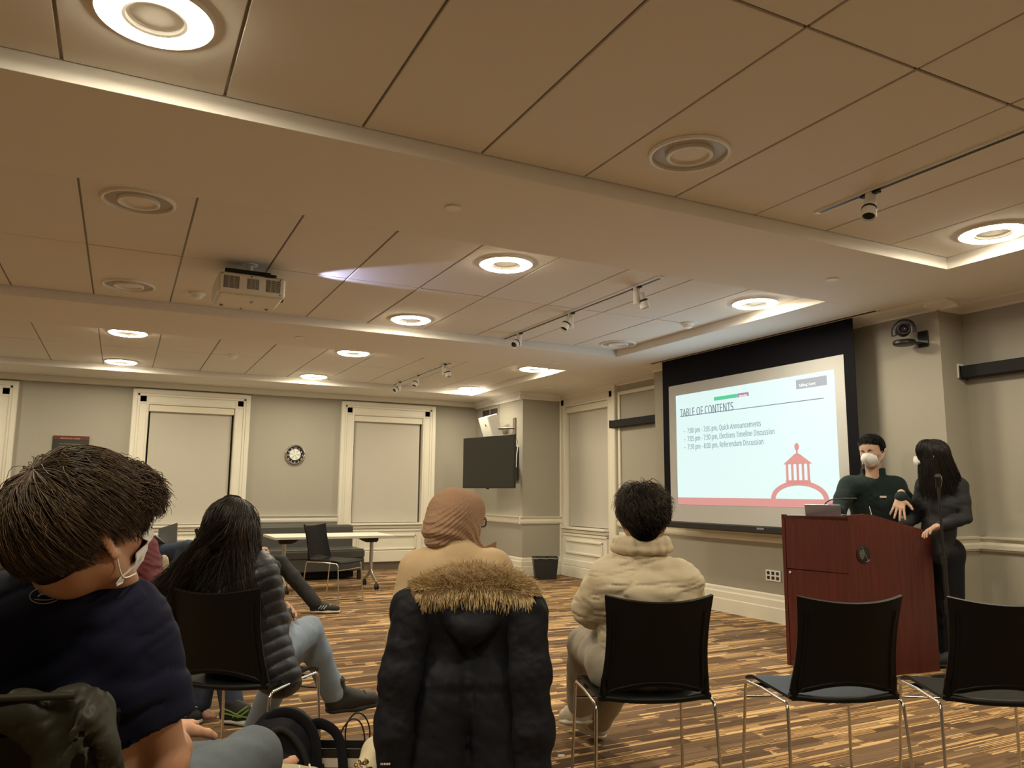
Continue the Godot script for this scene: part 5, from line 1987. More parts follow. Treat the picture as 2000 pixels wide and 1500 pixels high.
	b.cell = 0.008
	var cc := Vector3(-0.165, 0, -1.515)
	for e in [-1.0, 1.0]:
		b.bone(cc + right * e * 0.12 + Vector3.UP * 0.825, cc + right * e * 0.13 + Vector3.UP * 0.3 - front * 0.03, 0.050, 0.085, 0.05, front, 1.9)
	b.bone(cc - right * 0.2 + Vector3.UP * 0.838, cc + right * 0.16 + Vector3.UP * 0.842, 0.040, 0.038, 0.04, front, 1.2)
	b.bone(cc + right * 0.165 + Vector3.UP * 0.845 - front * 0.02, cc + right * 0.27 + Vector3.UP * 0.55 - front * 0.02, 0.020, 0.045, 0.03)
	b.bone(cc + right * 0.155 + Vector3.UP * 0.84 - front * 0.045, cc + right * 0.10 + Vector3.UP * 0.60 - front * 0.07, 0.016, 0.010, 0.02)
	b.bone(cc + right * 0.16 + Vector3.UP * 0.83 - front * 0.045, cc + right * 0.19 + Vector3.UP * 0.66 - front * 0.065, 0.012, 0.010, 0.02)
	b.amp = 0.016
	b.disp = func(p: Vector3) -> float:
		var q := p - Vector3(0.06, 0.85, -1.5)
		return 0.010 * nzr.get_noise_3d(q.x * 9.0 + q.y * 4.0, q.y * 3.5 + q.x * 2.0, q.z * 4.0) - 0.012 * pow(1.0 - absf(nzr.get_noise_3d(q.x * 7.0 + q.y * 3.5 + 4.0, q.y * 3.0, q.z * 4.0)), 7.0) - 0.006 * pow(1.0 - absf(nzr.get_noise_3d(q.x * 17.0 - q.y * 8.0, q.y * 9.0, q.z * 8.0)), 6.0)
	soft("shell", [b], M.olive, jk)
	var hem := MB.new()
	hem.tube(curve([cc - right * 0.24 + Vector3.UP * 0.872 - front * 0.02, cc + Vector3.UP * 0.874 - front * 0.025, cc + right * 0.14 + Vector3.UP * 0.876 - front * 0.03]), 0.006, 6)
	obj("collar_edge", to_local_mb(hem, jk), M.olive, jk)

# a loose, crumpled cloth mask that gapes at the side
func face_mask_loose(h: Transform3D, o: Node3D) -> void:
	var g := []
	for i in 19:
		var v := i / 18.0
		var row := []
		for j in 25:
			var u := j / 12.0 - 1.0
			var wide := 0.072 - 0.014 * v
			var y := lerpf(0.028, -0.078, v) + 0.008 * sin(u * 7.0) * v
			var z := 0.128 + 0.016 * sin(PI * clampf(v * 1.05, 0, 1)) - 0.055 * v * v - 0.062 * pow(absf(u), 1.7)
			z += 0.010 * nz.get_noise_2d(u * 150.0, v * 260.0) + 0.006 * sin(v * 21.0 + u * 2.0) * (0.4 + absf(u))
			y += 0.008 * nz.get_noise_2d(u * 120.0 + 90.0, v * 90.0)
			row.append(h * Vector3(u * wide, y, z))
		g.append(row)
	var m := MB.new()
	m.sheet(g, 0.002)
	obj("face_mask", to_local_mb(m, o), M.mask, o)
	for e in [-1.0, 1.0]:
		m = MB.new()
		m.tube(curve([h * Vector3(e * 0.066, -0.012, 0.072), h * Vector3(e * 0.0745, -0.002, 0.04), h * Vector3(e * 0.079, 0.008, 0.005)]), 0.0016, 6)
		m.tube(curve([h * Vector3(e * 0.058, -0.072, 0.05), h * Vector3(e * 0.07, -0.07, 0.012), h * Vector3(e * 0.083, -0.028, -0.006)]), 0.0016, 6)
		obj("ear_loop", to_local_mb(m, o), M.mask, o)

func quilt(amp: float, period: float, c: Vector3, right: Vector3, vee: float) -> Callable:
	return func(p: Vector3) -> float:
		var q := p - c
		var w := q.y + vee * absf(q.dot(right))
		var t := absf(sin(PI * w / period))
		return amp * (pow(t, 0.36) - 0.6) + amp * 0.3 * nzr.get_noise_3d(q.x * 14.0, q.y * 14.0, q.z * 14.0)

func person_puffer() -> void:
	var front := Vector3(0.68, 0, -0.733).normalized()
	var right := front.cross(Vector3.UP)
	var f := {"front": front, "pelvis": Vector3(0.50, 0.55, -3.40), "chest": Vector3(0.42, 0.77, -3.37), "neck": Vector3(0.415, 0.94, -3.345), "build": 0.93}
	f.shR = Vector3(0.515, 0.87, -3.27); f.shL = Vector3(0.30, 0.87, -3.47)
	f.elR = Vector3(0.600, 0.665, -3.35); f.elL = Vector3(0.42, 0.65, -3.62)
	f.wrR = Vector3(0.655, 0.665, -3.55); f.wrL = Vector3(0.60, 0.67, -3.62)
	f.hipR = Vector3(0.58, 0.53, -3.36); f.hipL = Vector3(0.47, 0.52, -3.47)
	f.knR = Vector3(0.825, 0.555, -3.72); f.knL = Vector3(0.76, 0.475, -3.74)
	f.anR = Vector3(0.985, 0.235, -3.845); f.anL = Vector3(0.655, 0.09, -3.97)
	f.toeR = Vector3(1.19, 0.14, -3.87); f.toeL = Vector3(0.80, 0.03, -4.13)
	f.head = Vector3(0.412, 1.045, -3.300)
	var o := figure("person with very long dark hair in black quilted jacket and blue jeans, legs crossed", Vector3(0.5, 0, -3.4))
	var h := head_frame(f.head, Vector3(0.86, -0.12, -0.50), 0.0, 0.98)
	var hr := hand_sdf(f.wrR, Vector3(-0.12, 0.1, -0.5), Vector3(-0.6, -0.3, -0.1), [0.5, 0.5, 0.55, 0.6], 0.02, false, 0.004)
	var hl := hand_sdf(f.wrL, Vector3(0.3, 0.05, 0.1), Vector3(0.1, -0.3, 0.6), [0.6, 0.6, 0.6, 0.6], 0.02, true, 0.004)
	soft("body", [body_sdf(f), head_sdf(h, f.neck, 0.005, 0.97, false), hr, hl], M.skinfair, o)
	eyes(h, o)
	face_mask(h, o)
	var t := SDF.new()
	t.cell = 0.0085
	torso(t, f, 0.026)
	for e in ["R", "L"]: arm(t, f, e, 0.021, 0.88)
	t.bone(f.neck + Vector3.DOWN * 0.01, f.neck + Vector3.UP * 0.025, 0.076, 0.07, 0.02)
	# skirt of the jacket spreading over the seat at her right
	t.bone(f.pelvis + right * 0.09, f.pelvis + right * 0.155 + Vector3.DOWN * 0.10 + front * 0.03, 0.10, 0.075, 0.04)
	t.bone(f.pelvis + right * 0.155 + Vector3.DOWN * 0.08, f.pelvis + right * 0.15 + Vector3.DOWN * 0.13 + front * 0.08, 0.07, 0.055, 0.04)
	t.carve(f.neck + Vector3.UP * 0.02, f.neck + Vector3.UP * 0.12, 0.058, 0.07, 0.006)
	t.amp = 0.014
	t.disp = quilt(0.0085, 0.050, Vector3(0.385, 0.80, -3.30), right, -0.6)
	soft("quilted_jacket", [t], M.puffer, o)
	var j := SDF.new()
	j.cell = 0.01
	for e in ["R", "L"]: leg(j, f, e, 0.008, 0.012)
	j.bone(f.hipR, f.hipL, 0.10, 0.10, 0.05)
	j.amp = 0.005
	j.disp = folds(0.004, 12.0, 9.0, 12.0)
	soft("jeans", [j], M.jeans, o)
	# seam line down the trouser leg
	var d: Vector3 = (f.toeR - f.anR).normalized()
	shoe(o, "boot", f.anR + Vector3(-0.035, -0.095, 0.005), f.toeR + Vector3(0.03, 0.0, -0.01), Vector3(0.25, 1, 0.1), M.leather, M.blackshoe, 0.075, 0.04, 0.04)
	shoe(o, "boot", Vector3(0.63, 0.0, -3.93), Vector3(0.78, 0.0, -4.14), Vector3.UP, M.leather, M.blackshoe, 0.075, 0.04, 0.04)
	var cap := hair_cap(o, h, [[[0, 0.042, -0.04], [0, 0.04, 0.02], 0.090, 0.083], [[0, 0.0, -0.055], [0, -0.06, -0.06], 0.082, 0.07], [[-0.07, 0.02, 0.0], [-0.075, -0.10, 0.0], 0.03, 0.028]], Color(0.006, 0.0045, 0.004), 0.007, 0.018)
	var tones := [Color(0.010, 0.007, 0.006), Color(0.018, 0.012, 0.009), Color(0.007, 0.005, 0.005), Color(0.030, 0.018, 0.011)]
	strands(cap, h * Transform3D(Basis(), Vector3(0, 0.03, -0.008)), Vector3(0.086, 0.098, 0.104), Vector3(0.0, 0.9, 0.25), 8000, 0.32, 0.46, tones, {"lift": 0.012, "curl": 0.012, "hang": -0.12, "low": -0.4, "side": -0.4, "front": 0.25, "width": 0.0012, "segs": 12, "turn": 0.65, "split": [Vector3(0.86, 0, 0.51), 0.045, Vector3(-0.28, -1.0, -0.14), Vector3(0.14, -1.0, 0.12), 0.012, 8.5]})
	strands(cap, h * Transform3D(Basis(), Vector3(-0.01, 0.0, 0.0)), Vector3(0.09, 0.09, 0.09), Vector3(0.3, 0.9, 0.2), 1300, 0.28, 0.42, [Color(0.05, 0.028, 0.016), Color(0.03, 0.018, 0.01), Color(0.012, 0.008, 0.007)], {"lift": 0.014, "curl": 0.016, "hang": -0.05, "low": -0.4, "side": -0.4, "front": 0.1, "width": 0.0012, "segs": 12, "turn": 0.65, "split": [Vector3(0.86, 0, 0.51), 0.045, Vector3(-0.34, -1.0, -0.16), Vector3(0.14, -1.0, 0.12), 0.012, 8.0]})
	obj("hair", to_local_mb(cap, o), M.hair, o)

func person_scarf() -> void:
	var front := Vector3(0.36, 0, -0.933).normalized()
	var right := front.cross(Vector3.UP)
	var f := {"front": front, "pelvis": Vector3(1.24, 0.55, -2.84), "chest": Vector3(1.20, 0.78, -2.84), "neck": Vector3(1.19, 0.96, -2.83), "build": 0.95}
	f.shR = f.neck + right * 0.15 + Vector3.DOWN * 0.065; f.shL = f.neck - right * 0.15 + Vector3.DOWN * 0.065
	f.elR = f.shR + Vector3(0.06, -0.24, -0.02); f.elL = f.shL + Vector3(-0.06, -0.25, 0.02)
	f.wrR = Vector3(1.40, 0.64, -3.12); f.wrL = Vector3(1.26, 0.64, -3.14)
	f.hipR = f.pelvis + right * 0.09; f.hipL = f.pelvis - right * 0.09
	f.knR = f.hipR + front * 0.42 + Vector3.UP * 0.0; f.knL = f.hipL + front * 0.42
	f.anR = Vector3(1.52, 0.09, -3.28); f.anL = Vector3(1.36, 0.09, -3.36)
	f.toeR = Vector3(1.58, 0.03, -3.48); f.toeL = Vector3(1.42, 0.03, -3.56)
	f.head = Vector3(1.225, 1.082, -2.90)
	var o := figure("person in brown headscarf, glasses and tan blouse, seen from behind", Vector3(1.24, 0, -2.86))
	var h := head_frame(f.head, Vector3(0.90, -0.06, -0.43), 0.0, 0.98)
	var hr := hand_sdf(f.wrR, Vector3(-0.3, 0, -0.6), Vector3(0, -1, 0), [0.5, 0.5, 0.5, 0.5], 0.0, false, 0.006)
	var hl := hand_sdf(f.wrL, Vector3(0.6, 0, -0.4), Vector3(0, -1, 0), [0.5, 0.5, 0.5, 0.5], 0.0, true, 0.006)
	soft("body", [body_sdf(f), head_sdf(h, f.neck, 0.005, 0.97, false), hr, hl], M.skinfair, o)
	eyes(h, o)
	var t := SDF.new()
	t.cell = 0.009
	torso(t, f, 0.016)
	for e in ["R", "L"]: arm(t, f, e, 0.020, 0.9)
	t.amp = 0.006
	t.disp = folds(0.005, 9.0, 5.0, 9.0)
	soft("blouse", [t], M.blouse, o)
	var sk := SDF.new()
	sk.cell = 0.013
	for e in ["R", "L"]: leg(sk, f, e, 0.03, 0.03)
	sk.bone(f.hipR, f.hipL, 0.12, 0.12, 0.05)
	soft("trousers", [sk], M.nylon, o)
	shoe(o, "shoe", Vector3(1.5, 0, -3.24), Vector3(1.58, 0, -3.48), Vector3.UP, M.blackshoe, M.blackshoe)
	shoe(o, "shoe", Vector3(1.34, 0, -3.32), Vector3(1.42, 0, -3.56), Vector3.UP, M.blackshoe, M.blackshoe)
	# headscarf: domed crown, full bun low behind, gathered under the chin
	var s := SDF.new()
	s.cell = 0.0055
	var P := func(x, y, z): return h * Vector3(x, y, z)
	s.bone(P.call(0, 0.04, -0.035), P.call(0, 0.045, 0.03), 0.094, 0.088, 0.05)
	s.bone(P.call(0, 0.0, -0.055), P.call(0.0, -0.035, -0.085), 0.090, 0.080, 0.05)
	s.bone(P.call(0, -0.05, -0.06), P.call(0, -0.10, -0.035), 0.080, 0.070, 0.05)
	s.bone(P.call(0, -0.05, 0.0), P.call(0, -0.12, 0.045), 0.084, 0.068, 0.05)
	s.bone(P.call(0, -0.115, -0.02), P.call(0, -0.14, 0.02), 0.078, 0.075, 0.04)
	s.bone(P.call(-0.04, -0.125, 0.04), P.call(-0.07, -0.13, 0.085), 0.035, 0.018, 0.04)
	s.carve(P.call(0, 0.02, 0.14), P.call(0, -0.05, 0.145), 0.066, 0.058, 0.012)
	s.amp = 0.007
	var hi := h.affine_inverse()
	s.disp = func(p: Vector3) -> float:
		var q := hi * p
		var a := q.y * 1.0 - q.z * 0.9
		var low := smoothstep(0.03, -0.10, q.y)
		return 0.0045 * low * sin((q.y * 0.9 + q.z * 0.45) * 150.0 + 3.0 * sin(q.z * 20.0)) + 0.0022 * sin(a * 330.0 + q.x * 40.0) * smoothstep(0.09, 0.0, q.y) + 0.0012 * nzr.get_noise_3d(q.x * 40.0, q.y * 60.0, q.z * 60.0)
	soft("headscarf", [s], M.scarf, o)
	var tip := MB.new()
	var g := []
	for i in 7:
		var row := []
		for k in 6:
			var u := i / 6.0
			var w := k / 5.0 - 0.5
			row.append(h * Vector3(-0.055 - 0.03 * u, -0.128 + w * 0.05 * (0.5 + u) + 0.012 * u + 0.005 * sin(w * 14.0), 0.075 + 0.075 * u + 0.006 * sin(w * 17.0 + 1.0)))
		g.append(row)
	tip.sheet(g, 0.003)
	obj("scarf_end", to_local_mb(tip, o), M.scarf, o)
	glasses(h, o)

func glasses(h: Transform3D, o: Node3D) -> void:
	var m := MB.new()
	for e in [-1.0, 1.0]:
		var rim := []
		for k in 25:
			var a := TAU * k / 24
			rim.append(h * Vector3(e * (0.033 + 0.027 * signf(cos(a)) * pow(absf(cos(a)), 0.7)), 0.002 + 0.02 * signf(sin(a)) * pow(absf(sin(a)), 0.7), 0.118 - 0.012 * absf(0.033 + 0.027 * cos(a)) / 0.06))
		m.tube(rim, 0.0028, 6)
		m.tube([h * Vector3(e * 0.061, 0.012, 0.106), h * Vector3(e * 0.079, 0.014, 0.05), h * Vector3(e * 0.083, 0.012, -0.02)], 0.0025, 6)
	m.tube([h * Vector3(-0.008, 0.004, 0.117), h * Vector3(0.008, 0.004, 0.117)], 0.002, 6)
	obj("glasses", to_local_mb(m, o), M.black, o)
	var l := MB.new()
	for e in [-1.0, 1.0]:
		l.face([h * Vector3(e * 0.01, 0.018, 0.116), h * Vector3(e * 0.057, 0.018, 0.108), h * Vector3(e * 0.057, -0.014, 0.108), h * Vector3(e * 0.012, -0.014, 0.116)])
	obj("lens", to_local_mb(l, o), M.glass, o)

func person_tan() -> void:
	var front := Vector3(0.42, 0, -0.907).normalized()
	var right := front.cross(Vector3.UP)
	var f := {"front": front, "pelvis": Vector3(1.90, 0.55, -2.56), "chest": Vector3(1.86, 0.76, -2.55), "neck": Vector3(1.835, 0.965, -2.50), "build": 0.95}
	f.shR = Vector3(1.975, 0.855, -2.44); f.shL = Vector3(1.715, 0.865, -2.55)
	f.elR = Vector3(2.05, 0.745, -2.52); f.elL = Vector3(1.695, 0.745, -2.66)
	f.wrR = Vector3(1.98, 0.66, -2.78); f.wrL = Vector3(1.86, 0.68, -2.84)
	f.hipR = Vector3(1.95, 0.53, -2.54); f.hipL = Vector3(1.79, 0.53, -2.62)
	f.knR = Vector3(2.14, 0.50, -2.97); f.knL = Vector3(1.855, 0.545, -2.96)
	f.anR = Vector3(2.175, 0.11, -3.34); f.anL = Vector3(2.02, 0.22, -3.25)
	f.toeR = Vector3(2.13, 0.07, -3.57); f.toeL = Vector3(2.03, 0.14, -3.42)
	f.head = Vector3(1.828, 1.098, -2.475)
	var o := figure("person with wavy black hair in puffy tan jacket, seated centre right from behind", Vector3(1.86, 0, -2.56))
	var h := head_frame(f.head, Vector3(0.58, 0.0, -0.81), -0.03, 1.0)
	var hr := hand_sdf(f.wrR, Vector3(-0.4, 0, -0.6), Vector3(0, -1, 0), [0.5, 0.5, 0.5, 0.5], 0.0, false, 0.006)
	var hl := hand_sdf(f.wrL, Vector3(0.6, 0, -0.4), Vector3(0, -1, 0), [0.5, 0.5, 0.5, 0.5], 0.0, true, 0.006)
	soft("body", [body_sdf(f), head_sdf(h, f.neck, 0.0045), hr, hl], M.skin, o)
	eyes(h, o)
	face_mask(h, o)
	var t := SDF.new()
	t.cell = 0.0085
	torso(t, f, 0.022)
	t.bone(f.shR.lerp(f.shL, 0.2) + Vector3.DOWN * 0.05, f.shL.lerp(f.shR, 0.2) + Vector3.DOWN * 0.05, 0.105, 0.105, 0.05)
	for e in ["R", "L"]: arm(t, f, e, 0.034, 0.9)
	t.amp = 0.014
	t.disp = func(p: Vector3) -> float:
		var q := p - Vector3(1.84, 0.85, -2.5)
		return 0.009 * nzr.get_noise_3d(q.x * 3.0, q.y * 12.0 + q.x * 3.0, q.z * 4.0) - 0.006 * pow(1.0 - absf(nzr.get_noise_3d(q.x * 3.0 + 9.0, q.y * 15.0 - q.x * 3.0, q.z * 5.0)), 6.0)
	soft("padded_jacket", [t], M.tan, o)
	var c := SDF.new() # thick stand-up collar, open at the front
	c.cell = 0.006
	for k in range(-1, 11):
		var a0 := PI * (k / 9.0)
		var a1 := PI * ((k + 1) / 9.0)
		var ctr: Vector3 = f.neck + Vector3.UP * 0.035 + front * 0.0
		for lv in [-0.012, 0.014]:
			c.bone(ctr + right * cos(a0) * (0.098 - lv * 0.4) - front * sin(a0) * 0.080 + Vector3.UP * lv, ctr + right * cos(a1) * (0.098 - lv * 0.4) - front * sin(a1) * 0.080 + Vector3.UP * lv, 0.019, 0.019, 0.014)
	c.amp = 0.007
	c.disp = folds(0.006, 16.0, 10.0, 16.0)
	soft("collar", [c], M.tan, o)
	var j := SDF.new()
	j.cell = 0.01
	for e in ["R", "L"]: leg(j, f, e, 0.016, 0.018)
	j.bone(f.hipR, f.hipL, 0.11, 0.11, 0.05)
	j.amp = 0.006
	j.disp = folds(0.005, 10.0, 10.0, 14.0)
	soft("trousers", [j], M.greypants, o)
	shoe(o, "sneaker", Vector3(2.185, 0.004, -3.31), Vector3(2.125, 0.05, -3.60), Vector3(0, 1, 0.1), M.whiteshoe, M.whiteshoe)
	shoe(o, "sneaker", Vector3(2.03, 0.12, -3.20), Vector3(2.04, 0.06, -3.46), Vector3(0, 1, -0.2), M.whiteshoe, M.whiteshoe)
	var cap := hair_cap(o, h, [[[0, 0.042, -0.036], [0, 0.045, 0.028], 0.086, 0.080], [[0, 0.0, -0.052], [0, 0.03, -0.04], 0.074, 0.078], [[0, -0.035, -0.052], [0, 0.0, -0.048], 0.054, 0.066]], Color(0.005, 0.0045, 0.004), 0.007, 0.008)
	var tones := [Color(0.010, 0.008, 0.006), Color(0.016, 0.012, 0.009), Color(0.007, 0.006, 0.005), Color(0.034, 0.022, 0.013)]
	var scalp := h * Transform3D(Basis(), Vector3(0, 0.030, -0.008))
	strands(cap, scalp, Vector3(0.086, 0.100, 0.106), Vector3(0.0, 0.9, 0.2), 6000, 0.05, 0.10, tones, {"lift": 0.016, "curl": 0.012, "hang": -2.0, "low": -0.72, "side": -0.22, "front": 0.2, "stop": 0.1, "width": 0.0014, "segs": 8})
	strands(cap, h * Transform3D(Basis(), Vector3(0, 0.045, 0.0)), Vector3(0.090, 0.096, 0.106), Vector3(0.0, 0.9, 0.1), 1500, 0.06, 0.11, [Color(0.05, 0.032, 0.018), Color(0.02, 0.013, 0.008), Color(0.03, 0.02, 0.012)], {"lift": 0.022, "curl": 0.020, "hang": -2.0, "low": 0.0, "front": 0.1, "stop": 0.4, "width": 0.0011, "segs": 10})
	obj("hair", to_local_mb(cap, o), M.hair, o)

func person_lectern_man() -> void:
	var front := Vector3(-0.88, 0, 0.475).normalized()
	var right := front.cross(Vector3.UP)
	var f := {"front": front, "pelvis": Vector3(5.315, 0.86, -4.17), "chest": Vector3(5.265, 1.13, -4.14), "neck": Vector3(5.245, 1.345, -4.12), "build": 0.91}
	f.shR = Vector3(5.085, 1.265, -4.235); f.shL = Vector3(5.385, 1.262, -4.02)
	f.elR = Vector3(4.93, 1.06, -4.20); f.elL = Vector3(5.335, 1.045, -3.86)
	f.wrR = Vector3(4.70, 1.085, -4.07); f.wrL = Vector3(5.045, 1.185, -3.745)
	f.hipR = Vector3(5.24, 0.85, -4.24); f.hipL = Vector3(5.38, 0.85, -4.10)
	f.knR = Vector3(5.22, 0.46, -4.22); f.knL = Vector3(5.37, 0.46, -4.06)
	f.anR = Vector3(5.24, 0.085, -4.25); f.anL = Vector3(5.39, 0.085, -4.07)
	f.toeR = Vector3(5.06, 0.03, -4.18); f.toeL = Vector3(5.23, 0.03, -3.96)
	f.head = Vector3(5.22, 1.524, -4.100)
	var o := figure("standing person in dark green fleece pullover and white mask gesturing behind the lectern", Vector3(5.3, 0, -4.15))
	var h := head_frame(f.head, Vector3(-0.97, -0.10, 0.27), 0.05, 1.0)
	# her-facing hand hangs open over the lectern, back of the hand to the room
	var hl := hand_sdf(f.wrL, Vector3(-0.42, -0.80, 0.10), Vector3(0.60, -0.55, -0.55), [0.06, 0.10, 0.12, 0.16], 0.22, true, 0.0035, 0.0)
	var hr := hand_sdf(f.wrR, Vector3(-0.8, -0.2, 0.5), Vector3(0, -1, 0), [0.4, 0.4, 0.4, 0.45], 0.05, false, 0.0045)
	soft("body", [body_sdf(f), head_sdf(h, f.neck, 0.0038), hl, hr], M.skinfair, o)
	eyes(h, o)
	face_mask(h, o)
	var br := MB.new()
	for e in [-1.0, 1.0]: br.tube(curve([h * Vector3(e * 0.013, 0.020, 0.103), h * Vector3(e * 0.03, 0.0275, 0.096), h * Vector3(e * 0.047, 0.022, 0.081)]), [0.003, 0.004, 0.0045, 0.0045, 0.0045, 0.0045, 0.0045, 0.004, 0.004, 0.0035, 0.003, 0.0025, 0.002], 6)
	obj("eyebrows", to_local_mb(br, o), M.blackmatte, o)
	var t := SDF.new()
	t.cell = 0.0095
	torso(t, f, 0.022)
	for e in ["R", "L"]: arm(t, f, e, 0.020, 0.98)
	t.carve(f.neck + Vector3.UP * 0.02 + front * 0.03, f.neck + Vector3.UP * 0.14 + front * 0.05, 0.062, 0.075, 0.01)
	t.carve(f.neck + front * 0.115 + Vector3.UP * 0.03, f.neck + front * 0.13 + Vector3.DOWN * 0.10, 0.032, 0.006, 0.01)
	t.amp = 0.006
	t.disp = folds(0.006, 9.0, 9.0, 9.0)
	soft("fleece_pullover", [t], M.fleece, o)
	var c := SDF.new()
	c.cell = 0.006
	for k in range(-2, 12):
		var a0 := PI * (k / 10.0) - 0.0
		var a1 := PI * ((k + 1) / 10.0)
		var ctr: Vector3 = f.neck + Vector3.UP * 0.028
		for lv in [-0.02, 0.0, 0.022]:
			c.bone(ctr + right * cos(a0) * 0.077 - front * sin(a0) * 0.072 + Vector3.UP * lv, ctr + right * cos(a1) * 0.077 - front * sin(a1) * 0.072 + Vector3.UP * lv, 0.011, 0.011, 0.012)
	soft("collar", [c], M.fleece, o)
	var ts := SDF.new()
	ts.cell = 0.008
	torso(ts, f, 0.006)
	ts.carve(f.neck + Vector3.UP * 0.035 + front * 0.03, f.neck + Vector3.UP * 0.14 + front * 0.05, 0.070, 0.08, 0.006)
	soft("undershirt", [ts], mat(lin(0.05, 0.04, 0.03), 0.9), o)
	var inv: Transform3D = o.global_transform.affine_inverse()
	var m := MB.new()
	var tp := on_surface(t, f.chest - right * 0.075 + Vector3.UP * 0.055 + front * 0.3, -front)
	m.box(Vector3.ZERO, Vector3(0.066, 0.016, 0.004), 0.002, inv * Transform3D(Basis(right, Vector3.UP, -front), tp + front * 0.004))
	obj("name_tag", m, mat(lin(0.62, 0.5, 0.47), 0.6), o)
	m = MB.new()
	for k in 3:
		var bp := on_surface(t, f.chest + Vector3.UP * (0.075 - 0.045 * k) + front * 0.3, -front)
		m.ball(inv * bp, Vector3.ONE * 0.007, 10)
	obj("placket_snaps", m, M.black, o)
	var j := SDF.new()
	j.cell = 0.013
	for e in ["R", "L"]: leg(j, f, e, 0.014, 0.02)
	j.bone(f.hipR, f.hipL, 0.105, 0.105, 0.05)
	soft("trousers", [j], M.nylon, o)
	shoe(o, "shoe", Vector3(5.27, 0, -4.27), Vector3(5.05, 0, -4.18), Vector3.UP, M.blackshoe, M.blackshoe)
	shoe(o, "shoe", Vector3(5.42, 0, -4.09), Vector3(5.20, 0, -3.98), Vector3.UP, M.blackshoe, M.blackshoe)
	var cap := hair_cap(o, h, [[[0, 0.058, -0.038], [0, 0.066, 0.025], 0.080, 0.064], [[0, 0.02, -0.05], [0, -0.005, -0.058], 0.078, 0.064], [[0.060, 0.03, -0.02], [0.060, 0.0, -0.02], 0.026, 0.018], [[-0.060, 0.03, -0.02], [-0.060, 0.0, -0.02], 0.026, 0.018], [[-0.034, 0.092, 0.052], [0.034, 0.092, 0.052], 0.032, 0.032]], Color(0.006, 0.006, 0.007), 0.005)
	var tones := [Color(0.008, 0.008, 0.009), Color(0.013, 0.012, 0.012), Color(0.006, 0.006, 0.007)]
	strands(cap, h * Transform3D(Basis(), Vector3(0, 0.040, -0.014)), Vector3(0.082, 0.098, 0.100), Vector3(0.0, 0.8, -0.5), 4500, 0.03, 0.07, tones, {"lift": 0.014, "curl": 0.006, "hang": -2.0, "low": -0.5, "side": -0.05, "front": 0.52, "stop": 0.08, "width": 0.0016, "segs": 6})
	strands(cap, h * Transform3D(Basis(), Vector3(0, 0.075, 0.045)), Vector3(0.066, 0.050, 0.050), Vector3(0.0, 0.5, -0.8), 700, 0.03, 0.06, tones, {"lift": 0.014, "curl": 0.008, "hang": -2.0, "low": 0.0, "front": 0.0, "stop": 0.3, "width": 0.0016, "segs": 6})
	obj("hair", to_local_mb(cap, o), M.hair, o)

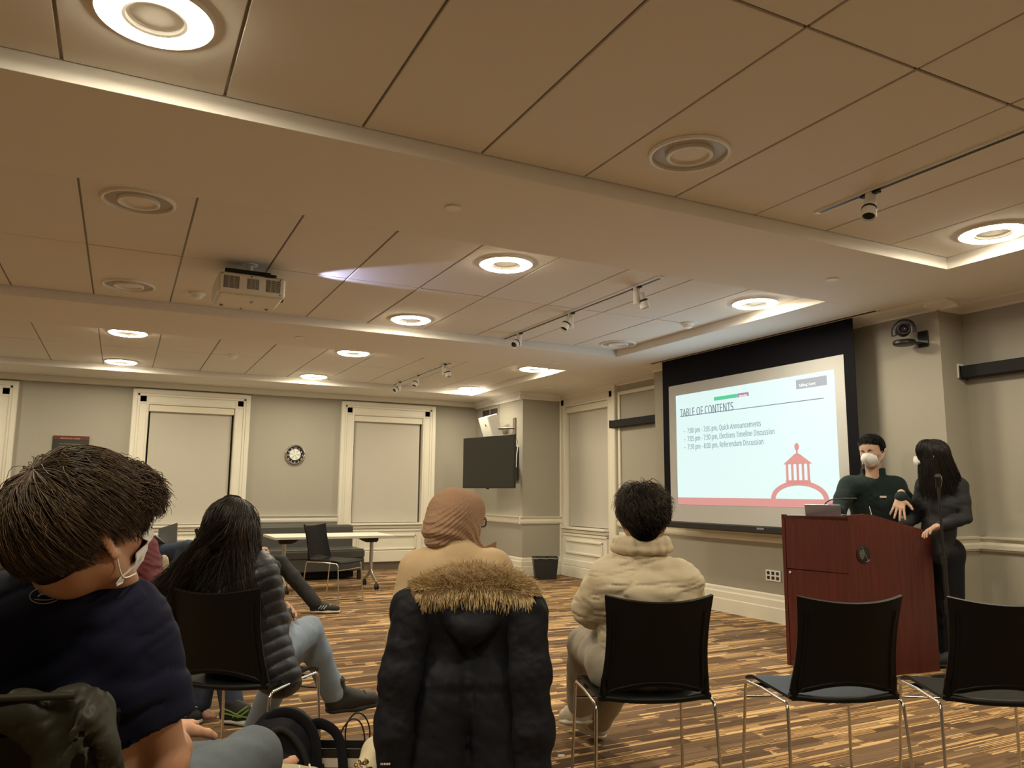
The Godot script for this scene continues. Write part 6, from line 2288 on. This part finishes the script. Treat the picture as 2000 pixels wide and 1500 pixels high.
func person_lectern_woman() -> void:
	var front := Vector3(-0.86, 0, -0.50).normalized()
	var right := front.cross(Vector3.UP)
	var f := {"front": front, "pelvis": Vector3(5.235, 0.82, -3.63), "chest": Vector3(5.255, 1.13, -3.575), "neck": Vector3(5.24, 1.335, -3.555), "build": 0.80}
	f.shL = Vector3(5.275, 1.265, -3.44); f.shR = Vector3(5.225, 1.27, -3.69)
	f.elL = Vector3(5.235, 1.045, -3.39); f.elR = Vector3(5.20, 1.03, -3.76)
	f.wrL = Vector3(5.085, 0.985, -3.505); f.wrR = Vector3(5.05, 0.95, -3.82)
	f.hipL = Vector3(5.265, 0.80, -3.56); f.hipR = Vector3(5.25, 0.80, -3.68)
	f.knL = Vector3(5.30, 0.43, -3.57); f.knR = Vector3(5.33, 0.43, -3.68)
	f.anL = Vector3(5.37, 0.09, -3.60); f.anR = Vector3(5.40, 0.09, -3.70)
	f.toeL = Vector3(5.20, 0.03, -3.68); f.toeR = Vector3(5.24, 0.03, -3.80)
	f.head = Vector3(5.165, 1.476, -3.560)
	var o := figure("standing person with long straight black hair in fitted black top, hand on the lectern", Vector3(5.33, 0, -3.6))
	var h := head_frame(f.head, Vector3(-0.36, 0.0, -0.933), 0.0, 0.97)
	var hl := hand_sdf(f.wrL, Vector3(-0.93, -0.22, 0.0), Vector3(-0.1, -1, 0.35), [0.22, 0.30, 0.34, 0.30], 0.14, true, 0.0035, 0.1)
	var hr := hand_sdf(f.wrR, Vector3(-0.9, -0.2, -0.1), Vector3(0, -1, 0), [0.3, 0.3, 0.3, 0.3], 0.05, false, 0.0055)
	soft("body", [body_sdf(f), head_sdf(h, f.neck, 0.0045, 0.97, false), hl, hr], M.skinfair, o)
	eyes(h, o)
	face_mask(h, o)
	var t := SDF.new()
	t.cell = 0.0085
	torso(t, f, 0.006)
	for e in ["R", "L"]: arm(t, f, e, 0.005, 0.93)
	for e in [-1.0, 1.0]: t.bone(f.chest + right * e * 0.055 + front * 0.055 + Vector3.UP * 0.02, f.chest + right * e * 0.05 + front * 0.06, 0.058, 0.056, 0.04)
	t.bone(f.pelvis + Vector3.DOWN * 0.02, f.pelvis - front * 0.03 + Vector3.DOWN * 0.04, 0.09, 0.09, 0.05)
	t.carve(f.neck + Vector3.UP * 0.0, f.neck + Vector3.UP * 0.12, 0.068, 0.09, 0.006)
	t.amp = 0.005
	t.disp = folds(0.004, 8.0, 16.0, 8.0)
	soft("fitted_top", [t], M.knit, o)
	var j := SDF.new()
	j.cell = 0.011
	for e in ["R", "L"]: leg(j, f, e, 0.014, 0.035)
	j.bone(f.hipR, f.hipL, 0.095, 0.095, 0.05)
	soft("trousers", [j], M.nylon, o)
	shoe(o, "shoe", Vector3(5.40, 0, -3.58), Vector3(5.19, 0, -3.68), Vector3.UP, M.blackshoe, M.blackshoe)
	shoe(o, "shoe", Vector3(5.43, 0, -3.69), Vector3(5.22, 0, -3.80), Vector3.UP, M.blackshoe, M.blackshoe)
	var cap := hair_cap(o, h, [[[0, 0.045, -0.038], [0, 0.045, 0.022], 0.084, 0.078], [[0, 0.0, -0.05], [0, -0.12, -0.07], 0.078, 0.055], [[0.066, 0.02, 0.02], [0.070, -0.10, 0.02], 0.030, 0.028]], Color(0.005, 0.004, 0.004), 0.008, 0.016)
	var tones := [Color(0.008, 0.006, 0.006), Color(0.013, 0.009, 0.008), Color(0.006, 0.005, 0.005), Color(0.02, 0.013, 0.01)]
	strands(cap, h * Transform3D(Basis(), Vector3(0, 0.03, -0.008)), Vector3(0.083, 0.096, 0.102), Vector3(0.0, 0.9, 0.3), 7000, 0.27, 0.36, tones, {"lift": 0.010, "curl": 0.003, "hang": -0.1, "low": -0.35, "side": -0.42, "front": -0.1, "width": 0.0016, "segs": 10, "split": [Vector3(0.82, 0, 0.57), 0.02, Vector3(-0.02, -1.0, 0.0), Vector3(0.34, -1.0, 0.24), 0.05, 0.0]})
	strands(cap, h * Transform3D(Basis(), Vector3(0, 0.045, 0.028)), Vector3(0.080, 0.082, 0.074), Vector3(0.0, 0.9, -0.2), 2500, 0.18, 0.32, tones, {"lift": 0.008, "curl": 0.003, "hang": -0.2, "low": -0.35, "side": -0.35, "front": -0.3, "width": 0.0015, "segs": 9, "back": Vector3(0, -1, -0.1)})
	obj("hair", to_local_mb(cap, o), M.hair, o)

func person_maroon() -> void:
	var front := Vector3(0.80, 0, 0.60).normalized()
	front = Vector3(0.72, 0, 0.55).normalized()
	var right := front.cross(Vector3.UP)
	var f := {"front": front, "pelvis": Vector3(0.13, 0.55, -5.00), "chest": Vector3(0.10, 0.76, -5.02), "neck": Vector3(0.085, 0.93, -5.03), "build": 0.95}
	f.shR = Vector3(0.14, 0.86, -4.93); f.shL = Vector3(0.10, 0.85, -5.2)
	f.elR = Vector3(0.19, 0.69, -4.90); f.elL = Vector3(0.24, 0.66, -5.2)
	f.wrR = Vector3(0.268, 0.575, -4.75); f.wrL = Vector3(0.4, 0.62, -4.95)
	f.hipR = Vector3(0.18, 0.53, -4.92); f.hipL = Vector3(0.20, 0.53, -5.08)
	f.knR = Vector3(0.50, 0.47, -4.62); f.knL = Vector3(0.54, 0.48, -4.70)
	f.anR = Vector3(0.45, 0.085, -4.52); f.anL = Vector3(0.60, 0.085, -4.42)
	f.toeR = Vector3(0.55, 0.03, -4.42); f.toeL = Vector3(0.75, 0.03, -4.30)
	f.head = Vector3(0.075, 1.068, -4.985)
	var o := figure("masked person in maroon shirt mostly hidden behind the navy-shirted man", Vector3(0.13, 0, -5.0))
	var h := head_frame(f.head, Vector3(0.88, -0.08, 0.20), 0.0, 0.98)
	var hr := hand_sdf(f.wrR, Vector3(0.3, -0.7, 0.5), Vector3(-0.6, -0.2, 0.3), [0.4, 0.4, 0.4, 0.4], 0.02, false, 0.005)
	var hl := hand_sdf(f.wrL, Vector3(0.6, -0.2, 0.4), Vector3(0, -1, 0), [0.4, 0.4, 0.4, 0.4], 0.02, true, 0.006)
	soft("body", [body_sdf(f, 0.016), head_sdf(h, f.neck, 0.0055), hr, hl], M.skinfair, o)
	eyes(h, o)
	face_mask(h, o)
	var t := SDF.new()
	t.cell = 0.009
	torso(t, f, 0.014)
	for e in ["R", "L"]: arm(t, f, e, 0.02, 0.9)
	t.amp = 0.010
	t.disp = func(p: Vector3) -> float: return 0.009 * nzr.get_noise_3d(p.x * 9.0, p.y * 30.0 + p.x * 12.0, p.z * 9.0)
	soft("shirt", [t], M.maroon, o)
	var j := SDF.new()
	j.cell = 0.013
	for e in ["R", "L"]: leg(j, f, e, 0.01, 0.014)
	j.bone(f.hipR, f.hipL, 0.10, 0.10, 0.05)
	soft("jeans", [j], M.denimdark, o)
	for q in [[Vector3(0.548, 0.0, -4.42), Vector3(0.76, 0.0, -4.27)], [Vector3(0.30, 0.0, -4.60), Vector3(0.455, 0.0, -4.42)]]:
		var r := shoe(o, "sneaker", q[0], q[1], Vector3.UP, M.blackshoe, mat(lin(0.6, 0.6, 0.58), 0.6))
		var m := MB.new() # crossing green stripes on the flank
		var inv: Transform3D = o.global_transform.affine_inverse()
		var d: Vector3 = r[2]
		var flank := func(a: float, y: float) -> Vector3:
			return inv * (on_surface(r[0], q[0] + d * a + Vector3.UP * y + r[4] * 0.1, -r[4]) + r[4] * 0.001)
		for w in [[0.02, 0.085, 0.17, 0.045], [0.09, 0.045, 0.155, 0.095], [0.12, 0.045, 0.18, 0.09], [0.03, 0.062, 0.14, 0.048]]:
			var line := []
			for k in 7: line.append(flank.call(lerpf(w[0], w[2], k / 6.0), lerpf(w[1], w[3], k / 6.0)))
			m.tube(line, 0.0042, 6)
		obj("side_stripes", m, mat(lin(0.20, 0.32, 0.06), 0.6), o)
	var cap := hair_cap(o, h, [[[0, 0.045, -0.04], [0, 0.05, 0.02], 0.085, 0.08], [[0, 0.0, -0.055], [0, -0.04, -0.05], 0.075, 0.06]], Color(0.012, 0.008, 0.006), 0.009)
	obj("hair", to_local_mb(cap, o), M.hair, o)

func person_laptop() -> void:
	var front := Vector3(0.80, 0, 0.60).normalized()
	var right := front.cross(Vector3.UP)
	var f := {"front": front, "pelvis": Vector3(0.16, 0.55, -8.20), "chest": Vector3(0.12, 0.78, -8.22), "neck": Vector3(0.10, 0.98, -8.2), "build": 0.97}
	f.shR = f.neck + right * 0.16 + Vector3.DOWN * 0.07; f.shL = f.neck - right * 0.16 + Vector3.DOWN * 0.07
	f.elR = Vector3(0.10, 0.70, -7.98); f.elL = Vector3(0.2, 0.70, -8.42)
	f.wrR = Vector3(0.25, 0.665, -8.06); f.wrL = Vector3(0.36, 0.69, -8.28)
	f.hipR = Vector3(0.20, 0.55, -8.12); f.hipL = Vector3(0.24, 0.54, -8.28)
	f.knR = Vector3(0.585, 0.675, -7.66); f.knL = Vector3(0.62, 0.49, -8.0)
	f.anR = Vector3(0.58, 0.45, -7.60); f.anL = Vector3(0.64, 0.085, -7.95)
	f.anR = Vector3(0.50, 0.47, -7.72)
	f.toeR = Vector3(0.42, 0.56, -7.66); f.toeL = Vector3(0.80, 0.03, -7.85)
	f.head = Vector3(0.13, 1.10, -8.16)
	var o := figure("person in dark blue jeans with a khaki shoe, legs crossed, holding a laptop", Vector3(0.16, 0, -8.2))
	var h := head_frame(f.head, Vector3(0.8, -0.25, 0.55), 0.0, 0.98)
	var hr := hand_sdf(f.wrR, Vector3(0.6, 0.1, -0.2), Vector3(0, -1, 0), [0.4, 0.4, 0.4, 0.4], 0.02, false, 0.006)
	var hl := hand_sdf(f.wrL, Vector3(0.6, 0.1, 0.4), Vector3(0, -1, 0), [0.4, 0.4, 0.4, 0.4], 0.02, true, 0.007)
	soft("body", [body_sdf(f, 0.018), head_sdf(h, f.neck, 0.0065), hr, hl], M.skin, o)
	eyes(h, o)
	var t := SDF.new()
	t.cell = 0.014
	torso(t, f, 0.016)
	for e in ["R", "L"]: arm(t, f, e, 0.02, 0.9)
	soft("sweater", [t], M.nylon, o)
	var j := SDF.new()
	j.cell = 0.011
	for e in ["R", "L"]: leg(j, f, e, 0.014, 0.014)
	j.bone(f.hipR, f.hipL, 0.10, 0.10, 0.05)
	j.amp = 0.005
	j.disp = folds(0.005, 9.0, 9.0, 9.0)
	soft("jeans", [j], mat(lin(0.028, 0.045, 0.085), 0.85), o)
	shoe(o, "shoe", Vector3(0.46, 0.34, -7.62), Vector3(0.40, 0.62, -7.60), Vector3(-0.75, 0.1, 0.5), M.suede, M.whiteshoe, 0.075, 0.0, 0.048)
	shoe(o, "shoe", Vector3(0.61, 0, -7.97), Vector3(0.84, 0, -7.84), Vector3.UP, M.suede, M.whiteshoe)
	var cap := hair_cap(o, h, [[[0, 0.045, -0.04], [0, 0.05, 0.02], 0.085, 0.08], [[0, 0.0, -0.055], [0, -0.04, -0.05], 0.075, 0.06]], Color(0.012, 0.008, 0.006), 0.01)
	obj("hair", to_local_mb(cap, o), M.hair, o)
	# the laptop on that lap
	var l := thing("laptop", "grey laptop open on the crossed knee of the person in dark blue jeans", "laptop", Vector3(0.40, 0.70, -7.92))
	var a := Vector3(0.318, 0.655, -8.03)   # hinge ends, then the lid's far edge
	var b := Vector3(0.462, 0.715, -7.83)
	var upv := Vector3(0.062, 0.172, 0.045)
	var inv: Transform3D = l.global_transform.affine_inverse()
	var dx := (b - a).normalized()
	var dz := dx.cross(upv).normalized()
	var m := MB.new()
	m.box(Vector3.ZERO, Vector3(0.26, 0.19, 0.008), 0.003, inv * Transform3D(Basis(dx, dz.cross(dx), dz), (a + b) * 0.5 + upv * 0.52))
	obj("lid", m, mat(lin(0.16, 0.16, 0.165), 0.45, 0.0), l)
	m = MB.new()
	var bk := Vector3(-0.75, 0.1, -0.45).normalized()
	var by := dx.cross(bk).normalized()
	m.box(Vector3.ZERO, Vector3(0.26, 0.014, 0.18), 0.004, inv * Transform3D(Basis(dx, by, dx.cross(by)), (a + b) * 0.5 + bk * 0.09))
	obj("base", m, M.steel, l)

func person_clasped() -> void:
	var front := Vector3(0.95, 0, 0.30).normalized()
	var right := front.cross(Vector3.UP)
	var f := {"front": front, "pelvis": Vector3(0.97, 0.53, -8.08), "chest": Vector3(0.96, 0.75, -8.10), "neck": Vector3(0.97, 0.93, -8.10), "build": 0.97}
	f.shR = f.neck + right * 0.16 + Vector3.DOWN * 0.07; f.shL = f.neck - right * 0.16 + Vector3.DOWN * 0.07
	f.elR = Vector3(1.10, 0.66, -7.86); f.elL = Vector3(1.12, 0.66, -8.25)
	f.wrR = Vector3(1.22, 0.61, -7.86); f.wrL = Vector3(1.24, 0.61, -7.98)
	f.hipR = Vector3(1.06, 0.50, -8.0); f.hipL = Vector3(1.08, 0.50, -8.18)
	f.knR = Vector3(1.37, 0.46, -7.82); f.knL = Vector3(1.47, 0.49, -7.98)
	f.anR = Vector3(1.32, 0.09, -7.78); f.anL = Vector3(1.795, 0.10, -7.85)
	f.toeR = Vector3(1.5, 0.03, -7.72); f.toeL = Vector3(2.0, 0.04, -7.75)
	f.head = Vector3(1.0, 1.03, -8.08)
	var o := figure("person with clasped hands and one dark-trousered leg stretched out, behind the quilted jacket", Vector3(1.02, 0, -8.08))
	var h := head_frame(f.head, Vector3(0.95, -0.1, 0.3), 0.0, 0.92)
	var hr := hand_sdf(f.wrR, Vector3(0.7, 0.0, -0.3), Vector3(-0.2, -0.2, -0.9), [0.75, 0.75, 0.75, 0.7], 0.0, false, 0.005)
	var hl := hand_sdf(f.wrL, Vector3(0.7, 0.02, 0.45), Vector3(-0.2, -0.2, 0.9), [0.75, 0.75, 0.75, 0.7], 0.0, true, 0.005)
	soft("body", [body_sdf(f, 0.018), head_sdf(h, f.neck, 0.0065), hr, hl], M.skinfair, o)
	eyes(h, o)
	var t := SDF.new()
	t.cell = 0.014
	torso(t, f, 0.012)
	for e in ["R", "L"]: arm(t, f, e, 0.014, 0.9)
	soft("sweater", [t], M.nylon, o)
	var j := SDF.new()
	j.cell = 0.011
	for e in ["R", "L"]: leg(j, f, e, 0.016, 0.012)
	j.bone(f.hipR, f.hipL, 0.10, 0.10, 0.05)
	j.amp = 0.005
	j.disp = folds(0.005, 9.0, 9.0, 9.0)
	soft("trousers", [j], mat(lin(0.018, 0.019, 0.019), 0.85), o)
	var sole := mat(lin(0.66, 0.62, 0.46), 0.6)
	for q in [[Vector3(1.755, 0.0, -7.87), Vector3(2.03, 0.0, -7.76)], [Vector3(1.28, 0, -7.79), Vector3(1.53, 0, -7.70)]]:
		var r := shoe(o, "sneaker", q[0], q[1], Vector3.UP, M.blackshoe, sole)
		var m := MB.new() # three pale stripes on the flank
		var inv: Transform3D = o.global_transform.affine_inverse()
		for k in 3:
			var line := []
			for w in 5:
				var p: Vector3 = q[0] + r[2] * (0.085 + 0.026 * k + 0.03 * w / 4.0) + Vector3.UP * (0.045 + 0.035 * w / 4.0)
				line.append(inv * (on_surface(r[0], p + r[4] * 0.1, -r[4]) + r[4] * 0.001))
			m.tube(line, 0.004, 6)
		obj("side_stripes", m, mat(lin(0.55, 0.55, 0.52), 0.6), o)
	var cap := hair_cap(o, h, [[[0, 0.045, -0.04], [0, 0.05, 0.02], 0.08, 0.075], [[0, 0.0, -0.055], [0, -0.04, -0.05], 0.07, 0.055]], Color(0.012, 0.008, 0.006), 0.01)
	obj("hair", to_local_mb(cap, o), M.hair, o)

func bags() -> void:
	parka()
	backpack()
	shopping_bag()
	handbag()

func parka() -> void:
	var o := thing("parka", "long navy parka with fur-trimmed hood hung over a chair back", "coat", Vector3(1.15, 0, -2.58))
	var front := Vector3(0.40, 0, -0.916).normalized()
	var right := front.cross(Vector3.UP)
	var eye := Vector3(0, 1.2, 0)
	var K := 1.07
	var q := func(a: Array) -> Vector3: return eye + (v3(a) - eye) * K
	var c: Vector3 = q.call([1.075, 0.90, -2.42])
	var sL: Vector3 = q.call([0.885, 0.815, -2.455])
	var sR: Vector3 = q.call([1.205, 0.815, -2.285])
	var wa: Vector3 = q.call([1.036, 0.578, -2.347])
	var he: Vector3 = q.call([1.036, 0.16, -2.336])
	var s := SDF.new()
	s.cell = 0.008
	s.bone(sL, sR, 0.085, 0.085, 0.05, front, 1.5)
	for e in [-1.0, 1.0]:
		s.bone(c + right * e * 0.09 + Vector3.DOWN * 0.10, wa + right * e * 0.085, 0.105, 0.082, 0.05, front, 1.5)
		s.bone(wa + right * e * 0.085, he + right * e * 0.125, 0.082, 0.115, 0.04, front, 1.5)
	s.amp = 0.014
	s.disp = func(p: Vector3) -> float:
		var d := p - wa
		var near := exp(-pow(d.y / 0.05, 2.0))
		return -0.006 * exp(-pow(d.y / 0.018, 2.0)) + 0.008 * near * nzr.get_noise_3d(d.x * 26.0, d.y * 7.0, d.z * 26.0) + 0.007 * nzr.get_noise_3d(d.x * 7.0 + d.y * 5.0, d.y * 7.0, d.z * 6.0) + 0.003 * nzr.get_noise_3d(d.x * 16.0, d.y * 22.0 + d.x * 9.0, d.z * 12.0)
	soft("coat_body", [s], M.nylon, o)
	for e in [0, 1]:
		var a := SDF.new()
		a.cell = 0.008
		var pts: Array = [[sL, q.call([0.84, 0.62, -2.44]), q.call([0.825, 0.46, -2.435]), q.call([0.835, 0.22, -2.43])], [sR, q.call([1.205, 0.63, -2.25]), q.call([1.21, 0.46, -2.235]), q.call([1.205, 0.22, -2.235])]][e]
		a.chain(pts, [0.075, 0.068, 0.063, 0.066], 0.04)
		a.amp = 0.010
		a.disp = func(p: Vector3) -> float: return 0.008 * nzr.get_noise_3d(p.x * 9.0, p.y * 9.0 + p.x * 5.0, p.z * 9.0) + 0.003 * nzr.get_noise_3d(p.x * 20.0, p.y * 26.0, p.z * 20.0)
		soft("sleeve", [a], M.nylon, o)
		var m := MB.new()
		var lp: Vector3 = [q.call([0.765, 0.375, -2.352]), q.call([1.256, 0.405, -2.138])][e]
		for k in 6: m.box(Vector3((k - 2.5) * (0.0055 if e == 0 else 0.0035), 0, 0), Vector3(0.0035, 0.006, 0.002), 0, o.global_transform.affine_inverse() * Transform3D(Basis(right, Vector3.UP, -front), on_surface(a, lp - front * 0.05, front) - front * 0.007))
		obj("cuff_print", m, M.white, o)
	# hood folded down, then its fur
	var hd := SDF.new()
	hd.cell = 0.008
	hd.bone(c - right * 0.10 + Vector3.DOWN * 0.09 - front * 0.05, c - front * 0.105 + Vector3.DOWN * 0.145, 0.055, 0.05, 0.04)
	hd.bone(c + right * 0.11 + Vector3.DOWN * 0.09 - front * 0.05, c - front * 0.105 + Vector3.DOWN * 0.145, 0.055, 0.05, 0.04)
	hd.bone(c - right * 0.08 - front * 0.03 + Vector3.DOWN * 0.07, c + right * 0.08 - front * 0.03 + Vector3.DOWN * 0.07, 0.06, 0.06, 0.04)
	hd.amp = 0.008
	hd.disp = folds(0.008, 10.0, 12.0, 10.0)
	soft("hood", [hd], M.nylon, o)
	var fur := MB.new()
	fur.colored = true
	var r := RandomNumberGenerator.new()
	r.seed = 31
	var arch := curve([q.call([0.905, 0.872, -2.45]), q.call([0.955, 0.897, -2.43]), q.call([1.01, 0.922, -2.41]), q.call([1.10, 0.928, -2.365]), q.call([1.18, 0.905, -2.32]), q.call([1.222, 0.868, -2.295])], 8)
	var core := SDF.new()
	core.cell = 0.009
	var mid: Vector3 = q.call([1.07, 0.88, -2.43])
	var floor_y := func(k: int) -> float: return lerpf(1.2 + (0.872 - 1.2) * K, 1.2 + (0.860 - 1.2) * K, k / float(arch.size()))
	for k in arch.size() - 1: core.bone(arch[k], arch[k + 1], 0.030, 0.030, 0.02)
	for k in arch.size() - 1: core.bone((arch[k] as Vector3).lerp(mid, 0.0) + Vector3.DOWN * 0.01, arch[k + 1].lerp(mid, 0.35), 0.03, 0.035, 0.03)
	for k in range(0, arch.size() - 1, 2): core.bone(arch[k], Vector3(arch[k].x, floor_y.call(k), arch[k].z) - front * 0.045, 0.028, 0.022, 0.03)
	var cm := core.build()
	for k in cm.v.size():
		fur.v.append(cm.v[k]); fur.n.append(cm.n[k]); fur.uv.append(Vector2.ZERO); fur.c.append(Color(0.24, 0.16, 0.075))
	fur.ix.append_array(cm.ix)
	var tones := [Color(0.62, 0.46, 0.23), Color(0.50, 0.36, 0.17), Color(0.80, 0.64, 0.38), Color(0.30, 0.20, 0.09), Color(0.70, 0.53, 0.28)]
	for k in 16000:
		var u := r.randf() * (arch.size() - 1.001)
		var i := int(u)
		var c0: Vector3 = (arch[i] as Vector3).lerp(arch[i + 1], u - i)
		var tan: Vector3 = (arch[i + 1] - arch[i]).normalized()
		var row := r.randf()
		var drop: float = (c0.y - floor_y.call(i)) * row
		c0 += Vector3.DOWN * drop - front * 0.045 * row
		var ang := r.randf() * TAU
		var nn := (Vector3.UP * cos(ang) - front * sin(ang))
		nn = (nn - tan * nn.dot(tan)).normalized()
		var clump := nz.get_noise_3d(c0.x * 900, c0.y * 900, ang * 60)
		var dir := (nn * 0.75 + Vector3.DOWN * (0.75 if nn.y < 0.5 else 0.05) - front * 0.35 + tan * (clump * 0.9 + r.randfn() * 0.12) + tan * (u / arch.size() - 0.5) * 0.7).normalized()
		var L := r.randf_range(0.028, 0.052)
		var p := c0 + nn * 0.024
		var pts := PackedVector3Array()
		for w in 5:
			pts.append(p)
			p += dir * L / 4.0
			dir = (dir + Vector3.DOWN * 0.10 + nn * 0.02).normalized()
		fur.col = tones[r.randi() % tones.size()] * r.randf_range(0.8, 1.15)
		strand(fur, Transform3D(), pts, 0.0013)
	var fo := obj("fur_trim", to_local_mb(fur, o), mat(Color.WHITE, 0.7, 0, {"vc": 1}), o)

func backpack() -> void:
	var o := thing("backpack", "black backpack with arched straps standing on the floor beside the shopping bag", "backpack", Vector3(0.62, 0, -3.06))
	var s := SDF.new()
	s.cell = 0.009
	var side := Vector3(0.85, 0, 0.52).normalized()
	var dep := Vector3(-0.52, 0, 0.85).normalized()
	var c := Vector3(0.625, 0, -3.07)
	s.bone(c + Vector3.UP * 0.10 - side * 0.03, c + Vector3.UP * 0.285 - side * 0.03, 0.125, 0.108, 0.05, dep, 1.25)
	s.bone(c + Vector3.UP * 0.10 + side * 0.05, c + Vector3.UP * 0.27 + side * 0.02, 0.125, 0.095, 0.05, dep, 1.25)
	s.bone(c + Vector3.UP * 0.09 + dep * 0.07, c + Vector3.UP * 0.18 + dep * 0.06, 0.10, 0.08, 0.03, dep, 1.4)
	s.amp = 0.008
	s.disp = folds(0.008, 8.0, 8.0, 8.0)
	s.carve(c + Vector3.DOWN * 1.0, c + Vector3.DOWN * 1.01, 1.0, 1.0, 0.01)
	soft("bag_body", [s], M.nylon, o)
	var m := MB.new()
	m.tube(curve([c + side * -0.13 + dep * 0.11 + Vector3.UP * 0.10, c + side * -0.10 + dep * 0.125 + Vector3.UP * 0.24, c + dep * 0.10 + Vector3.UP * 0.345, c + side * 0.10 + dep * 0.10 + Vector3.UP * 0.26, c + side * 0.13 + dep * 0.11 + Vector3.UP * 0.10]), 0.011, 8)
	obj("front_zip", to_local_mb(m, o), M.blackmatte, o)
	for q in [[[-0.09, 0.28, 0.02], [-0.05, 0.37, 0.05], [0.03, 0.385, 0.05], [0.11, 0.32, 0.05], [0.135, 0.18, 0.06]], [[0.06, 0.32, 0.0], [0.13, 0.345, 0.02], [0.20, 0.30, 0.03], [0.225, 0.17, 0.04], [0.215, 0.02, 0.05]]]:
		m = MB.new()
		var pts := []
		for k in q: pts.append(c + side * k[0] + Vector3.UP * k[1] + dep * k[2])
		m.tube(curve(pts), 0.021, 10, true, 0.25, dep)
		obj("strap", to_local_mb(m, o), M.nylon, o)
	m = MB.new()
	m.tube(curve([c + side * 0.12 + Vector3.UP * 0.2 + dep * 0.03, c + side * 0.155 + Vector3.UP * 0.1 + dep * 0.05, c + side * 0.18 + Vector3.UP * 0.02 + dep * 0.06]), 0.03, 8, true, 0.5, dep)
	obj("side_lining", to_local_mb(m, o), mat(lin(0.03, 0.012, 0.03), 0.6), o)

func shopping_bag() -> void:
	var o := thing("shopping_bag", "black and white striped paper shopping bag with black cord handles", "shopping bag", Vector3(0.85, 0, -2.97), deg_to_rad(-27))
	var w := 0.145
	var d := 0.05
	var white := mat(lin(0.70, 0.66, 0.58), 0.6)
	var y := 0.0
	for k in 8: # alternating bands of the print
		var m := MB.new()
		var hgt := 0.0325
		for q in [[0, d, w * 2, 0.003], [0, -d, w * 2, 0.003], [-w, 0, 0.003, d * 2], [w, 0, 0.003, d * 2]]:
			m.box(Vector3(q[0], y + hgt * 0.5, q[1]), Vector3(q[2], hgt, q[3]))
		obj("stripe", m, M.black if k % 2 == 1 else white, o)
		y += hgt
	var m := MB.new()
	m.box(Vector3(0, 0.004, 0), Vector3(w * 2, 0.004, d * 2))
	obj("bottom", m, white, o)
	for z in [-d, d]:
		m = MB.new()
		m.tube(curve([Vector3(-0.045, y - 0.03, z * 1.06), Vector3(-0.045, y + 0.05, z), Vector3(-0.01, y + 0.10, z * 0.8), Vector3(0.025, y + 0.09, z * 0.8), Vector3(0.045, y + 0.04, z), Vector3(0.042, y - 0.03, z * 1.06)]), 0.003, 8)
		obj("cord_handle", m, M.black, o)

func handbag() -> void:
	var o := thing("handbag", "small cream handbag with gold chain in front of the striped bag", "handbag", Vector3(0.84, 0, -2.72))
	var s := SDF.new()
	s.cell = 0.007
	var a := Vector3(0.815, 0.235, -2.70)
	var b := Vector3(0.875, 0.285, -2.78)
	s.bone(Vector3(0.815, 0.10, -2.70), a, 0.05, 0.046, 0.03)
	s.bone(Vector3(0.88, 0.10, -2.79), b, 0.05, 0.046, 0.03)
	s.bone(a, b, 0.046, 0.046, 0.03)
	s.bone(Vector3(0.815, 0.05, -2.70), Vector3(0.88, 0.05, -2.79), 0.05, 0.05, 0.03)
	soft("bag_body", [s], mat(lin(0.70, 0.62, 0.42), 0.45), o)
	var gold := mat(lin(0.42, 0.28, 0.08), 0.3, 1.0)
	for q in [[Vector3(0.795, 0.285, -2.672), 0], [Vector3(0.885, 0.335, -2.768), 1]]:
		var m := MB.new()
		var r := RandomNumberGenerator.new()
		r.seed = 3 + q[1]
		for k in 14: # heap of chain links
			var bas := Basis(Vector3(r.randfn(), r.randfn(), r.randfn()).normalized(), r.randf() * TAU)
			var ring := []
			for i in 9: ring.append(o.global_transform.affine_inverse() * (q[0] + Vector3(r.randf_range(-0.0, 0.0), 0, 0) + Vector3(sin(k * 2.3), cos(k * 1.7) * 0.6, cos(k * 2.9)) * 0.022 + bas * Vector3(cos(TAU * i / 8) * 0.010, sin(TAU * i / 8) * 0.006, 0)))
			m.tube(ring, 0.002, 5)
		obj("chain", m, gold, o)
